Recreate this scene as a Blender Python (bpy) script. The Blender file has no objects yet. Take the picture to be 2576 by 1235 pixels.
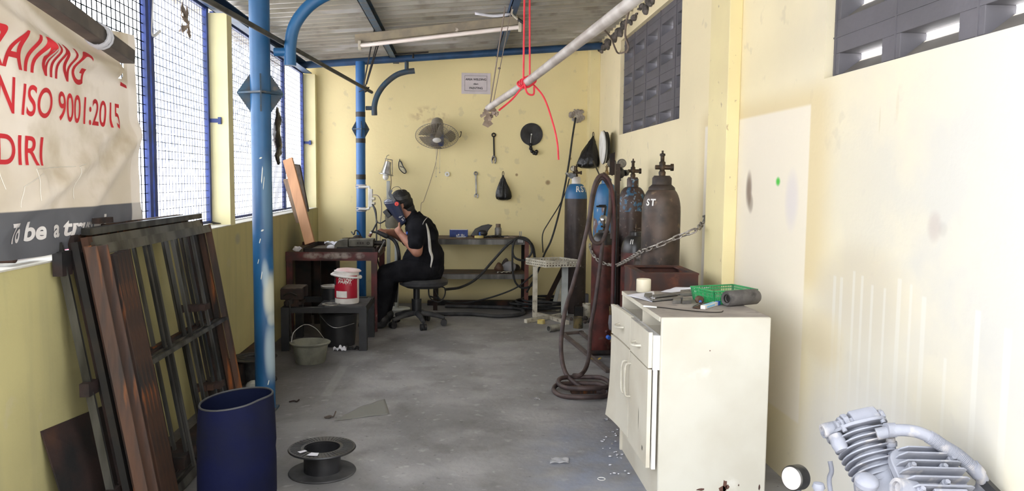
import bpy, bmesh, math, random
from mathutils import Vector, Matrix, noise, Quaternion
random.seed(7)
SC = bpy.context.scene
COL = SC.collection
pi = math.pi
# ---------------------------------------------------------------- camera
F_PX, W_PX, H_PX = 2000.0, 2576.0, 1235.0
CAM = Vector((0, 0, 1.35))
ROLL = math.radians(0.55)
_a, _b = (1155 - 1288) / F_PX, (617.5 - 450) / F_PX
_a, _b = (_a * math.cos(ROLL) - _b * math.sin(ROLL), _a * math.sin(ROLL) + _b * math.cos(ROLL))
PITCH = math.atan(_b); YAW = math.atan(-_a * math.cos(PITCH))
CR = Matrix.Rotation(-YAW, 3, 'Z') @ Matrix.Rotation(pi / 2 - PITCH, 3, 'X') @ Matrix.Rotation(ROLL, 3, 'Z')
cam_d = bpy.data.cameras.new('camera'); cam = bpy.data.objects.new('camera', cam_d); COL.objects.link(cam)
cam.matrix_world = Matrix.Translation(CAM) @ CR.to_4x4()
cam_d.sensor_width = 36.0; cam_d.lens = 36.0 * F_PX / W_PX; cam_d.clip_start = 0.05; cam_d.clip_end = 300
SC.camera = cam
# ---------------------------------------------------------------- world / light / exposure
SC.view_settings.view_transform = 'Standard'; SC.view_settings.look = 'None'
SC.view_settings.gamma = 1.0; SC.view_settings.use_curve_mapping = False
SC.view_settings.exposure = 0.10
wd = bpy.data.worlds.new('World'); SC.world = wd; wd.use_nodes = True
bg = wd.node_tree.nodes['Background']; bg.inputs[0].default_value = (0.90, 0.94, 1.0, 1); bg.inputs[1].default_value = 5.7
SC.cycles.use_denoising = True
SC.cycles.max_bounces = 10; SC.cycles.diffuse_bounces = 6
SC.cycles.sample_clamp_indirect = 8.0
sun_d = bpy.data.lights.new('sun', 'SUN'); sun_d.energy = 26.0; sun_d.angle = 0.02; sun_d.color = (1.0, 0.96, 0.90)
sun = bpy.data.objects.new('sun', sun_d); COL.objects.link(sun); sun.rotation_euler = V_SUN = Vector((-0.42, -0.16, -1.0)).to_track_quat('-Z', 'Y').to_euler()
def portal(name, loc, rot, sx, sy):
    d = bpy.data.lights.new(name, 'AREA'); d.shape = 'RECTANGLE'; d.size = sx; d.size_y = sy
    d.cycles.is_portal = True
    o = bpy.data.objects.new(name, d); COL.objects.link(o); o.location = loc; o.rotation_euler = rot
portal('daylight_portal', (-1.72, 4.0, 1.74), (0, pi / 2 * -1, 0), 1.45, 9.2)
portal('daylight_portal', (-1.9, -1.0, 1.6), (0, -pi / 2, 0), 3.6, 4.4)
portal('daylight_portal', (0, -2.6, 3.2), (pi / 2, 0, 0), 5.5, 3.0)

def ray(px, py):
    return CR @ Vector(((px - W_PX / 2) / F_PX, -(py - H_PX / 2) / F_PX, -1))
def P(px, py, Y):
    d = ray(px, py); return CAM + d * (Y / d.y)
def PX(px, py, X):
    d = ray(px, py); return CAM + d * (X / d.x)
def PZ(px, py, Z=0.0):
    d = ray(px, py); return CAM + d * ((Z - CAM.z) / d.z)
V = Vector
# ---------------------------------------------------------------- materials
MATS = {}
def mat(name, c1, c2=None, rough=0.6, metal=0.0, scale=6.0, thr=(0.4, 0.62), bump=0.0, bscale=40.0, c3=None, c3scale=25.0, c3thr=(0.58, 0.66),
        stretch=(1, 1, 1), alpha=1.0, trans=0.0, spec=0.5, coat=0.0, detail=6.0):
    if name in MATS: return MATS[name]
    m = bpy.data.materials.new(name); m.use_nodes = True; nt = m.node_tree; N = nt.nodes; L = nt.links
    b = N['Principled BSDF']
    b.inputs['Roughness'].default_value = rough; b.inputs['Metallic'].default_value = metal
    b.inputs['Specular IOR Level'].default_value = spec
    if coat: b.inputs['Coat Weight'].default_value = coat
    if alpha < 1: b.inputs['Alpha'].default_value = alpha
    if trans: b.inputs['Transmission Weight'].default_value = trans
    c1 = (*c1, 1); b.inputs['Base Color'].default_value = c1
    tc = N.new('ShaderNodeTexCoord'); mp = N.new('ShaderNodeMapping'); L.new(tc.outputs['Object'], mp.inputs[0]); mp.inputs['Scale'].default_value = stretch
    col = None
    def nz(sc, th):
        n = N.new('ShaderNodeTexNoise'); n.inputs['Scale'].default_value = sc; n.inputs['Detail'].default_value = detail
        L.new(mp.outputs[0], n.inputs['Vector'])
        r = N.new('ShaderNodeMapRange'); r.inputs[1].default_value = th[0]; r.inputs[2].default_value = th[1]
        L.new(n.outputs['Fac'], r.inputs[0]); return r.outputs[0], n
    if c2 is not None:
        f, n = nz(scale, thr); mx = N.new('ShaderNodeMix'); mx.data_type = 'RGBA'
        mx.inputs[6].default_value = c1; mx.inputs[7].default_value = (*c2, 1); L.new(f, mx.inputs[0]); col = mx.outputs[2]
    if c3 is not None:
        f, n = nz(c3scale, c3thr); mx = N.new('ShaderNodeMix'); mx.data_type = 'RGBA'
        if col: L.new(col, mx.inputs[6])
        else: mx.inputs[6].default_value = c1
        mx.inputs[7].default_value = (*c3, 1); L.new(f, mx.inputs[0]); col = mx.outputs[2]
    if col: L.new(col, b.inputs['Base Color'])
    if bump:
        n = N.new('ShaderNodeTexNoise'); n.inputs['Scale'].default_value = bscale; n.inputs['Detail'].default_value = 4
        L.new(mp.outputs[0], n.inputs['Vector'])
        bp = N.new('ShaderNodeBump'); bp.inputs['Strength'].default_value = bump; bp.inputs['Distance'].default_value = 0.01
        L.new(n.outputs['Fac'], bp.inputs['Height']); L.new(bp.outputs[0], b.inputs['Normal'])
    MATS[name] = m; return m
M = lambda k: MATS[k]
mat('blue_paint', (0.008, 0.065, 0.17), (0.012, 0.095, 0.23), 0.42, scale=3, c3=(0.16, 0.28, 0.36), c3scale=5, c3thr=(0.66, 0.74), stretch=(1, 1, 0.35))
mat('blue_paint_far', (0.012, 0.10, 0.30), (0.018, 0.13, 0.36), 0.35, scale=3, c3=(0.25, 0.40, 0.55), c3scale=6, c3thr=(0.70, 0.78))
mat('blue_beam', (0.02, 0.07, 0.17), (0.012, 0.04, 0.10), 0.5, scale=5)
mat('frame_blue', (0.02, 0.045, 0.22), (0.012, 0.03, 0.13), 0.5, scale=8)
mat('gusset', (0.025, 0.07, 0.12), (0.05, 0.06, 0.07), 0.6, scale=12, c3=(0.12, 0.11, 0.10), c3scale=20, c3thr=(0.6, 0.7))
mat('wire_grey', (0.16, 0.18, 0.25), (0.10, 0.12, 0.20), 0.5, scale=3)
mat('rust', (0.058, 0.024, 0.012), (0.014, 0.010, 0.009), 0.8, 0.1, scale=14, thr=(0.42, 0.60), c3=(0.24, 0.07, 0.014), c3scale=16, c3thr=(0.58, 0.70), stretch=(1, 1, 0.16), bump=0.3)
mat('rust_orange', (0.085, 0.042, 0.026), (0.035, 0.026, 0.023), 0.75, 0.1, scale=12, thr=(0.42, 0.60), c3=(0.26, 0.085, 0.018), c3scale=14, c3thr=(0.56, 0.68), stretch=(1, 1, 0.16), bump=0.3)
mat('rust_dark', (0.030, 0.015, 0.012), (0.008, 0.007, 0.007), 0.8, 0.1, scale=7, c3=(0.07, 0.03, 0.016), c3scale=5, c3thr=(0.58, 0.75), bump=0.2)
mat('raw_steel', (0.13, 0.127, 0.12), (0.045, 0.044, 0.04), 0.38, 0.75, scale=10, thr=(0.42, 0.6), stretch=(1, 1, 0.2))
mat('steel_dark', (0.018, 0.017, 0.017), (0.032, 0.025, 0.02), 0.55, 0.4, scale=8)
mat('rusty_box', (0.085, 0.032, 0.022), (0.045, 0.028, 0.026), 0.8, 0.1, scale=7, c3=(0.16, 0.055, 0.03), c3scale=12, c3thr=(0.56, 0.70))
mat('tool_grey', (0.26, 0.25, 0.24), (0.15, 0.143, 0.135), 0.5, 0.5, scale=18)
mat('chrome', (0.55, 0.56, 0.58), (0.35, 0.35, 0.36), 0.3, 0.9, scale=20)
mat('zinc', (0.36, 0.36, 0.36), (0.20, 0.19, 0.18), 0.45, 0.8, scale=12)
mat('brass', (0.28, 0.19, 0.08), (0.10, 0.075, 0.045), 0.45, 0.8, scale=30)
mat('brass_dark', (0.10, 0.065, 0.04), (0.035, 0.028, 0.022), 0.55, 0.6, scale=30)
mat('black_rubber', (0.012, 0.012, 0.013), (0.03, 0.03, 0.032), 0.6, scale=15)
mat('black_cloth', (0.006, 0.006, 0.008), (0.012, 0.012, 0.015), 0.9, scale=12, spec=0.15, bump=0.3, bscale=30)
mat('black_plastic', (0.012, 0.012, 0.014), (0.022, 0.022, 0.025), 0.4, scale=10)
mat('bag_black', (0.008, 0.008, 0.009), None, 0.32, bump=0.5, bscale=35)
mat('dusty_black', (0.03, 0.03, 0.033), (0.065, 0.064, 0.066), 0.75, scale=9)
mat('dark_wheel', (0.015, 0.014, 0.014), (0.04, 0.038, 0.036), 0.7, scale=20)
mat('skin', (0.42, 0.20, 0.13), (0.34, 0.15, 0.10), 0.55, scale=10)
mat('skin_dark', (0.19, 0.10, 0.07), (0.12, 0.06, 0.045), 0.6, scale=10)
mat('hair', (0.006, 0.005, 0.005), None, 0.55, bump=0.5, bscale=120)
mat('helmet_blue', (0.026, 0.034, 0.070), (0.038, 0.046, 0.088), 0.33, scale=8, coat=0.2)
mat('red_plastic', (0.75, 0.04, 0.03), None, 0.4)
mat('strap_grey', (0.12, 0.13, 0.15), None, 0.45)
mat('white_paint', (0.80, 0.80, 0.78), (0.66, 0.65, 0.62), 0.6, scale=12)
mat('dirty_white', (0.62, 0.58, 0.48), (0.42, 0.38, 0.30), 0.65, scale=14, c3=(0.10, 0.07, 0.05), c3scale=28, c3thr=(0.62, 0.70))
mat('pvc', (0.50, 0.47, 0.44), (0.36, 0.32, 0.29), 0.5, scale=8, stretch=(1, 1, 1))
mat('red_steel', (0.10, 0.012, 0.014), (0.035, 0.010, 0.010), 0.5, 0.1, scale=8, c3=(0.26, 0.20, 0.18), c3scale=12, c3thr=(0.66, 0.74))
mat('vise_grey', (0.13, 0.122, 0.10), (0.075, 0.07, 0.058), 0.6, 0.3, scale=14, bump=.2)
mat('red_brown_steel', (0.16, 0.045, 0.03), (0.20, 0.08, 0.06), 0.6, scale=9)
mat('wood_top', (0.12, 0.075, 0.045), (0.05, 0.04, 0.035), 0.7, scale=8, stretch=(0.5, 2, 2))
mat('wood_new', (0.50, 0.27, 0.14), (0.40, 0.21, 0.11), 0.7, scale=6, stretch=(3, 3, 0.4))
mat('wood_grey', (0.22, 0.16, 0.11), (0.15, 0.11, 0.08), 0.75, scale=7, stretch=(3, 3, 0.4))
mat('wood_dark', (0.085, 0.068, 0.05), (0.05, 0.04, 0.032), 0.8, scale=8, stretch=(3, 3, 0.4))
mat('cast_grey', (0.075, 0.071, 0.06), (0.04, 0.038, 0.033), 0.65, 0.25, scale=12)
mat('bucket_red', (0.40, 0.008, 0.03), (0.30, 0.006, 0.022), 0.35, scale=5)
mat('bucket_white', (0.78, 0.76, 0.74), (0.64, 0.60, 0.58), 0.45, scale=9)
mat('pink_lid', (0.62, 0.42, 0.42), (0.72, 0.60, 0.58), 0.5, scale=10)
mat('mortar', (0.20, 0.20, 0.16), (0.13, 0.13, 0.105), 0.85, scale=9, bump=0.4)
mat('drum_blue', (0.0025, 0.004, 0.024), (0.005, 0.006, 0.017), 0.75, spec=0.12, scale=5, c3=(0.02, 0.018, 0.02), c3scale=3, c3thr=(0.60, 0.74), bump=0.1)
mat('drum_inside', (0.003, 0.005, 0.02), None, 0.8, spec=0.1)
mat('edge_grey', (0.028, 0.028, 0.03), None, 0.6)
mat('cyl_brown', (0.050, 0.026, 0.020), (0.026, 0.017, 0.015), 0.42, 0.15, scale=9, c3=(0.13, 0.10, 0.085), c3scale=34, c3thr=(0.62, 0.70), bump=0.1)
mat('cyl_brown_dusty', (0.095, 0.066, 0.052), (0.038, 0.028, 0.024), 0.5, 0.15, scale=8, thr=(0.4, 0.6), c3=(0.20, 0.14, 0.09), c3scale=20, c3thr=(0.62, 0.72), bump=0.15)
mat('cyl_left', (0.062, 0.046, 0.042), (0.038, 0.029, 0.028), 0.42, 0.15, scale=8, c3=(0.11, 0.10, 0.095), c3scale=30, c3thr=(0.62, 0.72), bump=0.1)
mat('cyl_blue', (0.025, 0.15, 0.34), (0.02, 0.11, 0.27), 0.35, scale=6)
mat('cyl_blue_flaked', (0.03, 0.17, 0.38), (0.16, 0.10, 0.10), 0.4, scale=13, thr=(0.55, 0.58), c3=(0.40, 0.44, 0.48), c3scale=26, c3thr=(0.60, 0.64), stretch=(1, 1, 0.5))
mat('cyl_blue_chipped', (0.05, 0.028, 0.024), (0.035, 0.11, 0.20), 0.45, scale=22, thr=(0.55, 0.58), c3=(0.20, 0.27, 0.33), c3scale=36, c3thr=(0.62, 0.65))
mat('cyl_maroon', (0.12, 0.030, 0.024), (0.05, 0.018, 0.016), 0.45, 0.1, scale=9, c3=(0.13, 0.07, 0.05), c3scale=15, c3thr=(0.60, 0.70), bump=0.1)
mat('cyl_black', (0.018, 0.017, 0.018), (0.035, 0.03, 0.03), 0.3, scale=9)
mat('cyl_collar', (0.05, 0.036, 0.03), (0.028, 0.022, 0.02), 0.6, 0.2, scale=20)
mat('hose_brown', (0.085, 0.055, 0.050), (0.045, 0.030, 0.030), 0.6, scale=14)
mat('hose_maroon', (0.10, 0.03, 0.032), (0.055, 0.024, 0.026), 0.55, scale=9)
mat('cabinet', (0.68, 0.64, 0.54), (0.60, 0.55, 0.45), 0.55, scale=3.5, c3=(0.50, 0.47, 0.42), c3scale=9, c3thr=(0.68, 0.80))
mat('cabinet_side', (0.61, 0.59, 0.515), (0.55, 0.52, 0.44), 0.55, scale=2.6, c3=(0.70, 0.68, 0.62), c3scale=7, c3thr=(0.66, 0.80))
mat('cabinet_top', (0.27, 0.24, 0.22), (0.36, 0.32, 0.29), 0.7, scale=6, c3=(0.18, 0.16, 0.15), c3scale=10, c3thr=(0.58, 0.72))
mat('cabinet_edge', (0.30, 0.29, 0.28), (0.45, 0.42, 0.36), 0.7, scale=14)
mat('cabinet_white', (0.78, 0.77, 0.75), None, 0.5)
mat('chipboard', (0.12, 0.055, 0.04), (0.06, 0.03, 0.025), 0.9, scale=40)
mat('handle_cream', (0.66, 0.63, 0.54), (0.48, 0.45, 0.38), 0.45, scale=20)
mat('green_plastic', (0.025, 0.34, 0.11), (0.02, 0.26, 0.085), 0.4, scale=8)
mat('roller_grey', (0.075, 0.07, 0.068), (0.13, 0.12, 0.115), 0.75, scale=9, c3=(0.035, 0.033, 0.033), c3scale=12, c3thr=(0.56, 0.68), bump=0.3)
mat('clear_plastic', (0.80, 0.74, 0.58), None, 0.2, alpha=0.75)
mat('paper', (0.78, 0.78, 0.86), (0.66, 0.66, 0.72), 0.8, scale=5)
mat('sign_paper', (0.66, 0.60, 0.62), (0.60, 0.55, 0.57), 0.8, scale=8)
mat('ink', (0.015, 0.015, 0.02), None, 0.8)
mat('cast_white', (0.29, 0.30, 0.35), (0.22, 0.23, 0.265), 0.7, scale=9, c3=(0.42, 0.40, 0.40), c3scale=18, c3thr=(0.56, 0.68), bump=0.2)
mat('cast_dark', (0.20, 0.21, 0.25), (0.13, 0.135, 0.16), 0.7, scale=12)
mat('plaster', (0.42, 0.38, 0.34), (0.25, 0.22, 0.20), 0.9, scale=18, bump=0.6)
mat('foam', (0.36, 0.28, 0.22), (0.25, 0.19, 0.15), 0.9, scale=25, bump=0.5)
mat('bright_blue', (0.03, 0.12, 0.50), None, 0.5)
mat('navy_card', (0.012, 0.03, 0.16), (0.02, 0.05, 0.22), 0.5, scale=20)
mat('yellow', (0.70, 0.55, 0.16), (0.6, 0.5, 0.2), 0.5, scale=10)
mat('yellow_tag', (0.45, 0.30, 0.05), None, 0.5)
mat('red_rope', (0.80, 0.04, 0.07), (0.70, 0.03, 0.05), 0.5, scale=20)
mat('string', (0.24, 0.19, 0.16), None, 0.8)
mat('fan_grey', (0.30, 0.27, 0.23), (0.22, 0.20, 0.17), 0.5, scale=14)
mat('fan_wire', (0.22, 0.20, 0.17), None, 0.5)
mat('fan_blade', (0.20, 0.17, 0.14), None, 0.5, alpha=0.55)
mat('fan_blue', (0.02, 0.06, 0.26), None, 0.4)
mat('tube_white', (0.78, 0.72, 0.68), (0.70, 0.62, 0.58), 0.35, scale=5)
mat('batten', (0.26, 0.22, 0.15), (0.19, 0.16, 0.12), 0.8, scale=8, c3=(0.5, 0.45, 0.38), c3scale=9, c3thr=(0.66, 0.72))
mat('vent_grey', (0.115, 0.11, 0.125), (0.098, 0.094, 0.105), 0.7, scale=4, bump=0.15)
mat('vent_back', (0.17, 0.155, 0.135), (0.14, 0.125, 0.11), 0.8, scale=6)
mat('bulb', (0.85, 0.85, 0.83), None, 0.25)
mat('glass_lens', (0.55, 0.55, 0.5), None, 0.1, alpha=0.35)
mat('leaf', (0.20, 0.22, 0.235), (0.30, 0.33, 0.345), 0.8, scale=5)
mat('bark', (0.55, 0.54, 0.56), None, 0.9)
mat('ext_wall', (0.80, 0.80, 0.84), (0.72, 0.72, 0.78), 0.8, scale=1.5)
mat('ext_ground', (0.58, 0.58, 0.58), (0.50, 0.50, 0.50), 0.9, scale=1)
mat('moto_red', (0.70, 0.03, 0.10), None, 0.3)
mat('tin', (0.45, 0.44, 0.41), (0.28, 0.26, 0.23), 0.4, 0.7, scale=14)
mat('dirt_brown', (0.10, 0.075, 0.06), (0.05, 0.04, 0.035), 0.9, scale=20, bump=0.6)
mat('amber', (0.16, 0.12, 0.05), (0.08, 0.06, 0.035), 0.25, scale=20, alpha=0.85)
mat('foil', (0.5, 0.5, 0.54), None, 0.25, 0.6, bump=1.0, bscale=60)
mat('clear_film', (0.62, 0.62, 0.66), None, 0.25, alpha=0.45)
mat('black_tape', (0.018, 0.018, 0.02), None, 0.5)
mat('banner_red', (0.62, 0.025, 0.035), (0.50, 0.02, 0.03), 0.7, scale=5)
mat('leather', (0.10, 0.05, 0.028), (0.05, 0.03, 0.02), 0.6, scale=14)

# node-expression helper for shaped marks
class NX:
    def __init__(s, m): s.nt = m.node_tree; s.N = s.nt.nodes; s.L = s.nt.links
    def v(s, sock, x):
        if isinstance(x, (int, float)): sock.default_value = x
        else: s.L.new(x, sock)
    def m(s, op, a, b=0.0, c=None, clamp=False):
        n = s.N.new('ShaderNodeMath'); n.operation = op; n.use_clamp = clamp
        s.v(n.inputs[0], a); s.v(n.inputs[1], b)
        if c is not None: s.v(n.inputs[2], c)
        return n.outputs[0]
    def step(s, x, e, w):      # soft 0->1 at e
        n = s.N.new('ShaderNodeMapRange'); n.interpolation_type = 'SMOOTHSTEP'
        s.v(n.inputs[0], x); n.inputs[1].default_value = e - w; n.inputs[2].default_value = e + w
        return n.outputs[0]
    def box(s, u, v, u0, u1, v0, v1, w=0.01, wv=None):
        wv = wv or w
        a = s.m('MULTIPLY', s.step(u, u0, w), s.m('SUBTRACT', 1.0, s.step(u, u1, w)))
        b = s.m('MULTIPLY', s.step(v, v0, wv), s.m('SUBTRACT', 1.0, s.step(v, v1, wv)))
        return s.m('MULTIPLY', a, b)
    def blob(s, u, v, cu, cv, ru, rv, soft=1.0):
        a = s.m('POWER', s.m('ABSOLUTE', s.m('DIVIDE', s.m('SUBTRACT', u, cu), ru)), 2)
        b = s.m('POWER', s.m('ABSOLUTE', s.m('DIVIDE', s.m('SUBTRACT', v, cv), rv)), 2)
        return s.m('SUBTRACT', 1.0, s.step(s.m('ADD', a, b), 0.5, 0.5 * soft))
    def noise(s, sc, det=5, vec=None, lo=0.4, hi=0.6):
        n = s.N.new('ShaderNodeTexNoise'); n.inputs['Scale'].default_value = sc; n.inputs['Detail'].default_value = det
        if vec is not None: s.L.new(vec, n.inputs['Vector'])
        r = s.N.new('ShaderNodeMapRange'); r.inputs[1].default_value = lo; r.inputs[2].default_value = hi
        s.L.new(n.outputs['Fac'], r.inputs[0]); return r.outputs[0]
    def mix(s, f, a, b):
        n = s.N.new('ShaderNodeMix'); n.data_type = 'RGBA'
        s.v(n.inputs[0], f)
        for i, x in ((6, a), (7, b)):
            if isinstance(x, tuple): n.inputs[i].default_value = (*x, 1)
            else: s.L.new(x, n.inputs[i])
        return n.outputs[2]
def base_mat(name, rough=0.7):
    m = bpy.data.materials.new(name); m.use_nodes = True; MATS[name] = m
    m.node_tree.nodes['Principled BSDF'].inputs['Roughness'].default_value = rough
    x = NX(m); tc = x.N.new('ShaderNodeTexCoord'); sp = x.N.new('ShaderNodeSeparateXYZ'); 
    ge = x.N.new('ShaderNodeNewGeometry')
    x.L.new(ge.outputs['Position'], sp.inputs[0])   # the shell never moves, world metres are its own coordinates
    return m, x, ge.outputs['Position'], sp.outputs[0], sp.outputs[1], sp.outputs[2]
def fin(m, x, col, bumpf=None, strength=0.2):
    b = m.node_tree.nodes['Principled BSDF']; x.L.new(col, b.inputs['Base Color'])
    if bumpf is not None:
        bp = x.N.new('ShaderNodeBump'); bp.inputs['Strength'].default_value = strength; bp.inputs['Distance'].default_value = 0.01
        x.L.new(bumpf, bp.inputs['Height']); x.L.new(bp.outputs[0], b.inputs['Normal'])

# ---------------------------------------------------------------- mesh builder
class MB:
    def __init__(s): s.v = []; s.f = []; s.fm = []; s.mi = 0
    def add(s, vs, fs):
        o = len(s.v); s.v += [Vector(p) for p in vs]; s.f += [tuple(i + o for i in f) for f in fs]; s.fm += [s.mi] * len(fs); return s
    def box(s, x0, x1, y0, y1, z0, z1, mtx=None):
        vs = [V((x, y, z)) for z in (z0, z1) for y in (y0, y1) for x in (x0, x1)]
        if mtx is not None: vs = [mtx @ p for p in vs]
        return s.add(vs, [(0, 2, 3, 1), (4, 5, 7, 6), (0, 1, 5, 4), (2, 6, 7, 3), (0, 4, 6, 2), (1, 3, 7, 5)])
    def beam(s, a, b, w, h, up=(0, 0, 1)):
        a, b = V(a), V(b); d = (b - a).normalized(); u = V(up)
        if abs(d.dot(u)) > .98: u = V((0, 1, 0))
        r = d.cross(u).normalized(); u = r.cross(d).normalized()
        vs = [p + r * (sx * w / 2) + u * (sz * h / 2) for p in (a, b) for sz in (-1, 1) for sx in (-1, 1)]
        return s.add(vs, [(0, 2, 3, 1), (4, 5, 7, 6), (0, 1, 5, 4), (2, 6, 7, 3), (0, 4, 6, 2), (1, 3, 7, 5)])
    def sweep(s, pts, prof, up=None, closed=False, radii=None):
        """sweep a closed 2D profile [(x,y)] along pts"""
        pts = [V(p) for p in pts]; n = len(pts); m = len(prof); rings = []
        t0 = (pts[1] - pts[0]).normalized()
        u = V(up) if up is not None else (V((0, 0, 1)) if abs(t0.z) < .9 else V((0, 1, 0)))
        u = (u - t0 * u.dot(t0)).normalized()
        for i in range(n):
            if closed: t = (pts[(i + 1) % n] - pts[i - 1]).normalized()
            else: t = (pts[min(i + 1, n - 1)] - pts[max(i - 1, 0)]).normalized()
            u = (u - t * u.dot(t));
            u = u.normalized() if u.length > 1e-6 else t.orthogonal().normalized()
            r = t.cross(u); k = radii[i] if radii else 1.0
            rings.append([pts[i] + r * (x * k) + u * (y * k) for x, y in prof])
        vs = [p for R in rings for p in R]; fs = []
        for i in range(n if closed else n - 1):
            j = (i + 1) % n
            for k in range(m):
                l = (k + 1) % m; fs.append((i * m + k, i * m + l, j * m + l, j * m + k))
        if not closed: fs += [tuple(range(m - 1, -1, -1)), tuple((n - 1) * m + k for k in range(m))]
        return s.add(vs, fs)
    def tube(s, pts, r, seg=8, closed=False, radii=None):
        rr = r if radii is None else 1.0
        return s.sweep(pts, [(math.cos(2 * pi * k / seg) * rr, math.sin(2 * pi * k / seg) * rr) for k in range(seg)], closed=closed, radii=radii)
    def cyl(s, a, b, r, seg=20, r2=None):
        return s.tube([a, b], r, seg, radii=[r, r2 if r2 is not None else r])
    def lathe(s, prof, c=(0, 0, 0), seg=28, mtx=None, sx=1.0, sy=1.0, fn=None):
        """prof [(r,z)] around z; closed with end fans when r==0"""
        vs = []; fs = []; c = V(c); idx = []
        for i, (r, z) in enumerate(prof):
            if r < 1e-6: idx.append([len(vs)]); vs.append(V((0, 0, z)))
            else:
                idx.append(list(range(len(vs), len(vs) + seg)))
                for k in range(seg):
                    a = 2 * pi * k / seg; rr = r * (fn(a, z, r) if fn else 1.0)
                    vs.append(V((rr * math.cos(a) * sx, rr * math.sin(a) * sy, z)))
        for i in range(len(prof) - 1):
            A, B = idx[i], idx[i + 1]
            for k in range(seg):
                l = (k + 1) % seg
                if len(A) == 1 and len(B) == 1: continue
                if len(A) == 1: fs.append((A[0], B[l], B[k]))
                elif len(B) == 1: fs.append((A[k], A[l], B[0]))
                else: fs.append((A[k], A[l], B[l], B[k]))
        if mtx is not None: vs = [mtx @ p for p in vs]
        return s.add([p + c for p in vs], fs)
    def ball(s, c, r, seg=16, rings=10, scale=(1, 1, 1), mtx=None):
        c = V(c); prof = [(math.sin(pi * i / rings), -math.cos(pi * i / rings)) for i in range(rings + 1)]
        prof[0] = (0, -1); prof[-1] = (0, 1)
        t = Matrix.Diagonal((r * scale[0], r * scale[1], r * scale[2]))
        if mtx is not None: t = mtx.to_3x3() @ t
        return s.lathe(prof, c, seg, t)
    def prism(s, poly, mtx, d):
        """poly in local xy, extruded along local z by d, placed by 4x4 mtx"""
        n = len(poly); vs = [mtx @ V((x, y, z)) for z in (0, d) for x, y in poly]
        fs = [tuple(range(n - 1, -1, -1)), tuple(range(n, 2 * n))] + [(k, (k + 1) % n, n + (k + 1) % n, n + k) for k in range(n)]
        return s.add(vs, fs)
    def grid(s, fn, nu, nv):
        vs = [fn(i / nu, j / nv) for j in range(nv + 1) for i in range(nu + 1)]
        fs = [(j * (nu + 1) + i, j * (nu + 1) + i + 1, (j + 1) * (nu + 1) + i + 1, (j + 1) * (nu + 1) + i) for j in range(nv) for i in range(nu)]
        return s.add(vs, fs)
    def torus(s, c, R, r, mtx=None, seg=24, sub=8, arc=1.0):
        m3 = mtx.to_3x3() if mtx is not None else Matrix.Identity(3)
        n = seg if arc >= 1 else seg + 1
        pts = [V(c) + m3 @ V((R * math.cos(2 * pi * arc * k / seg), R * math.sin(2 * pi * arc * k / seg), 0)) for k in range(n)]
        return s.tube(pts, r, sub, closed=arc >= 1)

def cr(pts, n=6, closed=False):
    """catmull-rom"""
    pts = [V(p) for p in pts]; out = []; m = len(pts)
    for i in range(m if closed else m - 1):
        p0 = pts[i - 1] if (i > 0 or closed) else pts[0] * 2 - pts[1]
        p1 = pts[i]; p2 = pts[(i + 1) % m]; p3 = pts[(i + 2) % m] if (closed or i + 2 < m) else p2 * 2 - p1
        for k in range(n):
            t = k / n
            out.append(0.5 * ((2 * p1) + (p2 - p0) * t + (2 * p0 - 5 * p1 + 4 * p2 - p3) * t * t + (3 * p1 - p0 - 3 * p2 + p3) * t ** 3))
    if not closed: out.append(pts[-1])
    return out

def tag(o, label=None, cat=None, group=None, kind=None):
    if label: o['label'] = label
    if cat: o['category'] = cat
    if group: o['group'] = group
    if kind: o['kind'] = kind
    return o
def thing(name, loc, label, cat, group=None, rz=0.0):
    o = bpy.data.objects.new(name, None); COL.objects.link(o); o.location = loc; o.rotation_euler = (0, 0, rz); o.empty_display_size = 0.1
    return tag(o, label, cat, group)
def world_of(o):
    m = Matrix.LocRotScale(o.location, o.rotation_euler, o.scale)
    return (world_of(o.parent) @ m) if o.parent else m
def part(name, mb, m, parent=None, local=False, smooth=50, bevel=0.0, seg=2, label=None, solid=0.0, subsurf=0):
    me = bpy.data.meshes.new(name)
    vs = mb.v
    o = bpy.data.objects.new(name, me); COL.objects.link(o)
    if parent is not None:
        o.parent = parent
        if not local:
            inv = world_of(parent).inverted(); vs = [inv @ p for p in vs]
    elif not local:
        xs = [p.x for p in vs]; ys = [p.y for p in vs]; zs = [p.z for p in vs]
        c = V(((min(xs) + max(xs)) / 2, (min(ys) + max(ys)) / 2, min(zs))); o.location = c; vs = [p - c for p in vs]
    me.from_pydata([tuple(p) for p in vs], [], mb.f)
    ms = m if isinstance(m, (list, tuple)) else [m]
    for k in ms: me.materials.append(M(k) if isinstance(k, str) else k)
    if len(ms) > 1: me.polygons.foreach_set('material_index', mb.fm)
    bm = bmesh.new(); bm.from_mesh(me); bmesh.ops.recalc_face_normals(bm, faces=bm.faces); bm.to_mesh(me); bm.free()
    if smooth:
        me.polygons.foreach_set('use_smooth', [True] * len(me.polygons)); me.set_sharp_from_angle(angle=math.radians(smooth))
    me.update()
    if solid:
        q = o.modifiers.new('Solidify', 'SOLIDIFY'); q.thickness = solid; q.offset = 0
    if bevel:
        q = o.modifiers.new('Bevel', 'BEVEL'); q.width = bevel; q.segments = seg; q.limit_method = 'ANGLE'; q.angle_limit = math.radians(40)
        q.harden_normals = False
    if subsurf:
        q = o.modifiers.new('Subdivision', 'SUBSURF'); q.levels = subsurf; q.render_levels = subsurf
    if label: o['label'] = label
    return o
def single(name, mb, m, label, cat, group=None, kind=None, **k):
    return tag(part(name, mb, m, None, **k), label, cat, group, kind)
def struct(name, mb, m, parent=None, **k):
    o = part(name, mb, m, parent, **k)
    if parent is None: o['kind'] = 'structure'
    return o
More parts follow.
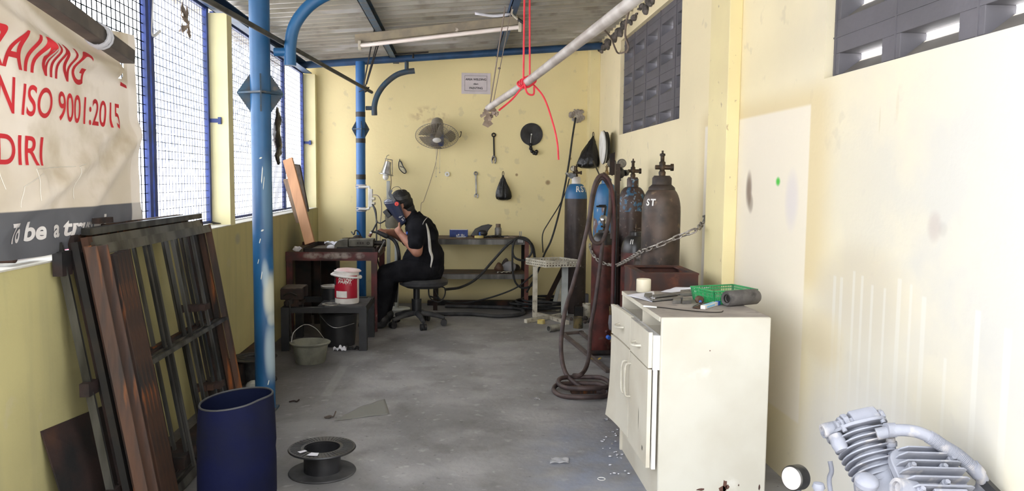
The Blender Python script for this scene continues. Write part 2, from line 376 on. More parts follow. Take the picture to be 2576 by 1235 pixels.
def dup(root, loc=None, rz=None, label=None):
    r = root.copy(); COL.objects.link(r)
    if loc is not None: r.location = loc
    if rz is not None: r.rotation_euler = (0, 0, rz)
    if label: r['label'] = label
    def rec(src, dst):
        for ch in list(src.children):
            c = ch.copy(); COL.objects.link(c); c.parent = dst; rec(ch, c)
    rec(root, r); return r
def organic(o, voxel=0.008, it=6, fac=0.5):
    q = o.modifiers.new('Remesh', 'REMESH'); q.mode = 'VOXEL'; q.voxel_size = voxel; q.use_smooth_shade = True
    q = o.modifiers.new('Smooth', 'SMOOTH'); q.factor = fac; q.iterations = it
    return o
def limb(mb, pts, seg=14):
    """pts: [(Vector, r)] tapered chain with round ends"""
    for (a, ra), (b, rb) in zip(pts, pts[1:]):
        mb.tube([a, b], 1, seg, radii=[ra, rb])
    for a, ra in pts: mb.ball(a, ra, seg, 8)
    return mb
def text_mesh(s, size=1.0, font_shear=0.0, bold=0.0, spacing=1.0):
    """returns flat verts, faces of a text, height normalised so capital height = size"""
    cu = bpy.data.curves.new('txt', 'FONT'); cu.body = s; cu.size = 1.0; cu.shear = font_shear; cu.offset = bold; cu.space_character = spacing
    cu.resolution_u = 7; cu.fill_mode = 'FRONT'
    o = bpy.data.objects.new('txt', cu); COL.objects.link(o)
    dg = bpy.context.evaluated_depsgraph_get(); dg.update()
    me = bpy.data.meshes.new_from_object(o.evaluated_get(dg))
    vs = [v.co.copy() for v in me.vertices]; fs = [tuple(p.vertices) for p in me.polygons]
    bpy.data.objects.remove(o); bpy.data.curves.remove(cu); bpy.data.meshes.remove(me)
    k = size / 0.69
    vs = [V((v.x * k, v.y * k, 0)) for v in vs]; x0 = min(v.x for v in vs)
    vs = [V((v.x - x0, v.y, 0)) for v in vs]
    return vs, fs, max(v.x for v in vs)
def put_text(mb, s, fn, size, width=None, shear=0.0, bold=0.0, sub=0.0, spacing=1.0):
    """fn maps (x,y) of the flat text to a 3D point; width stretches the line"""
    vs, fs, w = text_mesh(s, size, shear, bold, spacing)
    if width: vs = [V((v.x * width / w, v.y, 0)) for v in vs]
    if sub:
        bm = bmesh.new(); bv = [bm.verts.new(v) for v in vs]
        for f in fs:
            try: bm.faces.new([bv[i] for i in f])
            except ValueError: pass
        bmesh.ops.triangulate(bm, faces=bm.faces)
        for _ in range(5):
            es = [e for e in bm.edges if e.calc_length() > sub]
            if not es: break
            bmesh.ops.subdivide_edges(bm, edges=es, cuts=1); bmesh.ops.triangulate(bm, faces=bm.faces)
        bm.verts.index_update(); vs = [v.co.copy() for v in bm.verts]; fs = [tuple(v.index for v in f.verts) for f in bm.faces]; bm.free()
    mb.add([fn(v.x, v.y) for v in vs], fs)
def nz3(p, s=1.0): return noise.noise(V(p) * s)
# ================================================================= SETTING
XL, XR, YB = -1.50, 1.48, 8.6          # room faces
YN = 1.2                               # near end of walls
def roofz(x): return 2.555 + (x + 1.6) * 0.083

# wall paint
def wall_mat(name, right=False, left=False):
    m, x, pos, X, Y, Z = base_mat(name, 0.75)
    dirt = x.noise(1.3, 6, pos, 0.42, 0.68)
    if right: c = x.mix(dirt, (0.86, 0.76, 0.50), (0.80, 0.71, 0.47))
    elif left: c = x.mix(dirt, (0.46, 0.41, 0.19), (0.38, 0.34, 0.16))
    else: c = x.mix(dirt, (0.86, 0.74, 0.40), (0.80, 0.69, 0.38))
    sp = x.noise(9, 3, pos, 0.66, 0.72)
    c = x.mix(x.m('MULTIPLY', sp, 0.25), c, (0.45, 0.40, 0.28))
    if right:
        u, v = Y, Z
        nb = x.noise(2.2, 5, pos, 0.38, 0.62)
        # near wall turned from yellow to grey-white: daylight glare put into the colour
        wh = x.m('MULTIPLY', x.m('SUBTRACT', 1.0, x.step(u, 3.1, 1.1)), x.m('ADD', 0.55, x.m('MULTIPLY', nb, 0.45)))
        c = x.mix(wh, c, (0.52, 0.51, 0.475))
        # overspray: yellow-brown halo with a pale masked panel
        c = x.mix(x.m('MULTIPLY', x.box(u, v, 3.12, 4.8, 0.9, 1.75, 0.12, 0.07), 0.75), c, (0.66, 0.54, 0.30))
        c = x.mix(x.m('MULTIPLY', x.box(u, v, 3.30, 4.75, 0.3, 1.677, 0.008), 0.9), c, (0.80, 0.74, 0.62))
        # tall pale strips below a spray halo
        c = x.mix(x.m('MULTIPLY', x.blob(u, v, 2.82, 0.93, 0.40, 0.25, 1.0), 0.50), c, (0.50, 0.43, 0.30))
        c = x.mix(x.m('MULTIPLY', x.box(u, v, 2.05, 3.2, 0.2, 0.98, 0.08, 0.16), 0.40), c, (0.52, 0.50, 0.45))
        for (a, b, t) in ((3.034, 3.01, .984), (2.978, 2.955, .985), (2.88, 2.862, 1.02), (2.818, 2.80, 1.01), (2.745, 2.728, .985), (2.66, 2.645, .985), (2.575, 2.55, 1.03), (2.50, 2.485, 1.02), (2.43, 2.405, 0.99), (2.165, 2.14, 0.99), (2.04, 2.01, 0.96), (2.30, 2.285, 0.82)):
            c = x.mix(x.m('MULTIPLY', x.box(u, v, b, a, 0.35, t, 0.004), x.m('MULTIPLY', x.step(v, 0.62, 0.35), 0.5)), c, (0.66, 0.65, 0.60))
        # grey smudges and paint dabs, plus a low blue tint of daylight painted in
        for (cu, cv, ru, rv, k, col) in ((3.99, 1.31, 0.035, 0.075, 0.8, (0.13, 0.07, 0.045)), (3.96, 1.24, 0.03, 0.04, 0.6, (0.15, 0.10, 0.07)),
                                         (3.62, 1.352, 0.022, 0.018, 1.0, (0.06, 0.50, 0.05)), (3.46, 1.27, 0.06, 0.11, 0.35, (0.50, 0.48, 0.62)),
                                         (2.384, 1.215, 0.03, 0.04, 0.40, (0.36, 0.28, 0.26)), (2.34, 1.21, 0.02, 0.02, 0.25, (0.30, 0.28, 0.26)),
                                         (2.74, 1.57, 0.005, 0.04, 0.5, (0.55, 0.48, 0.34)), (2.63, 1.61, 0.008, 0.04, 0.4, (0.55, 0.48, 0.34)),
                                         (2.75, 0.25, 0.5, 0.3, 0.3, (0.55, 0.60, 0.75)), 
                                         (3.1, 0.72, 0.14, 0.10, 0.5, (0.62, 0.52, 0.32))):
            c = x.mix(x.m('MULTIPLY', x.blob(u, v, cu, cv, ru * 1.5, rv * 1.5), k), c, col)
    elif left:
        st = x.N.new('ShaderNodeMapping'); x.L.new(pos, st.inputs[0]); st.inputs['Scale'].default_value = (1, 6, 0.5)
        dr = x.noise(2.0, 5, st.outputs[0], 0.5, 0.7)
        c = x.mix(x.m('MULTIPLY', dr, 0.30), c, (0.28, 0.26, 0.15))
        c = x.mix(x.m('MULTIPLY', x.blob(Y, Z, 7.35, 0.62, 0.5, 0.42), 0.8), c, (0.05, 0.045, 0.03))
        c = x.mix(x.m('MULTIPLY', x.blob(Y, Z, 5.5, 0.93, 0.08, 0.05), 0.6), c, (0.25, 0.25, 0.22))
    else:
        c = x.mix(x.m('MULTIPLY', x.blob(X, Z, -0.32, 2.02, 0.25, 0.12), x.noise(14, 6, pos, 0.45, 0.6)), c, (0.60, 0.47, 0.25))
        for (cx, cz, r) in ((0.96, 1.32, 0.035), (0.62, 1.40, 0.02), (1.2, 1.58, 0.02)):
            c = x.mix(x.m('MULTIPLY', x.blob(X, Z, cx, cz, r, r), 0.8), c, (0.26, 0.14, 0.06))
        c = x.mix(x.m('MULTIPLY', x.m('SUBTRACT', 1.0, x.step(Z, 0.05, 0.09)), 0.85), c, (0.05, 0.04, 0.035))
    fin(m, x, c, x.noise(30, 4, pos, 0, 1), 0.12)
wall_mat('wall_back_paint'); wall_mat('wall_right_paint', right=True); wall_mat('wall_left_paint', left=True)
mat('column_paint', (0.80, 0.74, 0.44), (0.72, 0.66, 0.38), 0.75, scale=2.5)
mat('pilaster_paint', (0.82, 0.72, 0.40), (0.77, 0.67, 0.38), 0.75, scale=2.5, c3=(0.45, 0.36, 0.22), c3scale=22, c3thr=(0.68, 0.74))
mat('sill_white', (0.62, 0.60, 0.54), (0.45, 0.43, 0.36), 0.7, scale=7)

# floor
m, x, pos, X, Y, Z = base_mat('floor_concrete', 0.6)
c = x.mix(x.noise(1.3, 9, pos, 0.36, 0.64), (0.185, 0.18, 0.185), (0.29, 0.285, 0.29))
c = x.mix(x.m('MULTIPLY', x.noise(2.6, 9, pos, 0.48, 0.66), 0.5), c, (0.37, 0.362, 0.362))
c = x.mix(x.m('MULTIPLY', x.noise(4.0, 8, pos, 0.54, 0.68), 0.5), c, (0.12, 0.115, 0.112))
c = x.mix(x.m('MULTIPLY', x.noise(14, 5, pos, 0.62, 0.70), 0.5), c, (0.45, 0.44, 0.44))
c = x.mix(x.m('MULTIPLY', x.noise(30, 4, pos, 0.66, 0.72), 0.5), c, (0.05, 0.045, 0.045))
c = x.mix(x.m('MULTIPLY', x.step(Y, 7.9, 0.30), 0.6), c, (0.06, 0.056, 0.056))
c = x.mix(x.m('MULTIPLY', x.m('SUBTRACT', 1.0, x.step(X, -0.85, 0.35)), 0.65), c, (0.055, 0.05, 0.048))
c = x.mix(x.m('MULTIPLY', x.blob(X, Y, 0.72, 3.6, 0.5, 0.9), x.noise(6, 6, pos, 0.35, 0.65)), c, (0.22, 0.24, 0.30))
c = x.mix(x.m('MULTIPLY', x.box(X, Y, -0.85, -0.79, 4.9, 5.7, 0.01), 0.3), c, (0.35, 0.35, 0.33))
fin(m, x, c, x.noise(22, 6, pos, 0.2, 0.8), 0.25)
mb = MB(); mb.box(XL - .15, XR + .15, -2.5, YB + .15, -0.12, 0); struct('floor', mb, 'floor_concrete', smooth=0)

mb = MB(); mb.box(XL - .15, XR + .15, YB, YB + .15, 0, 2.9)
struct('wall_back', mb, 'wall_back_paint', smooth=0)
# left wall: low wall, columns beside the windows
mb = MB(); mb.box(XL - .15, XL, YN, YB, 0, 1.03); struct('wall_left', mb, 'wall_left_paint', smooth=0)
mb = MB(); mb.box(XL - .15, XL + .0, 5.34, 5.45, 1.03, 2.40); struct('trim_1', mb, 'column_paint', smooth=0)
mb = MB(); mb.box(XL - .15, XL + .0, 8.50, 8.6, 1.03, 2.42); struct('trim_2', mb, 'column_paint', smooth=0)
mb = MB(); mb.box(XL - .15, XL + .004, YN, 5.34, 1.03, 1.036); mb.box(XL - .15, XL + .004, 5.45, 8.5, 1.03, 1.036); struct('trim_3', mb, 'sill_white', smooth=0)
# right wall with two openings
VZ0, VZ1 = 1.77, 2.63
VA = (5.33, 7.36); VB = (1.35, 3.19)
mb = MB()
def wr(y0, y1, z0, z1): mb.box(XR, XR + .15, y0, y1, z0, z1)
wr(YN, YB, 0, VZ0); wr(YN, YB, VZ1, 2.95); wr(YN, VB[0], VZ0, VZ1); wr(VB[1], VA[0], VZ0, VZ1); wr(VA[1], YB, VZ0, VZ1)
struct('wall_right', mb, 'wall_right_paint', smooth=0)
mb = MB(); mb.box(1.41, XR, 4.16, 4.48, 0, 2.79); struct('trim_4', mb, 'pilaster_paint', smooth=0, bevel=0.004)
mb = MB(); mb.box(1.375, XR, 8.42, YB, 0, 2.79); struct('trim_5', mb, 'pilaster_paint', smooth=0, bevel=0.004)
# breeze-block vents
def vent(n, y0, y1, cells_from):
    holes = []; z = VZ0 + 0.012
    rows = []
    while z < VZ1 - 0.05: rows.append((z, z + 0.085)); z += 0.217
    k = 0; cols = []
    while True:
        a = cells_from - 0.445 * k; b = a - 0.325
        if a - .04 <= y0: break
        cols.append((max(b, y0 + .012), a)); k += 1
    xb, xf = XR + 0.13, XR + 0.035
    mb = MB(); zz = VZ0
    for (a, b) in rows:
        mb.box(xf, xb, y0, y1, zz, a); zz = b
        yy = y1
        for (c0, c1) in cols:
            if yy - c1 > 0.001: mb.box(xf, xb, c1, yy, a, b)
            yy = c0
        if yy - y0 > 0.001: mb.box(xf, xb, y0, yy, a, b)
    mb.box(xf, xb, y0, y1, zz, VZ1)
    w = struct('window_%d' % n, mb, 'vent_grey', smooth=0, bevel=0.002)
    # thin raised joints between blocks
    mb = MB(); yj = cells_from + .03
    while yj > y0:
        if yj < y1: mb.box(xf - 0.004, xf + .002, yj - .004, yj + .004, VZ0, VZ1)
        yj -= 0.445
    for (a, b) in rows: mb.box(xf - 0.003, xf + .002, y0, y1, b + .062, b + .068)
    part('mortar_joint', mb, 'vent_grey', w, smooth=0)
    mb = MB()
    for (a, b) in rows:
        for (c0, c1) in cols:
            mb.add([(xf + .012, c0, a), (xf + .012, c1, a), (xb - .006, c1, b - .026), (xb - .006, c0, b - .026), (xf + .012, c0, a - .01), (xf + .012, c1, a - .01), (xb - .006, c1, a - .01), (xb - .006, c0, a - .01)],
                   [(0, 1, 2, 3), (4, 5, 6, 7), (2, 3, 7, 6), (0, 1, 5, 4), (0, 3, 7, 4), (1, 2, 6, 5)])
    part('louver', mb, 'vent_back', w, smooth=0)
vent(3, VA[0], VA[1], VA[1] - 0.02); vent(4, VB[0], VB[1], VB[1] - 0.05)

# mesh windows
def mesh_window(n, y0, y1, posts, xg=-1.635, z0=1.045, z1=2.435, pitch=0.05):
    mb = MB()
    for p in posts: mb.box(xg - .012, xg + .018, p - .02, p + .02, z0, z1)
    mb.box(xg - .012, xg + .014, y0, y1, z0, z0 + .018); mb.box(xg - .012, xg + .014, y0, y1, z1 - .018, z1)
    w = struct('window_%d' % n, mb, 'frame_blue', smooth=0)
    edges = [y0] + [p for p in posts if y0 + .03 < p < y1 - .03] + [y1]
    for a, b in zip(edges, edges[1:]):
        mb = MB(); y = a + .03
        while y < b - .01: mb.beam((xg, y, z0), (xg, y, z1), .0034, .0034); y += pitch
        z = z0 + .03
        while z < z1 - .01: mb.beam((xg + .003, a, z), (xg + .003, b, z), .0034, .0034); z += pitch * .92
        part('wire_mesh', mb, 'wire_grey', w, smooth=0)
    mb = MB(); mb.box(xg + .0, XL + .03 if False else xg + .09, y1 - .012, y1 + .012, 1.70, 1.725); mb.box(xg + .07, xg + .09, y1 - .015, y1 + .004, 1.69, 1.735)
    part('latch', mb, 'frame_blue', w, smooth=0)
gy = lambda px: PX(px, 300, -1.635).y
mesh_window(1, YN, gy(522), [gy(520), gy(380), gy(368), gy(146), 2.4])
mesh_window(2, 5.47, 8.49, [8.47, gy(712), gy(643)])
# roof
mb = MB(); nx = 70
prof = []
y = -0.2 if False else YN; k = 0
ys = []
while y < YB + 0.05:
    ys += [(y, 0), (y + .10, 0), (y + .115, .022), (y + .135, .022), (y + .15, 0)]; y += .15
vs = []; fs = []
for (yy, dz) in ys:
    vs += [(-1.95, yy, roofz(-1.95) - dz + .01), (1.62, yy, roofz(1.62) - dz + .01)]
for i in range(len(ys) - 1): fs.append((2 * i, 2 * i + 1, 2 * i + 3, 2 * i + 2))
mb.add(vs, fs)
m, x, pos, X, Y, Z = base_mat('roof_sheet', 0.34)
m.node_tree.nodes['Principled BSDF'].inputs['Metallic'].default_value = 0.35
st = x.N.new('ShaderNodeMapping'); x.L.new(pos, st.inputs[0]); st.inputs['Scale'].default_value = (0.8, 2.5, 1)
c = x.mix(x.noise(2.0, 6, st.outputs[0], 0.40, 0.62), (0.46, 0.445, 0.40), (0.36, 0.34, 0.29))
c = x.mix(x.m('MULTIPLY', x.noise(6.0, 6, pos, 0.55, 0.7), 0.5), c, (0.18, 0.15, 0.12))
c = x.mix(x.m('MULTIPLY', x.noise(1.4, 2, st.outputs[0], 0.62, 0.66), 0.6), c, (0.62, 0.62, 0.62))
fin(m, x, c, x.noise(3.0, 3, st.outputs[0], 0.2, 0.8), 0.35)
struct('ceiling', mb, 'roof_sheet', smooth=0, solid=0.002)
# blue steel: back beam, eave channel, purlins
mb = MB(); mb.cyl((-1.66, 8.22, roofz(-1.66) - .085), (1.46, 8.22, roofz(1.46) - .085), .036, 16); struct('trim_6', mb, 'blue_beam')
mb = MB()
mb.box(-1.61, -1.53, YN, 8.5, 2.425, 2.432); mb.box(-1.61, -1.53, YN, 8.5, 2.497, 2.504); mb.box(-1.61, -1.603, YN, 8.5, 2.425, 2.504)
struct('trim_7', mb, 'blue_beam', smooth=0)
for i, xx in enumerate((-0.67, 0.415)):
    z = roofz(xx); mb = MB()
    mb.box(xx - .03, xx + .03, YN, YB, z - .075, z - .069); mb.box(xx - .03, xx - .024, YN, YB, z - .075, z - .012); mb.box(xx - .03, xx + .03, YN, YB, z - .018, z - .012)
    struct('trim_%d' % (8 + i), mb, 'gusset' if i == 0 else 'blue_beam', smooth=0)
# broken plaster where roof meets the right wall
mb = MB()
for k in range(70):
    y = 3.6 + k * .07; r = random.uniform(.015, .05)
    mb.ball((XR - .01, y, 2.76 - random.uniform(0, .07)), r, 7, 5, (0.8, 1.3, random.uniform(.5, 1.2)))
struct('trim_10', mb, mat('dark_plaster', (0.16, 0.14, 0.13), (0.05, 0.045, 0.04), 0.9, scale=15), smooth=0)

# ---------------------------------------------------------------- outside the windows
mb = MB(); mb.box(-30, 30, -25, 35, -0.25, -0.13); struct('ground', mb, 'ext_ground', smooth=0)
mb = MB(); mb.box(-9.2, -9.0, -4, 26, -0.13, 3.3)
tag(part('building', mb, 'ext_wall', smooth=0), 'pale wall of the neighbouring building seen through the wire mesh', 'building')
mb = MB(); mb.box(-3.45, -3.25, 7.9, 8.15, -0.13, 2.3)
single('gate_panel', mb, mat('panel_pale', (0.62, 0.64, 0.62), None, 0.6), 'pale grey upright panel standing outside the left mesh window', 'panel', smooth=0, bevel=.01)
def tree(x, y, z, r, n, seed, label):
    rnd = random.Random(seed); t = thing('tree', (x, y, -0.13), label, 'tree')
    mb = MB(); mb.tube(cr([(x, y, -0.13), (x + .1, y + .1, z * .4), (x - .05, y, z)]), 1, 8, radii=[.14 - .006 * i for i in range(13)])
    tips = []
    for k in range(9):
        a = rnd.uniform(0, 6.28); e = rnd.uniform(.2, 1.2)
        tip = V((x + math.cos(a) * r * .8 * math.cos(e), y + math.sin(a) * r * .8 * math.cos(e), z + r * .6 * math.sin(e))); tips.append(tip)
        mb.tube([V((x, y, z * .75)), tip], 1, 6, radii=[.05, .012])
    part('trunk', mb, 'bark', t)
    mb = MB()
    for k in range(n):
        d = V((rnd.gauss(0, 1), rnd.gauss(0, 1), rnd.gauss(0, .8))).normalized() * r * rnd.random() ** .4
        c = V((x, y, z + r * .35)) + d; u = V((rnd.gauss(0, 1), rnd.gauss(0, 1), rnd.gauss(0, 1))).normalized(); w = u.orthogonal().normalized(); s = rnd.uniform(.05, .11)
        mb.add([c - u * s, c + w * s * .4, c + u * s, c - w * s * .4], [(0, 1, 2, 3)])
    part('foliage', mb, 'leaf', t, smooth=0)
tree(-6.5, 12.5, 2.2, 1.7, 1900, 1, 'leafy tree outside, seen faintly through the mesh window on the left')
tree(-5.6, 17.5, 2.6, 1.7, 1700, 2, 'farther leafy tree outside, seen through the mesh behind the blue post')
tree(-5.8, 7.6, 2.9, 1.4, 1100, 3, 'nearest tree crown outside, above the torn banner')
mb = MB(); mb.box(-1.4, 7, -3.6, -3.4, -0.13, 4.2); tag(part('building', mb, mat('light_blocking_wall', (0.42, 0.40, 0.36), None, .8), smooth=0), 'plain wall added unseen behind the viewer to block front light', 'building')  # wall added out of view to cut front light and bounce sun inside
# parked motorbikes outside
def motorbike(loc, rz, label):
    t = thing('motorbike', loc, label, 'motorbike', rz=rz); S = lambda *a, **k: part(*a, parent=t, local=True, **k)
    for yy in (-.62, .62):
        mb = MB(); mb.torus((0, yy, .28), .24, .05, Matrix.Rotation(pi / 2, 4, 'Y'), 24, 8); mb.cyl((-.05, yy, .28), (.05, yy, .28), .07, 12); S('wheel', mb, 'black_rubber')
    mb = MB(); mb.tube(cr([(0, -.6, .5), (0, -.3, .55), (0, 0, .5), (0, .35, .62), (0, .5, .8)]), 1, 12, radii=[.08, .1, .13, .14, .14, .14, .14, .14, .14, .13, .12, .12, .11, .1, .1, .1, .1, .1, .1, .1, .1, .1, .1, .1, .1][:25]); S('body', mb, 'moto_red')
    mb = MB(); mb.ball((0, -.3, .72), .2, 14, 8, (.6, 1.7, .35)); S('seat', mb, 'black_rubber')
    mb = MB(); mb.ball((0, .56, .92), .12, 14, 10); S('headlight', mb, 'moto_red')
    mb = MB(); mb.tube(cr([(-.36, .38, .98), (-.15, .5, 1.02), (.15, .5, 1.02), (.36, .38, .98)]), .018, 8); mb.tube([(0, .62, .28), (0, .48, 1.0)], .03, 8); S('handlebar', mb, 'black_rubber')
    for sx in (-1, 1):
        mb = MB(); mb.tube([(sx * .28, .45, 1.0), (sx * .33, .5, 1.26)], .008, 6); mb.ball((sx * .34, .5, 1.33), .075, 12, 8, (1, .3, .8)); S('mirror', mb, 'moto_red')
motorbike((-2.75, 6.9, -.13), 1.35, 'parked motorbike with red mirrors outside the mesh, right of the banner')
motorbike((-3.6, 5.2, -.13), 1.2, 'parked pink-red motorbike glimpsed under the banner')
# ================================================================= OVERHEAD + POSTS
def post(Y, px, d, gy, gw, gh, m, label, tapes=(), brace=None, top=None, paint=None):
    b = P(px, 700, Y); X = b.x; r = d / 2
    t = thing('support_post', (X, Y, 0), label, 'post')
    zt = top or roofz(X) - .02
    mb = MB(); mb.cyl((X, Y, 0), (X, Y, zt), r, 28); part('pole', mb, m, t)
    mb = MB(); mb.box(X - r * 1.15, X + r * 1.15, Y - r * 1.15, Y + r * 1.15, 0, .012); part('base_plate', mb, 'gusset', t, smooth=0)
    zg = P(px, gy, Y).z; hw, hh = gw / 2, gh / 2
    for k in range(4):
        a = pi / 4 * 0 + k * pi / 2 + .25; ca, sa = math.cos(a), math.sin(a)
        mb = MB(); pf = [(r * .9, -hh), (hw, -.004), (hw, .004), (r * .9, hh)]
        vs = []
        for s in (-.004, .004):
            for (q, z) in pf: vs.append(V((X + ca * q - sa * s, Y + sa * q + ca * s, zg + z)))
        mb.add(vs, [(0, 1, 2, 3), (7, 6, 5, 4), (0, 1, 5, 4), (1, 2, 6, 5), (2, 3, 7, 6), (3, 0, 4, 7)]); part('gusset', mb, 'gusset', t, smooth=0)
    mb = MB(); q = hw * .99
    mb.add([V((X + math.cos(k * pi / 2 + .25) * q, Y + math.sin(k * pi / 2 + .25) * q, zg + z)) for z in (-.005, .005) for k in range(4)],
           [(3, 2, 1, 0), (4, 5, 6, 7), (0, 1, 5, 4), (1, 2, 6, 5), (2, 3, 7, 6), (3, 0, 4, 7)]); part('collar_plate', mb, 'gusset', t, smooth=0)
    for (ty, h) in tapes:
        z = P(px, ty, Y).z; mb = MB(); mb.cyl((X, Y, z - h / 2), (X, Y, z + h / 2), r + .0015, 28); part('tape_band', mb, 'black_tape', t)
    return t, X
p1, PX1 = post(4.62, 663, .113, 235, .25, .225, 'blue_paint', 'thick blue steel post nearest the camera with diamond gusset and worn paint')
# pale spray patches that belong to the thick post's paint
m, x, pos, X_, Y_, Z_ = base_mat('post_paint', 0.42)
c = x.mix(x.noise(3, 5, pos, .4, .6), (0.008, 0.065, 0.17), (0.012, 0.095, 0.23))
for (px_, py_, rx, rz_, k, col) in ((680, 745, .030, .11, .95, (0.60, 0.62, 0.52)), (668, 690, .016, .07, .6, (0.45, 0.55, 0.58)), (682, 885, .028, .14, .8, (0.42, 0.52, 0.56)), (684, 805, .02, .03, .7, (0.55, 0.58, 0.52)), (672, 500, .022, .20, .4, (0.20, 0.33, 0.42))):
    q_ = P(px_, py_, 4.58); c = x.mix(x.m('MULTIPLY', x.blob(X_, Z_, q_.x, q_.z, rx * 1.5, rz_ * 1.5), k), c, col)
fin(m, x, c); [c_ for c_ in bpy.data.objects if c_.parent == p1 and c_.name.startswith('pole')][0].data.materials[0] = m
# bare scuffs on the thick post
mb = MB(); 
for (py, w, h, ang) in ((398, .012, .010, .1), (440, .005, .10, .2), (460, .003, .08, .35), (578, .012, .012, .15), (604, .005, .03, -.1), (655, .004, .03, -.3), (957, .006, .03, .5), (690, .004, .05, .0)):
    z = P(663, py, 4.62).z; R = .0572
    mb = MB(); mb.grid(lambda u, v: V((PX1 + R * math.cos(-pi / 2 + ang + (u - .5) * w / R + v * .1), 4.62 + R * math.sin(-pi / 2 + ang + (u - .5) * w / R + v * .1), z + (v - .5) * h * (1 - .6 * abs(u - .5)))), 4, 5); part('paint_scuff', mb, mat('scuff', (0.62, 0.68, 0.66), (0.70, 0.70, 0.55), 0.7, scale=14), p1)
# curved brace beside post 1
def brace(parent, Y, pts, r, stub, m):
    mb = MB(); mb.tube(cr([P(a, b, Y) for a, b in pts], 8), r, 16); br = part('curved_brace', mb, m, parent)
    for (a, b) in stub:
        mb = MB(); mb.cyl(P(*a, Y), P(*b, Y), r * .72, 12); part('brace_stub', mb, m, br)
brace(p1, 4.62, [(730, 165), (730, 120), (737, 75), (757, 38), (790, 5), (835, -18), (880, -25)], .034, [((690, 131), (722, 131))], 'blue_paint')
p2, PX2 = post(8.2, 909.5, .094, 325, .175, .175, 'blue_paint_far', 'slim blue post by the back wall, taped in black and joined to the top beam', tapes=((288, .05), (354, .045), (445, .05)), top=roofz(-1.0) - .09)
brace(p2, 8.2, [(942, 290), (942, 265), (950, 238), (968, 212), (995, 190), (1020, 181), (1043, 178)], .0285, [((920, 272), (936, 272)), ((1023, 180), (1023, 155))], 'gusset')
# power socket strapped to post 2
t = thing('power_outlet', P(928, 495, 8.1), 'white socket box on a conduit bracket taped to the slim blue post', 'socket')
mb = MB(); mb.tube(cr([P(902, 470, 8.12), P(925, 470, 8.12), P(929, 472, 8.12), P(930, 495, 8.12), P(929, 520, 8.12), P(925, 526, 8.12), P(902, 526, 8.12)], 4), .011, 8); part('conduit', mb, 'white_paint', t)
mb = MB(); a = P(930, 498, 8.10); mb.box(a.x - .012, a.x + .03, a.y - .03, a.y + .03, a.z - .09, a.z + .09); part('box', mb, 'white_paint', t, bevel=.004)
for py in (500, 512):
    mb = MB(); a = P(936, py, 8.08); mb.cyl(a, a + V((.03, -.01, 0)), .016, 12); part('plug', mb, 'dirty_white', t)
for py in (470, 526):
    mb = MB(); z = P(909, py, 8.2).z
    for k in range(5): mb.torus((PX2, 8.2, z + random.uniform(-.02, .02)), .052, .005, Matrix.Rotation(random.uniform(-.2, .2), 4, 'X'), 20, 5)
    part('plastic_wrap', mb, 'clear_film', t)
# long thin rod hung by black straps
mb = MB(); R0, R1 = P(520, 0, 3.62), P(935, 232, 6.95); d = (R1 - R0).normalized(); mb.cyl(R0 - d * .7, R1, .0135, 12)
single('steel_rod', mb, 'cast_grey', 'long thin grey rod hanging along the left under the roof, held by black straps', 'rod')
t = thing('hanging_strap', P(945, 80, 7.0), 'black straps tied from the roof channel down to the long thin rod', 'strap')
for (a, b) in (((943, 68), (913, 224)), ((958, 72), (918, 222)), ((962, 80), (922, 212))):
    mb = MB(); mb.beam(P(*a, 6.85), P(*b, 6.72), .012, .004); part('strap', mb, 'black_tape', t, smooth=0)
mb = MB(); a = P(918, 225, 6.75)
for k in range(3): mb.torus(a + V((.01 * k, 0, 0)), .022, .005, Matrix.Rotation(pi / 2 + .3 * k, 4, 'Y'), 14, 5)
mb.tube([a, a + V((.06, 0, -.03))], .004, 5); mb.tube([a, a + V((-.05, 0, -.02))], .004, 5); part('knot', mb, 'black_tape', t)
# square tube that holds the banner
mb = MB(); A, B = P(82, -28, 2.45), P(322, 143, 3.30); mb.beam(A, B, .055, .055)
single('square_tube', mb, mat('tube_taupe', (0.10, 0.08, 0.065), (0.05, 0.042, 0.036), 0.6, scale=7), 'dark square steel tube slanting across the banner top at upper left', 'beam', bevel=.004)
mb = MB(); c = A.lerp(B, .62); dd = (B - A).normalized()
for k in range(7): mb.torus(c + dd * random.uniform(-.03, .03), .040, .005, dd.to_track_quat('Z', 'Y').to_matrix().to_4x4(), 14, 5)
for k in range(9):
    e = V((random.uniform(-.02, .03), random.uniform(-.05, .09), random.uniform(-.06, .05))); mb.tube(cr([c + dd * .01 + e * .3, c + e * .7 + V((.0, 0, .01)), c + e], 4), .004, 5)
single('plastic_tie', mb, 'clear_film', 'frayed clear plastic tie knotted round the square tube', 'tie')
# ---- white pipe, red cord
Y0, Y1 = 6.25, 2.95
PA, PB = P(1228, 272, Y0), P(1605, -8, Y1)
mb = MB(); mid = P(1325, 207, 5.1)
pts = cr([PA, PA.lerp(mid, .35), mid, mid.lerp(PB, .5), PB, PB + (PB - mid) * .5], 8); mb.tube(pts, .025, 16)
single('plastic_pipe', mb, 'pvc', 'long grey-white plastic pipe slanting under the roof, hung by a red cord', 'pipe')
t = thing('red_cord', mid, 'bright red cord looped round the white pipe and hanging down', 'cord')
rz = roofz(mid.x) - .02
mb = MB(); mb.tube([V((mid.x - .02, mid.y, rz)), mid + V((-.022, -.01, .02))], .006, 6); part('left_strand', mb, 'red_rope', t, label='strand from roof')
mb = MB(); mb.tube([V((mid.x + .012, mid.y + .02, rz)), mid + V((.02, .01, .02))], .006, 6); part('right_strand', mb, 'red_rope', t)
mb = MB(); ax = (mid - PA).normalized().to_track_quat('Z', 'Y').to_matrix().to_4x4()
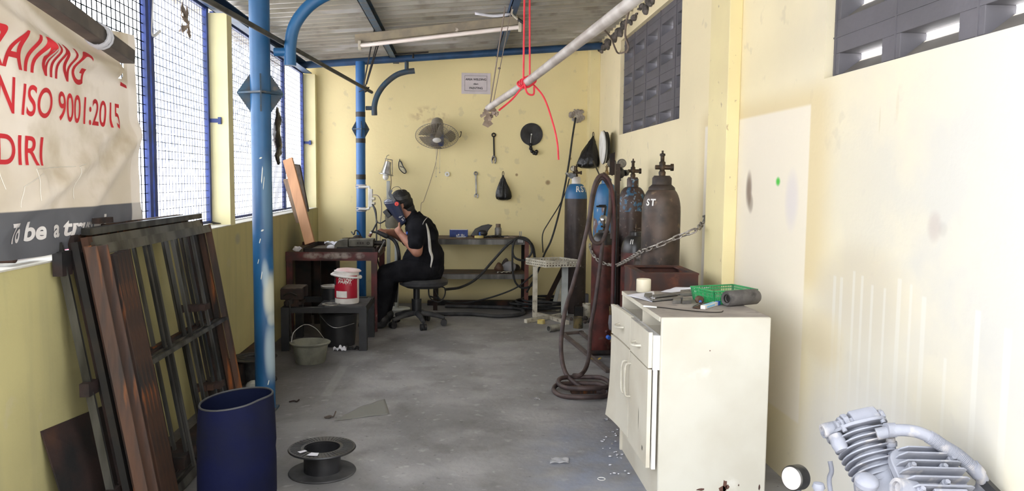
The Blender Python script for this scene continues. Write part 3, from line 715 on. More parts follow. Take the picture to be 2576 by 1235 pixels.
for k in range(5): mb.torus(mid + V(((k - 2) * .014, 0, (k - 2) * .007)), .031, .007, ax @ Matrix.Rotation(.35 * (k - 2), 4, 'X'), 16, 6)
mb.tube(cr([mid + V((-.02, -.03, 0)), mid + V((0, -.04, -.07)), mid + V((.04, -.04, -.08)), mid + V((.045, -.03, -.03))], 5), .006, 6); part('knot', mb, 'red_rope', t)
mb = MB(); mb.tube(cr([mid + V((-.02, -.03, -.02)), P(1290, 248, 5.08), P(1255, 278, 5.05)], 6), .006, 6); part('short_end', mb, 'red_rope', t)
mb = MB(); mb.tube(cr([mid + V((.03, 0, .0)), P(1368, 245, 5.08), P(1391, 310, 5.08), P(1402, 360, 5.08), P(1405, 402, 5.08)], 8), .0062, 6); part('long_end', mb, 'red_rope', t)
t = thing('pipe_string', P(1260, 60, 6.25), 'pair of thin brown strings holding the lower pipe end', 'string')
for (a, b, r) in (((1271, 12), (1232, 268), .005), ((1288, 40), (1240, 262), .003)):
    q0 = P(*a, 6.1); q0.z = roofz(q0.x) - .07; mb = MB(); mb.tube([q0, P(*b, 6.2)], r, 6); part('strand', mb, 'string', t)
mb = MB(); mb.ball(P(1256, 172, 6.15), .012, 8, 6, (1, 1, .7)); part('knot', mb, 'string', t)
mb = MB(); c = PA
for k in range(26):
    u = V((random.gauss(0, 1), random.gauss(0, .5), random.gauss(0, 1))).normalized(); w = u.cross(V((0, 1, .2))).normalized(); s = random.uniform(.03, .06)
    o = c + V((random.uniform(-.02, .03), -.02, -.02 - random.uniform(0, .05)))
    mb.add([o, o + u * s + w * s * .4, o + u * s * 1.2, o + u * s - w * s * .4], [(0, 1, 2, 3)])
mb.add([c + V((-.01, 0, -.06)), c + V((-.045, -.01, -.13)), c + V((.0, 0, -.15)), c + V((.04, .01, -.12))], [(0, 1, 2, 3)])
single('torn_rag', mb, 'foam', 'torn brown scrap stuffed in the lower end of the white pipe', 'rag', solid=.002, smooth=0)
# ---- fluorescent lamp
t = thing('fluorescent_lamp', P(1100, 95, 6.6), 'dusty fluorescent batten with a bare unlit tube under the roof', 'ceiling lamp')
A, B = P(896, 98, 6.85), P(1305, 52, 6.35)
mb = MB(); mb.beam(A, B, .05, .07); part('batten', mb, 'batten', t, bevel=.003)
A2, B2 = P(905, 115, 6.80), P(1308, 68, 6.30)
mb = MB(); mb.cyl(A2, B2, .0165, 16); part('tube', mb, 'tube_white', t)
for q in (A2, B2):
    mb = MB(); mb.box(q.x - .012, q.x + .012, q.y - .02, q.y + .02, q.z - .035, q.z + .04); part('lamp_holder', mb, 'dirty_white', t, bevel=.003)
mb = MB(); a = P(1275, 44, 6.33); mb.grid(lambda u, v: a + V((-.25 + u * .28, -.03 - .01 * math.sin(u * 9), .02 + .02 * v - .03 * u * (1 - u) * 2 - .01)), 8, 2); part('paper_scrap', mb, 'paper', t, solid=.002)
t = thing('lamp_cable', P(1295, 30, 6.2), 'twisted white cable with black taped end beside the lamp', 'cable')
mb = MB(); mb.tube(cr([P(1296, 8, 6.2), P(1288, 28, 6.2), P(1290, 38, 6.2), P(1304, 50, 6.2), P(1308, 54, 6.2)], 6), .007, 6); part('cord', mb, 'dirty_white', t)
mb = MB(); mb.tube([P(1303, 48, 6.2), P(1317, 58, 6.2)], .012, 8); part('taped_end', mb, 'black_tape', t)
mb = MB(); a, b = P(992, 137, 8.0), P(1078, 131, 8.0); mb.cyl(a, b, .008, 8); mb.cyl(a.lerp(b, .55) + V((0, 0, -.05)), a.lerp(b, .55), .01, 8)
single('iron_bar', mb, 'steel_dark', 'short dark iron bar welded above the top beam by the slim post', 'bar')
# cables at the right top and torn hole
mb = MB(); 
mb.tube(cr([P(1520, 75, 6.6), P(1537, 95, 7.0), P(1547, 120, 7.2), PX(1556, 134, 1.47), PX(1576, 130, 1.50)], 7), .008, 7)
single('brown_cable', mb, 'string', 'brown cable curling from the white pipe into the grey block vent', 'cable')
mb = MB(); mb.tube(cr([PX(1583, 22, 1.44), PX(1575, 60, 1.45), PX(1573, 90, 1.46), PX(1581, 118, 1.47), PX(1576, 132, 1.49)], 7), .010, 7)
single('brown_cable', mb, 'string', 'thicker brown cable dropping straight from the roof line into the block vent', 'cable')
mb = MB(); c = P(1452, 291, 8.58)
for k in range(46):
    a = random.uniform(0, 6.28); q = random.random() ** .6; mb.ball(c + V((math.cos(a) * q * .08, 0, math.sin(a) * q * .075)), random.uniform(.010, .026), 7, 5, (1, .5, 1))
single('wall_patch', mb, 'plaster', 'rough grey plaster patch round a cable hole, upper right of back wall', 'plaster patch', smooth=0)
t = thing('black_cable', P(1400, 560, 8.4), 'two black cables dropping from the plaster patch to behind the white stand', 'cable')
mb = MB(); mb.tube(cr([P(1448, 296, 8.55), P(1440, 345, 8.5), P(1428, 430, 8.45), P(1410, 520, 8.4), P(1388, 600, 8.35), P(1370, 638, 8.3), P(1350, 690, 8.2), P(1325, 735, 8.1)], 6), .010, 8); part('thick_cable', mb, 'black_rubber', t)
mb = MB(); mb.tube(cr([P(1432, 450, 8.0), P(1424, 480, 8.2), P(1405, 520, 8.35), P(1380, 560, 8.4), P(1365, 590, 8.4), P(1366, 635, 8.3)], 6), .006, 8); part('thin_cable', mb, 'black_rubber', t)

# ================================================================= BACK WALL THINGS
def wp(px, py, off=.0): return P(px, py, YB - off)
t = thing('wall_sign', wp(1197, 211), 'white printed wall notice for the welding and painting area', 'sign')
a, b = wp(1161, 183, .004), wp(1234, 237, .004)
mb = MB(); mb.box(a.x, b.x, YB - .005, YB, b.z, a.z); part('paper', mb, 'sign_paper', t, smooth=0)
a2, b2 = wp(1169, 190, .004), wp(1225, 229, .004); mb = MB(); w = .002
for q in ((a2.x, b2.x, a2.z - w, a2.z), (a2.x, b2.x, b2.z, b2.z + w), (a2.x, a2.x + w, b2.z, a2.z), (b2.x - w, b2.x, b2.z, a2.z)): mb.box(q[0], q[1], YB - .0065, YB - .005, q[2], q[3])
part('border', mb, 'ink', t, smooth=0)
for s, x0, x1, py, h in (('AREA WELDING', 1171, 1223, 202, .021), ('dan', 1191, 1203, 213, .017), ('PAINTING', 1181, 1214, 224, .021)):
    q0, q1 = wp(x0, py, 0), wp(x1, py, 0); mb = MB(); put_text(mb, s, lambda x, y, q0=q0: V((q0.x + x, YB - .006, q0.z + y)), h, q1.x - q0.x, bold=.022); part('lettering', mb, 'ink', t, smooth=0)

# wall fan
c = wp(1099, 345, .30)
t = thing('wall_fan', (c.x, YB, c.z), 'dusty grey wall fan with blue base, tilted down on the back wall', 'fan')
b = wp(1100, 352, .0)
mb = MB(); mb.box(b.x - .07, b.x + .07, YB - .05, YB, b.z - .07, b.z + .09); part('base', mb, 'fan_blue', t, bevel=.025, seg=4)
nrm = V((0, -.55, -.83)).normalized(); rot = nrm.to_track_quat('Z', 'Y').to_matrix().to_4x4()
cc = V((c.x, YB - .27, c.z + .012))
mb = MB(); mb.tube([V((b.x, YB - .03, b.z + .02)), V((b.x, YB - .12, b.z + .05)), cc - nrm * .1], .028, 12); part('neck', mb, 'fan_grey', t)
mb = MB(); mb.lathe([(0, -.215), (.040, -.212), (.058, -.195), (.066, -.15), (.066, -.05), (.05, -.03), (0, -.03)], cc + V((0, 0, 0)), 20, rot.to_3x3()); part('motor', mb, 'fan_grey', t)
mb = MB(); R = .222
for k in range(44):
    a = 2 * pi * k / 44; pts = []
    for (rr, zz) in ((.045, .055), (.12, .05), (.19, .028), (R, 0.0), (.19, -.028), (.12, -.045), (.055, -.05)): pts.append(cc + rot.to_3x3() @ V((rr * math.cos(a), rr * math.sin(a), zz)))
    mb.tube(pts, .0014, 4)
for (rr, zz) in ((R, 0), (.12, .05), (.12, -.045)): mb.torus(cc + rot.to_3x3() @ V((0, 0, zz)), rr, .003 if rr == R else .002, rot, 40, 5)
part('cage', mb, 'fan_wire', t)
mb = MB(); mb.lathe([(0, .062), (.035, .06), (.045, .052), (0, .05)], cc, 20, rot.to_3x3()); part('cage_badge', mb, 'white_paint', t)
for k in range(3):
    mb = MB(); a0 = k * 2 * pi / 3
    mb.grid(lambda u, v: cc + rot.to_3x3() @ V(((.03 + .165 * u) * math.cos(a0 + (v - .5) * (1.0 + .6 * u)), (.03 + .165 * u) * math.sin(a0 + (v - .5) * (1.0 + .6 * u)), (v - .5) * .05)), 6, 6); part('blade', mb, 'fan_blade', t, solid=.002)
for px in (1097, 1106):
    mb = MB(); mb.tube([wp(px, 368, .06), wp(px, 443 if px < 1100 else 433, .05)], .002, 5); mb.ball(wp(px, 444 if px < 1100 else 434, .05), .007, 8, 6); part('pull_cord', mb, 'dirty_white', t)
mb = MB(); mb.tube(cr([wp(1102, 368, .03), wp(1096, 410, .02), wp(1086, 445, .02), wp(1078, 470, .02), wp(1066, 505, .02), wp(1058, 530, .05), wp(1058, 700, .05)], 8), .0028, 5); part('cable', mb, 'string', t)

# spanners
def spanner(px, y0, y1, dark, label, closed_bottom=True):
    top, bot = wp(px, y0, .012), wp(px + 1, y1, .012); L = top.z - bot.z
    t = thing('spanner', (top.x, YB - .012, bot.z), label, 'spanner')
    m = 'steel_dark' if dark else 'zinc'; mb = MB(); w = L * .055
    mb.beam(V((top.x, YB - .012, top.z - L * .08)), V((bot.x, YB - .012, bot.z + L * .12)), w, .006, up=(0, 1, 0)); part('shaft', mb, m, t, bevel=.001)
    mb = MB(); mb.torus(V((top.x, YB - .012, top.z - L * .05)), L * .062, L * .024, Matrix.Rotation(pi / 2, 4, 'X'), 16, 8); part('ring_end', mb, m, t)
    mb = MB(); R = L * .085; r = R * .52; pl = []; n = 14; a0, a1 = math.radians(-60), math.radians(240)
    for k in range(n + 1): a = a0 + (a1 - a0) * k / n; pl.append((R * math.cos(a), R * math.sin(a)))
    pl += [(-r * .75, -R * .9), (-r * .75, 0), (-r * .4, r * .8), (r * .4, r * .8), (r * .75, 0), (r * .75, -R * .9)]
    mb.prism(pl, Matrix.Translation(V((bot.x, YB - .006, bot.z + L * .085))) @ Matrix.Rotation(.25, 4, 'Y') @ Matrix.Rotation(pi / 2, 4, 'X'), .009); part('open_jaw', mb, m, t, smooth=0)
    mb = MB(); mb.cyl(V((top.x, YB, top.z - L * .035)), V((top.x, YB - .03, top.z - L * .03)), .003, 6); part('nail', mb, 'steel_dark', t)
    return t
spanner(1242, 336, 405, True, 'larger dark spanner hanging below the white pipe end')
mb = MB(); q = wp(1242, 404, .014); 
for sg in (-1, 1): mb.tube(cr([q + V((0, 0, .05)), q + V((sg * .018, -.003, .03)), q + V((sg * .022, -.003, 0)), q + V((sg * .012, -.003, -.03))], 4), .006, 6)
mb.ball(q + V((0, 0, .045)), .014, 10, 6, (1, .5, 1)); single('wire_snips', mb, 'zinc', 'small open-jawed tool hooked on the bottom of the larger spanner', 'tool')
spanner(1197, 433, 498, False, 'smaller bright spanner hanging alone on the back wall')
# round black disc with knotted tail
t = thing('rubber_disc', wp(1337, 338, .02), 'round flat black disc hung by a white string with a knotted black tail', 'disc')
q = wp(1337, 338, .0); mb = MB(); mb.lathe([(0, 0), (.118, 0), (.121, .006), (.118, .013), (.02, .018), (.012, .012), (0, .012)], V((q.x, YB - .004, q.z)), 40, Matrix.Rotation(pi / 2, 3, 'X')); part('disc', mb, 'black_rubber', t)
mb = MB(); mb.tube(cr([wp(1337, 336, .03), wp(1335, 352, .03), wp(1335, 362, .03)], 5), .003, 5); mb.ball(wp(1337, 338, .024), .009, 8, 6); part('string', mb, 'white_paint', t)
mb = MB(); pp = cr([wp(1335, 365, .04), wp(1336, 376, .04), wp(1342, 384, .04), wp(1348, 386, .04), wp(1350, 380, .04)], 4)
for i, p_ in enumerate(pp): mb.ball(p_, .015 + .006 * (i % 3 == 0), 8, 6)
part('knotted_tail', mb, 'bag_black', t)
# tape roll on a nail
q = wp(1125, 438, .0); mb = MB(); mb.lathe([(.010, 0), (.026, 0), (.026, .02), (.010, .02), (.010, 0)], V((q.x, YB - .002, q.z)), 20, Matrix.Rotation(pi / 2, 3, 'X'))
mb.cyl(V((q.x, YB, q.z + .008)), V((q.x, YB - .035, q.z + .01)), .003, 6); single('tape_roll', mb, 'white_paint', 'small white tape roll on a nail right of the fan cords', 'tape')
mb = MB(); q = wp(1158, 332, 0); mb.tube(cr([q, q + V((.01, -.03, .0)), q + V((.005, -.03, -.04)), q + V((-.01, -.02, -.06))], 4), .004, 5); single('wall_hook', mb, 'steel_dark', 'tiny bent black hook in the wall right of the fan', 'hook')
# plastic bags
def bag(c, R, H, label, yflat=.5, seed=1, scale=None, nail=None, lean=0.0):
    t = thing('plastic_bag', c, label, 'bag'); rnd = random.Random(seed)
    ph = [rnd.uniform(0, 6) for _ in range(5)]
    def fn(a, z, r): return 1 + .09 * math.sin(3 * a + ph[0] + z * 9) + .06 * math.sin(7 * a + ph[1] - z * 20) + .04 * math.sin(12 * a + ph[2])
    prof = [(0, 0), (R * .55, .01 * H), (R * .92, .06 * H), (R, .16 * H), (R * .93, .32 * H), (R * .74, .52 * H), (R * .52, .68 * H), (R * .36, .78 * H), (R * .34, .82 * H), (R * .16, .92 * H), (R * .07, H), (0, H)]
    mb = MB(); mb.lathe(prof, c, 40, Matrix.Shear('XY', 3, (0, 0)) if False else None, 1, yflat, fn)
    mb.v = [p + V((lean * (p.z - c.z), 0, 0)) for p in mb.v]
    part('sack', mb, 'bag_black', t, smooth=60)
    mb = MB(); top = c + V((lean * H, 0, H))
    mb.tube(cr([top + V((-.006, 0, -.02)), top + V((-.008, 0, .02)), top + V((.0, 0, .04)), top + V((.008, 0, .02)), top + V((.006, 0, -.02))], 4), .0035, 5); part('handle', mb, 'bag_black', t)
    return t
q = wp(1265, 504, .055); bag(q, .082, .27, 'small black plastic bag hanging flat on the back wall above the bench', .55, 3)
q = PX(1478, 424, 1.36); bag(q, .112, .345, 'bulky black plastic bag hanging on the right wall corner', .8, 5, lean=.16)
mb = MB(); mb.cyl(PX(1492, 405, 1.33), PX(1508, 440, 1.30), .007, 8); single('bent_rod', mb, 'steel_dark', 'short dark rod poking out below the bulky black bag', 'rod')
# round plates on right wall
for (px, py, r, x_, ml, lab) in ((1518, 371, .155, 1.37, 'white_paint', 'round white disc hanging edge-on on the right wall'), (1526, 371, .150, 1.425, 'black_rubber', 'round black disc hanging behind the white one on the right wall')):
    q = PX(px, py, x_); mb = MB(); mb.lathe([(0, 0), (r * .93, 0), (r, -.008), (r, .014), (r * .93, .018), (0, .018)], q, 40, Matrix.Rotation(-pi / 2 - .03, 3, 'Y'))
    t = thing('wall_disc', q, lab, 'disc'); part('disc', mb, ml, t)
    if ml == 'white_paint': mb = MB(); mb.torus(q, r, .005, Matrix.Rotation(pi / 2, 4, 'Y'), 40, 6); part('rim', mb, 'steel_dark', t)
# safety glasses
t = thing('safety_glasses', wp(1014, 421, .03), 'black framed safety glasses hung by one arm beside the work lamp', 'glasses')
C = [wp(a, b, .04) for a, b in ((1005, 405), (1003, 412), (1004, 423), (1010, 431), (1017, 436), (1022, 433), (1019, 425), (1014, 418), (1010, 408))]
mb = MB(); mb.tube(cr(C, 4, True), .005, 6, closed=True); mb.tube([wp(1006, 418, .04), wp(1013, 421, .04)], .004, 5); mb.tube([C[0], C[0] + V((0, .03, .02))], .004, 5); mb.tube(cr([wp(1021, 434, .04), wp(1016, 424, .02), wp(1006, 404, .01)], 4), .003, 5); part('frame', mb, 'black_plastic', t)
mb = MB(); mb.add(C, [tuple(range(9))]); part('lens', mb, 'glass_lens', t, smooth=0)
# work lamp on an upright
t = thing('work_lamp', wp(975, 425, .15), 'grey metal work lamp with wire cage and bare bulb hung on the back wall', 'work lamp')
LQ = lambda a, b: P(a, b, YB - .14)
c = LQ(971, 440); tilt = Matrix.Rotation(.18, 3, 'Y')
mb = MB(); mb.lathe([(.072, .0), (.078, .004), (.078, .010), (.052, .016), (.034, .10), (.030, .14), (0, .145), (0, .14), (.028, .135), (.03, .1), (.048, .014), (.072, 0)], c, 28, tilt); part('reflector', mb, 'chrome', t)
for k in range(3):
    a = k * 2.1 + .4; mb = MB(); mb.tube([c + tilt @ V((.07 * math.cos(a), .07 * math.sin(a), .008)), c + tilt @ V((.038 * math.cos(a), .038 * math.sin(a), .165))], .004, 5); part('cage_rod', mb, 'zinc', t)
mb = MB(); mb.torus(c + tilt @ V((0, 0, .165)), .038, .004, tilt.to_4x4(), 20, 5); mb.tube(cr([c + tilt @ V((-.03, 0, .165)), c + V((.01, .02, .20)), c + V((.02, .13, .21))], 4), .0035, 5); part('top_ring', mb, 'zinc', t)
mb = MB(); mb.ball(c + tilt @ V((0, 0, -.02)), .032, 16, 10, (1, 1, 1.15)); part('bulb', mb, 'bulb', t)
mb = MB(); mb.tube(cr([LQ(978, 405), LQ(982, 430), LQ(984, 460), LQ(980, 500), LQ(978, 560), LQ(980, 600)], 6), .004, 5); part('cord', mb, 'string', t)
mb = MB(); a = P(977, 455, 8.44); b = P(977, 560, 8.44); mb.box(a.x - .018, a.x + .018, 8.42, 8.46, 0, a.z); single('lamp_upright', mb, mat('pale_metal', (0.50, 0.52, 0.50), (0.40, 0.42, 0.40), 0.5, scale=8), 'pale upright strip standing behind the welder under the work lamp', 'upright', bevel=.003)
# ================================================================= BACK BENCH
bz = P(1200, 604, 8.15).z; bx0, bx1 = P(1085, 604, 8.15).x, P(1331, 604, 8.15).x; sz = P(1200, 692, 8.15).z
t = thing('workbench', ((bx0 + bx1) / 2, 8.36, 0), 'long steel workbench with brown board shelves against the back wall', 'workbench')
mb = MB(); mb.box(bx0, bx1 - .05, 8.15, 8.58, bz, bz + .018); part('worktop', mb, 'wood_top', t, bevel=.003)
mb = MB(); mb.box(bx0, bx1 - .0, 8.135, 8.15, bz - .045, bz + .008); mb.box(bx0, bx1, 8.57, 8.585, bz - .045, bz); mb.box(bx1 - .05, bx1 - .045, 8.15, 8.57, bz - .045, bz + .008); part('top_frame', mb, 'raw_steel', t, smooth=0)
mb = MB(); mb.box(bx0, bx1 - .03, 8.15, 8.55, sz, sz + .015); part('lower_shelf', mb, 'wood_top', t, bevel=.003)
mb = MB(); mb.box(bx0, bx1 - .03, 8.135, 8.15, sz - .04, sz + .01); mb.box(bx0, bx1 - .03, 8.55, 8.565, sz - .04, sz + .01); part('shelf_frame', mb, 'raw_steel', t, smooth=0)
for (lx, ly) in ((bx1 - .045, 8.13), (bx1 - .045, 8.54), (bx0 + .02, 8.13), (bx0 + .02, 8.54)):
    mb = MB(); mb.box(lx, lx + .042, ly, ly + .042, 0, bz + (.012 if lx > 0 and ly < 8.3 else 0)); part('leg', mb, 'red_brown_steel' if ly < 8.3 and lx > 0 else 'rust_dark', t, smooth=0)
for px in (1307, 1311):
    mb = MB(); a = P(px, 605, 8.16); mb.cyl(V((a.x, 8.16, bz)), V((a.x, 8.16, P(px, 582, 8.16).z)), .0035, 6); part('guide_pin', mb, 'zinc', t)
mb = MB(); a = P(1309, 606, 8.12); mb.box(a.x - .03, a.x + .03, 8.11, 8.135, a.z - .02, a.z + .02); part('bracket', mb, 'zinc', t, bevel=.003)
T = bz + .018
def top_at(px, py, z): q = PZ(px, py, z); return q
t = thing('glove_box', (0, 8.4, T), 'dark blue carton with white print standing on the bench', 'box')
a, b = P(1131, 590, 8.35).x, P(1177, 590, 8.35).x
mb = MB(); mb.box(a, b, 8.35, 8.45, T, T + .072); part('carton', mb, 'navy_card', t, bevel=.003)
mb = MB(); mb.box(a + .008, b - .008, 8.37, 8.43, T + .072, T + .074); part('lid_panel', mb, 'paper', t)
mb = MB()
for k in range(5): mb.box(a + .07 + k * .018, a + .083 + k * .018, 8.347, 8.35, T + .008 + .006 * (k % 3), T + .022 + .008 * (k % 2))
part('printed_letters', mb, 'white_paint', t, smooth=0)
mb = MB(); a = P(1183, 596, 8.3); b = P(1245, 566, 8.4)
pl = [(0, 0), (.05, .075), (.12, .11), (.19, .125), (.235, .115), (.19, .06), (.17, .0), (.08, -.005)]
mb.prism(pl, Matrix.Translation(V((a.x, 8.36, T + .008))) @ Matrix.Rotation(pi / 2 - .15, 4, 'X'), .035); mb.ball(V((a.x + .13, 8.33, T + .04)), .045, 12, 8, (1.2, .8, .8))
tt = thing('spare_mask', V((a.x + .1, 8.34, T)), 'black curved welding mask shell lying on the bench', 'mask'); part('shell', mb, 'black_plastic', tt, bevel=.006)
mb = MB(); mb.box(a.x + .09, a.x + .115, 8.30, 8.325, T + .02, T + .055); part('lens_box', mb, 'bright_blue', tt, bevel=.003)
q = P(1205, 597, 8.22); mb = MB(); mb.lathe([(.022, 0), (.047, 0), (.047, .022), (.022, .022), (.022, 0)], V((q.x, 8.22, T)), 28); single('tape_roll', mb, 'yellow', 'yellow tape roll lying flat at the bench front edge', 'tape')
q = P(1253, 590, 8.42); t = thing('spray_can', V((q.x, 8.42, T)), 'grey bottle with a wide brown cap on the bench', 'bottle')
mb = MB(); mb.lathe([(0, 0), (.034, 0), (.036, .004), (.036, .085), (.028, .10), (0, .10)], V((q.x, 8.42, T)), 24); part('bottle', mb, 'tool_grey', t)
mb = MB(); mb.lathe([(0, .10), (.026, .10), (.026, .135), (0, .135)], V((q.x, 8.42, T)), 24); part('cap', mb, 'wood_grey', t)
for i, (px, py, w, h, m, lab) in enumerate(((1224, 600, .10, .022, 'black_rubber', 'black hand tool lying right of the yellow tape roll'), (1247, 603, .12, .026, 'steel_dark', 'dark pliers lying before the grey bottle'), (1270, 601, .09, .02, 'black_rubber', 'black lump of tape beside the pliers on the bench'),
                                           (1283, 596, .12, .014, 'foam', 'pinkish folded rag at the right end of the bench top'), (1160, 600, .10, .01, 'paper', 'thin white strip lying before the blue carton'), (1193, 602, .035, .02, 'red_steel', 'small dark red block before the yellow tape roll'))):
    q = P(px, py, 8.25 + .03 * (i % 3)); mb = MB(); mb.tube(cr([V((q.x - w / 2, q.y, T + h / 2)), V((q.x - w * .1, q.y - .015, T + h / 2)), V((q.x + w * .2, q.y + .01, T + h / 2)), V((q.x + w / 2, q.y, T + h / 2))], 3), 1, 8, radii=[h / 2 * k for k in (.6, .8, 1, 1, 1, .9, .9, 1, .8, .5)])
    single(('hand_tool', 'pliers', 'tape_lump', 'folded_rag', 'paper_strip', 'metal_block')[i], mb, m, lab, ('tool', 'pliers', 'tape', 'rag', 'paper', 'block')[i])
# lower shelf clutter
S = sz + .015
for i, (px, w, h, m, nm, lab) in enumerate(((1256, .10, .10, 'leather', 'leather_glove', 'crumpled brown leather glove on the bench lower shelf'), (1281, .15, .12, 'clear_film', 'plastic_bag', 'clear plastic bag of oddments on the bench lower shelf'), (1272, .09, .14, 'dirt_brown', 'rolled_cloth', 'dirty brown rolled cloth behind the clear bag on the lower shelf'), (1298, .08, .07, 'wood_dark', 'wood_block', 'dark block at the right end of the lower shelf'))):
    q = P(px, 680, 8.22 + .07 * i); mb = MB(); mb.ball(V((q.x, q.y, S + h / 2)), 1, 16, 10, (w / 2, w / 2.4, h / 2))
    mb.v = [p + V((nz3(p, 18), nz3(p + V((3, 3, 3)), 18), nz3(p + V((7, 1, 3)), 18) * (1 if p.z > S + .015 else 0))) * .018 for p in mb.v]; single(nm, mb, m, lab, nm.split('_')[-1], smooth=50)
q = P(1270, 684, 8.18); mb = MB(); mb.grid(lambda u, v: V((q.x - .08 + .14 * u, 8.16 + .1 * v, S + .006 + .012 * abs(math.sin(u * 9 + v * 4)))), 12, 4); single('rag_strip', mb, 'dirty_white', 'torn pale rag spilling over the edge of the lower shelf', 'rag', solid=.002)
# cable coil on bench end
t = thing('welding_cable', P(1310, 640, 8.05), 'thick black welding cable coiled over the right end of the bench', 'cable')
mb = MB(); mb.tube(cr([P(1120, 728, 7.75), P(1160, 722, 7.9), P(1200, 700, 8.0), P(1240, 656, 8.05), P(1275, 618, 8.05), P(1305, 598, 8.08), P(1330, 605, 8.08), P(1344, 640, 8.08), P(1345, 680, 8.08), P(1342, 745, 8.08), P(1330, 775, 8.08)], 8), .0135, 8); part('cable', mb, 'black_rubber', t)
mb = MB(); mb.tube(cr([P(1300, 600, 8.06), P(1290, 625, 8.02), P(1293, 645, 8.0), P(1308, 654, 8.0), P(1325, 652, 8.02), P(1338, 632, 8.04), P(1330, 608, 8.06)], 8, True), .011, 8, closed=True); mb.tube(cr([P(1296, 602, 8.1), P(1289, 650, 8.03), P(1293, 700, 8.03), P(1308, 722, 8.03), P(1330, 722, 8.04), P(1342, 708, 8.06), P(1346, 650, 8.08), P(1335, 610, 8.1)], 8, True), .010, 8, closed=True); part('coil_loop', mb, 'black_rubber', t)
t = thing('hose_pile', (P(1375, 772, 8.0).x, 8.25, 0), 'heap of black cables coiled on the floor right of the bench', 'cable coil'); rnd = random.Random(4)
q = PZ(1345, 768, 0); 
for k in range(9):
    mb = MB(); R = rnd.uniform(.16, .30); cx, cy = q.x + rnd.uniform(-.12, .22), 8.18 + rnd.uniform(-.06, .08); z = .015 + k * .011
    mb.tube(cr([V((cx + R * math.cos(a) * rnd.uniform(.9, 1.1), min(cy + R * .8 * math.sin(a), 8.56), z + rnd.uniform(0, .015))) for a in [2 * pi * i / 9 for i in range(9)]], 4, True), .011, 6, closed=True); part('coil_loop', mb, 'black_rubber', t)
def cable(name, pts, r, m, lab, cat='cable', n=8, seg=8):
    mb = MB(); mb.tube(cr(pts, n), r, seg); return single(name, mb, m, lab, cat)
cable('floor_cable', [P(1080, 745, 7.6), P(1150, 762, 7.9), P(1220, 752, 8.0), P(1290, 728, 8.0), P(1330, 700, 8.05), P(1365, 665, 8.1)], .008, 'black_rubber', 'thin black cable sloping up under the bench to the white stand')
cable('floor_cable', [PZ(1070, 790, .02), PZ(1180, 790, .02), PZ(1250, 795, .02), PZ(1300, 792, .02), PZ(1318, 786, .02), PZ(1300, 776, .02), PZ(1220, 772, .02), PZ(1120, 770, .02)], .018, 'dusty_black', 'thick dusty cable looped along the floor before the bench')
mb = MB(); a, b = PZ(1075, 768, 0), PZ(1310, 768, 0); mb.box(a.x, b.x, 8.45, 8.55, 0, .045); single('floor_channel', mb, 'rust_dark', 'dark steel channel lying on the floor along the back wall', 'channel')
cable('looped_cord', [P(1078, 722, 7.45), P(1080, 745, 7.45), P(1092, 757, 7.45), P(1108, 758, 7.45), P(1119, 742, 7.45), P(1118, 724, 7.45), P(1100, 722, 7.47), P(1092, 728, 7.47), P(1108, 755, 7.47)], .006, 'black_rubber', 'thin black cord drooping in loops under the chair seat')

# ================================================================= RED TABLE
tz = P(830, 634, 6.98).z
x0, x1 = P(720, 640, 6.98).x, P(948, 640, 6.98).x; y0, y1 = 6.98, 7.72
t = thing('welding_table', ((x0 + x1) / 2, (y0 + y1) / 2, 0), 'dark red steel welding table with raised angle rim by the left wall', 'table')
mb = MB(); mb.box(x0, x1, y0, y1, tz - .012, tz); part('tabletop', mb, 'wood_top', t, smooth=0)
mb = MB(); rz_ = tz - .055
mb.box(x0 - .004, x1 + .004, y0 - .006, y0, rz_ - .02, tz + .0); mb.box(x0 - .004, x1 + .004, y1, y1 + .006, rz_, tz + .03)
mb.box(x0 - .006, x0, y0, y1, rz_, tz + .0); mb.box(x1, x1 + .006, y0, y1, rz_, tz + .0); m, x, pos, X_, Y_, Z_ = base_mat('apron_paint', 0.55)
c = x.mix(x.noise(8, 5, pos, .4, .6), (0.10, 0.014, 0.016), (0.04, 0.011, 0.011))
for (px_, rx, k) in ((785, .10, .75), (835, .13, .9), (868, .07, .8), (905, .05, .6)):
    q_ = P(px_, 643, 6.97); c = x.mix(x.m('MULTIPLY', x.blob(X_, Z_, q_.x, q_.z, rx, .036), x.m('MULTIPLY', x.noise(30, 4, pos, .3, .55), k)), c, (0.36, 0.31, 0.28))
fin(m, x, c); part('apron', mb, 'apron_paint', t, smooth=0)
mb = MB(); xi = P(762, 620, 6.98).x
mb.box(xi, x1, y0 + .02, y0 + .026, tz, tz + .03); mb.box(xi, xi + .006, y0 + .02, y1, tz, tz + .035); mb.box(xi, x1, y1 - .02, y1 - .014, tz, tz + .035); mb.box(x1 - .012, x1 - .006, y0 + .02, y1, tz, tz + .03); part('rim', mb, 'rust_dark', t, smooth=0)
for (lx, ly) in ((x0, y0), (x1 - .05, y0), (x0, y1 - .05), (x1 - .05, y1 - .05)):
    mb = MB(); mb.box(lx, lx + .05, ly, ly + .05, 0, tz - .012); part('leg', mb, 'red_steel', t, smooth=0)
# black panel / second support below the table at left
mb = MB(); a = P(735, 700, 7.4); mb.box(a.x, a.x + .17, 7.38, 7.42, 0, tz - .03); mb.box(a.x + .2, a.x + .26, 7.38, 7.42, 0, tz - .03); single('sheet_offcut', mb, 'rust_dark', 'dark steel sheet standing upright under the red table at left', 'sheet', smooth=0)
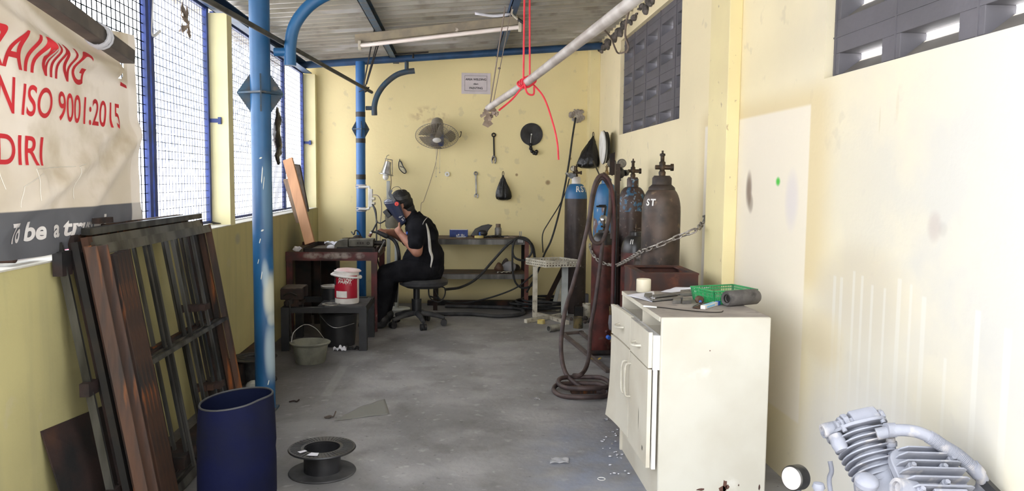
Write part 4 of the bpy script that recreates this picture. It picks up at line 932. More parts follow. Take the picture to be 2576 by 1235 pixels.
# vise on the table
q = P(885, 624, 7.2); vx0, vx1 = P(842, 620, 7.15).x, P(948, 620, 7.15).x; vz = tz + .002
t = thing('machine_vise', ((vx0 + vx1) / 2, 7.22, tz), 'heavy grey machine vise lying on the red welding table', 'vise')
mb = MB(); mb.box(vx0 + .02, vx1 - .02, 7.12, 7.32, vz, vz + .03); part('base', mb, 'steel_dark', t, bevel=.004)
mb = MB(); pl = [(0, 0), (.0, .05), (.03, .085), (.085, .10), (.12, .10), (.12, 0)]; mb.prism(pl, Matrix.Translation(V((vx0, 7.31, vz + .0))) @ Matrix.Rotation(pi / 2, 4, 'X'), .18); part('fixed_jaw', mb, 'vise_grey', t, bevel=.005)
mb = MB(); mb.box(vx0 + .125, vx1 - .03, 7.13, 7.31, vz + .032, vz + .098); part('movable_jaw', mb, 'vise_grey', t, bevel=.006)
mb = MB()
for k, s in enumerate((.002, .004, .003)): mb.box(vx0 + .20 + k * .022, vx0 + .214 + k * .022, 7.127, 7.13, vz + .055, vz + .075)
mb.torus(V((vx1 - .075, 7.128, vz + .065)), .011, .003, Matrix.Rotation(pi / 2, 4, 'X'), 14, 5); part('cast_marks', mb, 'steel_dark', t, smooth=0)
mb = MB(); mb.cyl(V((vx1 - .03, 7.22, vz + .06)), V((vx1 + .07, 7.22, vz + .06)), .022, 14); mb.cyl(V((vx1 + .04, 7.22, vz + .06)), V((vx1 + .075, 7.22, vz + .06)), .034, 14); part('screw', mb, 'steel_dark', t)
mb = MB(); mb.cyl(V((vx1 + .07, 7.16, vz + .08)), P(953, 634, 6.98), .008, 8); part('handle', mb, 'zinc', t)
for k in range(4):
    mb = MB(); a = V((vx0 + .06 + k * .02, 7.2 + .02 * k, vz + .102)); mb.beam(a, a + V((.10, .05, .004)), .02, .003)
    single('metal_strip', mb, 'rust', 'thin rusty metal strip lying on top of the machine vise', 'strip', 'strips on the vise', smooth=0)
# papers / cup on table
t = thing('crumpled_paper', P(831, 615, 7.3), 'white paper packet crumpled behind the vise on the red table', 'paper')
mb = MB(); a = P(819, 612, 7.5); mb.grid(lambda u, v: V((a.x + .12 * u, 7.42 + .1 * v, tz + .035 + .02 * math.sin(u * 5 + v * 7))), 6, 4); a = P(835, 626, 7.2); mb.ball(V((a.x, 7.16, tz + .025)), .03, 10, 7, (1.3, 1, .8)); part('paper', mb, 'paper', t, solid=.002)
mb = MB(); a = PZ(750, 631, tz + .0); mb.ball(V((a.x, 7.05, tz + .022)), .034, 12, 8, (1.2, 1, .6)); mb.v = [p + V((nz3(p, 40), 0, nz3(p + V((5, 5, 5)), 40))) * .018 for p in mb.v]; single('crumpled_rag', mb, 'paper', 'small crumpled white wrapper at the left front of the red table', 'wrapper', smooth=0)
# black cable loop + clamp behind vise
cable('clamp_cable', [P(884, 583, 7.55), P(890, 590, 7.5), P(894, 580, 7.5), P(902, 583, 7.5), P(908, 598, 7.5), P(900, 605, 7.5), P(930, 606, 7.5)], .006, 'black_rubber', 'short black cable looped behind the vise against the slim blue post')
mb = MB(); a = P(900, 598, 7.55); mb.ball(a, .035, 10, 7, (1.3, .8, .8)); single('ground_clamp', mb, 'black_rubber', 'black earth clamp lying behind the vise', 'clamp')
cable('extension_cable', [P(937, 490, 8.05), P(950, 492, 8.0), P(958, 505, 8.0), P(960, 530, 8.0), P(957, 560, 7.9), P(957, 585, 7.75), P(956, 615, 7.6)], .0045, 'string', 'thin grey cord arching from the socket box down to the table')
cable('extension_cable', [P(938, 515, 8.05), P(944, 535, 8.0), P(948, 556, 7.9), P(957, 561, 7.8), P(970, 554, 7.8)], .007, 'black_rubber', 'black cord curling from the lower plug toward the welder')
cable('extension_cable', [P(937, 514, 8.05), P(945, 530, 8.0), P(947, 560, 7.9), P(947, 600, 7.7), P(947, 640, 7.75), P(962, 700, 7.75), P(966, 745, 7.75)], .008, 'black_rubber', 'black cord dropping straight from the socket box past the table edge')
# cup on the upright behind the person
q = P(990, 556, 8.2); t = thing('metal_cup', q, 'grey-brown round metal cup on a stand behind the welding helmet', 'cup')
mb = MB(); mb.lathe([(0, -.07), (.075, -.07), (.085, -.05), (.088, .055), (.08, .055), (.078, -.05), (0, -.06)], q, 24); part('cup', mb, mat('cup_taupe', (0.24, 0.22, 0.17), (0.18, 0.165, 0.13), .6, scale=12), t)
mb = MB(); mb.cyl(V((q.x + .03, q.y, 0)), V((q.x + .03, q.y, q.z - .07)), .02, 10); mb.lathe([(0, 0), (.14, 0), (.14, .012), (.02, .02)], V((q.x + .03, q.y, 0)), 20); part('stand', mb, 'pale_metal', t)
# planks at the left window
def plank(a, b, w, th, m, lab, Y0, Y1, X0, X1):
    A, B = PX(*a, X0), PX(*b, X1); mb = MB(); mb.beam(A, B, w, th, up=(0.25, 1, 0)); return single('wooden_plank', mb, m, lab, 'plank', smooth=0, bevel=.002)
plank((724, 400), (780, 612), .088, .022, 'wood_new', 'fresh orange wooden plank leaning tallest against the mesh window', 0, 0, -1.46, -1.25)
plank((745, 414), (768, 530), .075, .02, 'wood_dark', 'dark brown board leaning on the window sill behind the orange plank', 0, 0, -1.47, -1.45)
plank((719, 450), (752, 560), .045, .018, 'wood_grey', 'narrow grey lath leaning left of the orange plank', 0, 0, -1.475, -1.38)
# things on the floor behind the table
mb = MB(); a = P(762, 610, 7.9); mb.box(-1.45, -1.2, 7.85, 8.1, 0, .58); mb.box(-1.42, -1.3, 7.9, 8.05, .58, .66); mb.cyl(V((-1.25, 7.95, .58)), V((-1.25, 7.95, .62)), .06, 14)
single('welding_machine', mb, 'rust_dark', 'dark boxy machine standing in the corner behind the red table', 'machine', bevel=.01)

# ================================================================= SMALL BLACK STAND + BUCKETS
gz = P(868, 770, 6.2).z - .0
x0, x1 = P(706, 770, 6.2).x, P(922, 770, 6.2).x
t = thing('steel_stand', ((x0 + x1) / 2, 6.5, 0), 'low black steel stand carrying the red paint bucket', 'stand')
mb = MB(); xm = P(816, 770, 6.2).x
mb.box(xm, x1 - .005, 6.2, 6.62, gz - .012, gz); part('top_plate', mb, 'dusty_black', t, smooth=0)
mb = MB(); mb.box(x0, x1, 6.2, 6.25, gz - .055, gz - .012); mb.box(x0, x1, 6.75, 6.8, gz - .055, gz - .012); mb.box(x0, x0 + .05, 6.25, 6.75, gz - .055, gz - .012); mb.box(x1 - .05, x1, 6.25, 6.75, gz - .055, gz - .012); mb.box(xm - .06, xm, 6.25, 6.75, gz - .055, gz - .005); part('frame', mb, 'black_plastic', t, smooth=0)
for (lx, ly) in ((x0, 6.2), (x1 - .06, 6.2), (x0, 6.74), (x1 - .06, 6.74)):
    mb = MB(); mb.box(lx, lx + .06, ly, ly + .06, 0, gz - .055); part('leg', mb, 'black_plastic', t, smooth=0)
# bench vise on its left end
c = P(738, 745, 6.35); t = thing('bench_vise', (c.x, 6.38, gz - .012), 'rusty dust-covered bench vise at the left end of the low black stand', 'vise')
bzv = gz - .012
mb = MB(); mb.box(c.x - .07, c.x + .07, 6.32, 6.50, bzv, bzv + .03); mb.box(c.x - .04, c.x + .04, 6.36, 6.46, bzv + .03, bzv + .09); part('base', mb, 'rust_dark', t, bevel=.005)
for (yy, nm) in ((6.27, 'front_jaw'), (6.44, 'rear_jaw')):
    mb = MB(); mb.box(c.x - .085, c.x + .085, yy, yy + .075, bzv + .05, bzv + .135); mb.box(c.x - .05, c.x + .05, yy + .01, yy + .06, bzv - .01 if yy < 6.3 else bzv + .02, bzv + .06); part(nm, mb, 'rust_dark', t, bevel=.006)
mb = MB(); mb.box(c.x - .08, c.x + .08, 6.275, 6.51, bzv + .136, bzv + .142); part('dust_cap', mb, 'dirt_brown', t)
mb = MB(); mb.cyl(V((c.x, 6.20, bzv + .04)), V((c.x, 6.30, bzv + .04)), .02, 12); mb.cyl(V((c.x - .0, 6.205, bzv + .05)), V((c.x + .01, 6.205, -.0 + .12)), .008, 8); mb.tube(cr([V((c.x - .05, 6.24, bzv + .09)), V((c.x, 6.22, bzv + .115)), V((c.x + .05, 6.24, bzv + .09))], 4), .007, 6); part('screw_handle', mb, 'steel_dark', t)
# red paint bucket
def bucket_lathe(r0, r1, h, th=.004): return [(0, 0), (r0, 0), (r1, h), (r1 - th, h), (r0 - th, .006), (0, .006)]
c = P(873, 735, 6.38); bx, by = c.x, 6.38; r = (P(905, 735, 6.38).x - P(842, 735, 6.38).x) / 2 - .003; h = .262
t = thing('paint_bucket', (bx, by, gz), 'red and white paint bucket with pink dried paint on its lid, on the low stand', 'bucket')
mb = MB(); mb.lathe([(0, 0), (r * .96, 0), (r * .99, .01), (r, h - .03), (r, h - .012), (r + .004, h - .01), (r + .004, h), (0, h)], (bx, by, gz), 40); part('body', mb, 'bucket_white', t)
def cyl_at(a, z, rr): return V((bx + rr * math.sin(a), by - rr * math.cos(a), gz + z))
mb = MB(); mb.grid(lambda u, v: cyl_at(-1.75 + 2.85 * u, .045 + (h - .082) * v, r + .0012), 30, 6); part('red_label', mb, 'bucket_red', t)
mb = MB(); mb.grid(lambda u, v: cyl_at(-.85 + .98 * u, .052 + .052 * v, r + .003), 14, 3); part('white_panel', mb, 'bucket_white', t)
mb = MB(); put_text(mb, 'AVIAN' if False else 'AUTION', lambda x, y: cyl_at(-.62 + x / r, .195 + y, r + .003), .022, 1.32 * r, shear=.2, bold=.03, sub=.02); part('lettering', mb, 'white_paint', t, smooth=0); mb = MB()
put_text(mb, 'PAINT', lambda x, y: cyl_at(-.60 + x / r, .168 + y, r + .003), .022, 1.15 * r, shear=.2, bold=.03, sub=.02)
part('lettering', mb, 'white_paint', t, smooth=0); mb = MB(); rnd = random.Random(2)
for k in range(7): a = -.7 + 1.2 * rnd.random(); L = rnd.uniform(.01, .03); mb.add([cyl_at(a, .172, r + .0032), cyl_at(a + .035, .172, r + .0032), cyl_at(a + .02, .172 - L, r + .0032)], [(0, 1, 2)])
part('paint_drips', mb, 'white_paint', t, smooth=0)
mb = MB(); mb.grid(lambda u, v: cyl_at(-1.25 + .35 * u, .150 + .06 * v, r + .0032), 4, 3); part('logo_square', mb, 'ink', t)
mb = MB(); mb.lathe([(0, h + .012), (r * .6, h + .014), (r * .95, h + .008), (r + .006, h - .002), (r + .002, h - .008), (0, h - .006)], (bx, by, gz), 36, Matrix.Rotation(.05, 3, 'Y')); part('lid', mb, 'pink_lid', t)
mb = MB(); mb.tube(cr([cyl_at(-1.62, h - .03, r + .01), cyl_at(-1.3, h - .032, r + .022), cyl_at(-.3, h - .040, r + .016), cyl_at(.8, h - .052, r + .014), cyl_at(1.55, h - .055, r + .012)], 6), .009, 8); mb.ball(cyl_at(1.58, h - .055, r + .008), .016, 10, 6); mb.ball(cyl_at(-1.6, h - .03, r + .008), .016, 10, 6); part('handle', mb, 'bucket_white', t)
# silver tin next to it
c = P(836, 745, 6.65); t = thing('paint_tin', (c.x, 6.62, gz - .01), 'dented dark tin with pale lid behind the red paint bucket', 'tin')
mb = MB(); mb.lathe([(0, 0), (.085, 0), (.085, .10), (0, .10)], (c.x, 6.62, gz - .01), 28); part('body', mb, 'black_plastic', t)
mb = MB(); mb.lathe([(0, .105), (.07, .108), (.082, .118), (.09, .115), (.088, .10), (0, .10)], (c.x, 6.62, gz - .01), 28, fn=lambda a, z, r: 1 + .03 * math.sin(5 * a)); part('lid', mb, 'tin', t)
q = PZ(823, 766, gz); mb = MB(); mb.lathe([(.05, 0), (.07, 0), (.07, .008), (.05, .008), (.05, 0)], (q.x + .03, 6.28, gz), 24); single('metal_ring', mb, 'tin', 'flat metal ring lying left of the red bucket on the stand', 'ring')
# black bucket below
c = PZ(862, 852, 0); cx, cy = c.x, c.y + .16; cy = 6.46
t = thing('black_bucket', (cx, cy, 0), 'big black plastic bucket with wire handle under the low stand', 'bucket')
mb = MB(); mb.lathe(bucket_lathe(.13, .152, .27), (cx, cy, 0), 32); part('body', mb, 'black_plastic', t)
mb = MB(); mb.torus((cx, cy, .262), .153, .006, None, 32, 6); part('rim', mb, 'black_plastic', t)
mb = MB(); mb.tube(cr([V((cx - .13, cy - .09, .25)), V((cx - .05, cy - .17, .19)), V((cx + .02, cy - .18, .17)), V((cx + .14, cy - .10, .19))], 6), .003, 5); part('handle', mb, 'zinc', t)
# mortar bucket
c = PZ(774, 919, 0); cx, cy = c.x, c.y + .10; Rr = (PZ(825, 862, .155).x - PZ(725, 862, .155).x) / 2
t = thing('mortar_bucket', (cx, cy, 0), 'grey cement-caked mixing bucket with thin wire handle on the floor', 'bucket')
mb = MB(); mb.lathe([(0, 0), (.100, 0), (.106, .008), (Rr * .90, .132), (Rr, .140), (Rr + .004, .150), (Rr - .006, .156), (Rr * .86, .142), (.095, .02), (0, .02)], (cx, cy, 0), 40, fn=lambda a, z, r: 1 + .012 * math.sin(3 * a + 1)); part('bowl', mb, 'mortar', t)
mb = MB(); mb.ball((cx, cy, .085), .105, 18, 8, (1, 1, .30)); part('cement_crust', mb, 'dirty_white', t, label='dried cement')
mb = MB(); mb.tube(cr([V((cx - Rr * .92, cy - .02, .155)), V((cx - Rr * .80, cy, .225)), V((cx - Rr * .3, cy + .05, .27)), V((cx + Rr * .2, cy + .08, .235)), V((cx + Rr * .6, cy + .1, .155))], 6), .0028, 5); mb.torus((cx - Rr * .92, cy - .02, .155), .01, .003, None, 10, 5); part('handle', mb, 'zinc', t)
c = PZ(930, 838, 0); mb = MB(); t = thing('paint_can', (c.x, c.y, 0), 'small yellowed paint-spattered can at the foot of the red table leg', 'can'); mb.lathe([(0, 0), (.036, 0), (.036, .155), (0, .155)], (c.x - .005, c.y + .03, 0), 24); part('body', mb, 'dirty_white', t)
mb = MB(); mb.torus((c.x - .005, c.y + .03, .035), .037, .003, None, 24, 5); part('band', mb, 'steel_dark', t)
# scraps below the stand
def scrap(px, py, w, m, nm, lab, cat, seed=0, h=.02):
    c = PZ(px, py, 0); mb = MB(); rr = random.Random(seed)
    mb.grid(lambda u, v: V((c.x + (u - .5) * w, c.y + (v - .5) * w * .7, .003 + h * abs(noise.noise(V((u * 3 + seed, v * 3, seed)))) * 2)), 9, 7); return single(nm, mb, m, lab, cat, solid=.0015, smooth=0)
scrap(850, 862, .07, 'paper', 'paper_scrap', 'small torn white paper scrap under the low stand, farther one', 'paper', 1, .03)
scrap(856, 881, .10, 'paper', 'paper_scrap', 'crumpled white paper scrap under the low stand, nearer one', 'paper', 2, .03)
scrap(884, 879, .12, 'black_rubber', 'rubber_scrap', 'curled black strip lying beside the white paper scraps', 'scrap', 3, .03)

# ================================================================= OFFICE CHAIR + WELDER
cx = P(1048, 700, 7.28).x; cy = 7.28; sz_ = P(1060, 708, 7.28).z
t = thing('office_chair', (cx, cy, 0), 'black swivel chair with five-star castor base under the welder', 'chair')
mb = MB(); xs0, xs1 = P(1003, 705, 7.2).x, P(1127, 705, 7.2).x; xm = (xs0 + xs1) / 2
mb.lathe([(0, -.05), (.17, -.048), (.23, -.02), (.235, .01), (.20, .032), (0, .03)], (xm, cy, sz_), 36, sx=(xs1 - xs0) / .47, fn=lambda a, z, r: 1 + .05 * abs(math.sin(2 * a))); part('seat', mb, 'dusty_black', t)
mb = MB(); mb.cyl((cx, cy, .12), (cx, cy, sz_ - .03), .03, 16); mb.cyl((cx, cy, .12), (cx, cy, .25), .045, 16); part('gas_column', mb, 'black_plastic', t)
mb = MB(); mb.lathe([(0, .10), (.05, .10), (.05, .14), (0, .145)], (cx, cy, 0), 16); part('hub', mb, 'dusty_black', t)
for k in range(5):
    a = k * 2 * pi / 5 + 3.75; ex, ey = cx + .25 * math.cos(a), cy + .25 * math.sin(a)
    mb = MB(); mb.tube([V((cx, cy, .125)), V((cx + .14 * math.cos(a), cy + .14 * math.sin(a), .105)), V((ex, ey, .075))], 1, 8, radii=[.028, .024, .018]); lg = part('leg', mb, 'dusty_black', t)
    mb = MB()
    for s in (-.016, .016): o = V((-math.sin(a) * s, math.cos(a) * s, 0)); mb.cyl(V((ex, ey, .03)) + o * .5, V((ex, ey, .03)) + o * 1.7, .03, 16)
    mb.cyl((ex, ey, .04), (ex, ey, .08), .008, 8); part('castor', mb, 'black_plastic', lg)

YP = 7.28
def Q(px, py, dy=0.0): return P(px, py, YP + dy)
per = thing('person', Q(1070, 700), 'person in a black shirt and blue welding helmet bent over the vise', 'person')
per.location = (Q(1070, 700).x, YP, 0)
mb = MB()
limb(mb, [(Q(1008, 503), .086), (Q(1004, 524), .072), (Q(1004, 540), .054)])           # head
limb(mb, [(Q(1016, 522), .058), (Q(1042, 556), .060)])
mb.ball(Q(988, 527), .014, 8, 6); 
limb(mb, [(Q(1050, 575), .10), (Q(1072, 640), .11), (Q(1072, 690), .11)])
for s in (-1, 1):
    limb(mb, [(Q(1050, 575), .05), (Q(1052, 576, s * .17), .055)])
    mb.ball(Q(1013, 519, s * .082), .022, 10, 6, (.6, .35, 1.1))
# near arm: elbow, forearm up to chin, hand
limb(mb, [(Q(1052, 578, -.18), .055), (Q(1049, 633, -.24), .050), (Q(1026, 608, -.20), .043), (Q(1009, 590, -.16), .030)])
def hand(mb, wrist, palm, fingers, thumb, r=.0105):
    limb(mb, [(wrist, .030), (palm, .034)], 12)
    for ch in fingers + [thumb]: limb(mb, [(p, r * k) for p, k in zip(ch, (1.15, 1.05, .95, .82))], 8)
W = Q(1009, 590, -.16); Pm = Q(1003, 581, -.15)
fing = []
for i in range(4):
    dy = -.155 + i * .021; b0 = Q(998 + i * .5, 575, dy)
    fing.append([b0, b0 + V((-.012, .0, -.012)) + V((0, 0, -.004 * i)), b0 + V((.008, .004, -.028)), b0 + V((.025, .004, -.022))])
hand(mb, W, Pm, fing, [Q(1006, 578, -.17), Q(1004, 570, -.16), Q(1004, 563, -.15), Q(1005, 560, -.14)], .011)
# far arm reaching to the torch
limb(mb, [(Q(1050, 580, .18), .055), (Q(1015, 600, .22), .045), (Q(990, 586, .12), .038), (Q(972, 584, .05), .029)])
W2 = Q(972, 584, .05); P2 = Q(963, 586, .03); fing = []
for i in range(4):
    b0 = Q(960 + i * 3.6, 585 + i * 1.2, -.005 - .0 * i)
    fing.append([b0 + V((0, .03, .012)), b0 + V((-.004, -.012, .010)), b0 + V((.0, -.03, -.015)), b0 + V((.012, -.012, -.034))])
hand(mb, W2, P2, fing, [Q(965, 580, .02), Q(959, 577, .0), Q(953, 579, -.015), Q(950, 582, -.02)], .011)
# legs
for s, kx, ax in ((-1, 972, 955), (1, 985, 968)):
    limb(mb, [(Q(1070, 690, s * .09), .085), (Q(kx, 692, s * .15), .06), (V((Q(ax, 780, s * .14).x, YP + s * .14, .12)), .045)])
o = part('body', mb, 'skin', per); organic(o, .007, 5)
# hair
mb = MB(); mb.ball(Q(1009, 501), .094, 28, 18, (1, .98, .95)); limb(mb, [(Q(1017, 509), .080), (Q(1027, 524), .060), (Q(1033, 532), .048)], 20); mb.v = [p + V((1, 1, 1)) * nz3(p, 45) * .006 for p in mb.v]
part('hair', mb, 'hair', per, smooth=80)
# shirt
mb = MB()
def ell(c, rx, ry, rz_, rot=0.0): mb.ball(c, 1, 20, 12, mtx=Matrix.Rotation(rot, 3, 'Y') @ Matrix.Diagonal((rx, ry, rz_)))
ell(Q(1056, 575), .125, .215, .135, -.5); ell(Q(1064, 600), .135, .20, .17, -.2); ell(Q(1071, 640), .145, .185, .18); ell(Q(1076, 675), .150, .18, .13); ell(Q(1062, 622), .135, .17, .17); ell(Q(1082, 600), .085, .16, .14); ell(Q(1046, 655), .12, .15, .15); ell(Q(1084, 650), .12, .17, .17)
for s in (-1, 1):
    limb(mb, [(Q(1052, 574, s * .165), .085), (Q(1046 if s < 0 else 1040, 603, s * .215), .078), (Q(1046 if s < 0 else 1028, 613 if s < 0 else 606, s * .235), .070)])
limb(mb, [(Q(1049, 563), .085), (Q(1040, 552), .080)])
mb.v = [p + V((nz3(p, 9), 0, nz3(p + V((9, 9, 9)), 9))) * .022 + V((nz3(p, 24), nz3(p + V((2, 2, 2)), 24), 0)) * .014 for p in mb.v]
o = part('shirt', mb, 'black_cloth', per); organic(o, .009, 6)
# collar
mb = MB(); ax = (Q(1040, 550) - Q(1050, 566)).normalized().to_track_quat('Z', 'Y').to_matrix(); mb.lathe([(.085, -.02), (.078, .05), (.086, .055), (.098, .0), (.1, -.03)], Q(1043, 556), 24, ax); part('collar', mb, 'black_cloth', per)
# white piping and side stripe laid on the shirt
from mathutils.bvhtree import BVHTree
bpy.context.view_layer.update(); _dg = bpy.context.evaluated_depsgraph_get(); _ev = o.evaluated_get(_dg); _me = _ev.to_mesh(); _mw = world_of(o)
bvh = BVHTree.FromPolygons([_mw @ v.co for v in _me.vertices], [tuple(p.vertices) for p in _me.polygons]); _ev.to_mesh_clear()
def strip(pts, w, nm):
    mb = MB(); pp = cr([Q(a, b, -.5) for a, b in pts], 6); n = len(pp); last = -.2; vs = []
    for i, p in enumerate(pp):
        d = (pp[min(i + 1, n - 1)] - pp[max(i - 1, 0)]).normalized(); r = d.cross(V((0, -1, 0))).normalized(); ww = w * max(.12, math.sin(pi * (.04 + .9 * i / (n - 1)))) ** .7
        for k in (-.5, 0, .5):
            q = p + r * ww * k; v_ = (q - CAM).normalized(); hit = bvh.ray_cast(CAM, v_)
            vs.append(hit[0] - v_ * .006 if hit[0] is not None else (vs[-1] if vs else q))
    mb.add(vs, [(3 * i + j, 3 * i + j + 1, 3 * i + j + 4, 3 * i + j + 3) for i in range(n - 1) for j in (0, 1)]); part(nm, mb, 'white_paint', per, solid=.003, label='white side stripe' if w > .01 else 'thin white shoulder piping')
strip([(1077, 545), (1071, 551), (1066, 558), (1063, 565)], .005, 'shoulder_piping')
strip([(1072, 562), (1077, 580), (1080, 605), (1082, 630), (1087, 648), (1083, 675)], .024, 'side_stripe')
# trousers
mb = MB(); 
ell(Q(1070, 690), .15, .17, .09)
for s, kx, ax_ in ((-1, 972, 955), (1, 985, 968)):
    limb(mb, [(Q(1066, 682, s * .09), .115), (Q(1010, 682, s * .13), .100), (Q(kx, 688, s * .15), .085), (V((Q(kx - 6, 740, s * .15).x, YP + s * .15, .30)), .064), (V((Q(ax_, 780, s * .14).x, YP + s * .14, .10)), .058)])
mb.v = [p + V((nz3(p, 9), 0, nz3(p + V((9, 9, 9)), 9))) * .014 for p in mb.v]
o = part('trousers', mb, 'black_cloth', per); organic(o, .009, 5)
for s, ax_ in ((-1, 955), (1, 968)):
    fx = Q(ax_, 780, s * .14).x; mb = MB(); limb(mb, [(V((fx + .02, YP + s * .14, .05)), .048), (V((fx - .09, YP + s * .14, .042)), .042), (V((fx - .16, YP + s * .15, .034)), .034)]); mb.ball((fx + .03, YP + s * .14, .08), .055, 12, 8)
    o = part('shoe', mb, 'black_rubber', per); organic(o, .007, 4)
# helmet
T0, B0 = (966, 511), (1004, 507); T1, B1 = (1010, 568), (1022, 556)
def hel(u, v):       # u around (-1..1), v top->chin
    fx = T0[0] + (T1[0] - T0[0]) * v; fy = T0[1] + (T1[1] - T0[1]) * v
    bulge = math.sin(min(v, .5) * pi) * 2.2 if v < .5 else 2.2 * math.cos((v - .5) * pi)
    fx -= bulge * 1.0; fy += bulge * .4
    bx_ = B0[0] + (B1[0] - B0[0]) * v; by_ = B0[1] + (B1[1] - B0[1]) * v
    w = (.125 - .045 * v)
    a = u * pi / 2; k = abs(math.sin(a)) ** 1.0; cfr = abs(math.cos(a)) ** .62
    px = bx_ + (fx - bx_) * cfr; py = by_ + (fy - by_) * cfr
    y = math.copysign(abs(math.sin(a)) ** .75, u) * w
    return Q(px, py, y)
mb = MB(); mb.grid(lambda u, v: hel(u * 2 - 1, v), 32, 16)
def dome(u, v):      # brow roll-over from the top edge
    p = hel(u * 2 - 1, 0); e = Q(990, 501, (u * 2 - 1) * .11 * .8); c = Q(965, 497, (u * 2 - 1) * .105)
    return p * (1 - v) ** 2 + c * 2 * v * (1 - v) + e * v * v
mb2 = MB(); mb.grid(lambda u, v: dome(u, v * .55), 32, 5)
def chin(u, v):
    p = hel(u * 2 - 1, 1); c = Q(1018, 563, 0); return p.lerp(c, v * .6)
mb.grid(chin, 32, 3)
hm = part('welding_helmet', mb, 'helmet_blue', per, solid=.004, smooth=50)
mb = MB(); a, b = Q(970, 529), Q(983, 545); ax = Matrix.Translation((a + b) / 2) @ Matrix.Rotation(math.atan2(13, 16) * 1.0, 4, 'Y'); d = (b - a).normalized()
mb.beam(a + V((-.006, 0, -.0)), b + V((-.006, 0, 0)), .11, .042, up=(-.6, 0, -.5)); part('viewing_window', mb, 'black_plastic', hm, bevel=.004)
mb = MB(); 
for a_ in (-1, 1):
    mb.cyl(Q(998, 513, a_ * .100), Q(998, 513, a_ * .145), .019, 20)
part('adjusting_knob', mb, 'red_plastic', hm, bevel=.003)
mb = MB(); mb.beam(Q(998, 512, -.147), Q(998, 515, -.147), .012, .004, up=(1, 0, 0)); part('knob_slot', mb, 'ink', hm)
mb = MB()
for (pts_, w) in (([(985, 502), (982, 485), (990, 472), (1003, 470), (1012, 481), (1018, 492)], .02),):
    for dy in (-.045, .045): mb = MB(); mb.sweep(cr([Q(a, b, dy) for a, b in pts_], 5), [(-.010, -.002), (.010, -.002), (.010, .002), (-.010, .002)], up=(0, 0, 1)); part('top_strap', mb, 'black_plastic', hm)
mb = MB(); mb.sweep(cr([Q(984, 478, -.09), Q(981, 487, -.10), Q(986, 497, -.115), Q(993, 507, -.12)], 5), [(-.014, -.003), (.014, -.003), (.014, .003), (-.014, .003)], up=(0, 1, 0)); part('side_strap', mb, 'strap_grey', hm, label='grey side strap')
mb = MB(); mb.sweep(cr([Q(985, 497, -.09), Q(1000, 500, -.105), Q(1015, 498, -.10), Q(1027, 494, -.05), Q(1029, 493, 0), Q(1027, 494, .05), Q(1015, 498, .10), Q(1000, 500, .105), Q(985, 497, .09)], 5), [(-.002, -.014), (.002, -.014), (.002, .014), (-.002, .014)], up=(0, 0, 1)); part('headband', mb, 'black_plastic', hm)
mb = MB(); mb.cyl(Q(1026, 495), Q(1031, 493), .026, 18); part('ratchet_knob', mb, 'black_plastic', hm)
mb = MB()
for k, (a, b, c, d_) in enumerate(((1003, 547, 1007, 544), (1005, 548, 1009, 545), (1008, 546, 1012, 543), (1013, 549, 1010, 553), (1015, 547, 1018, 549), (1011, 551, 1015, 555), (1016, 552, 1013, 556))):
    mb.cyl(Q(a, b, -.112), Q(c, d_, -.110), .0018, 5)
part('painted_letters', mb, 'white_paint', hm)
mb = MB(); mb.ball(Q(1024, 586, -.19), .012, 8, 6, (.6, .3, 1.2)); part('shirt_logo', mb, 'bright_blue', per)
# welding torch in the far hand
t = thing('welding_torch', Q(955, 588, -.0), 'black welding torch held over the vise by the welder', 'torch')
mb = MB(); limb(mb, [(Q(951, 584, -.045), .019), (Q(972, 594, -.04), .023)]); part('handle', mb, 'black_rubber', t)
mb = MB(); mb.tube(cr([Q(950, 583, -.01), Q(942, 584, -.01), Q(936, 580, -.01)], 4), .010, 8); mb.tube([Q(936, 584, -.01), Q(949, 558, -.01)], .007, 8); mb.ball(Q(936, 583, -.01), .014, 10, 6); part('head', mb, 'black_rubber', t)
mb = MB(); mb.cyl(Q(936, 583, -.01), Q(929, 595, -.01), .011, 10, .016); part('nozzle', mb, 'cyl_maroon', t); mb = MB(); mb.cyl(Q(933, 583, -.012), Q(934, 587, -.012), .013, 10); part('collar', mb, 'white_paint', t)
mb = MB(); mb.tube(cr([Q(970, 593, .0), Q(982, 598, .0), Q(992, 606, .0), Q(1000, 622, -.02), Q(1004, 650, .0), Q(1000, 690, .32), Q(995, 760, .35)], 6), .016, 8); part('cable', mb, 'black_rubber', t)
# ================================================================= WHITE STAND
Zt = P(1390, 668, 7.55).z; 
c = PZ(1380, 803, 0); 
A_ = P(1323, 655, 7.75); B_ = P(1373, 671, 7.45); C_ = P(1461, 664, 7.55)
t = thing('tool_stand', (P(1380, 800, 7.6).x, 7.62, 0), 'white chipped stand with perforated angle-iron tray beside the gas cylinders', 'stand')
D_ = A_ + (C_ - B_)
def perf(a, b, name):
    """slotted angle strip with real holes"""
    L = (b - a).length; n = int(L / .03); mb = MB(); u = (b - a) / n; up = V((0, 0, .065)); H = .065
    a = V((a.x, a.y, Zt - .01)); u.z = 0
    th = u.cross(V((0, 0, 1))).normalized() * .003
    for k in range(n):
        p = a + u * k
        rows = [0, .012, .024, .038, .050, .065]
        for i in range(5):
            z0, z1 = rows[i], rows[i + 1]
            segs = [(0, 1)] if i % 2 == 0 else [(0, .28), (.72, 1)]
            for s0, s1 in segs:
                q = [p + u * s0 + V((0, 0, z0)), p + u * s1 + V((0, 0, z0)), p + u * s1 + V((0, 0, z1)), p + u * s0 + V((0, 0, z1))]
                mb.add(q + [w + th for w in q], [(0, 1, 2, 3), (7, 6, 5, 4), (0, 1, 5, 4), (2, 3, 7, 6), (1, 2, 6, 5), (3, 0, 4, 7)])
    part(name, mb, 'dirty_white', t, smooth=0)
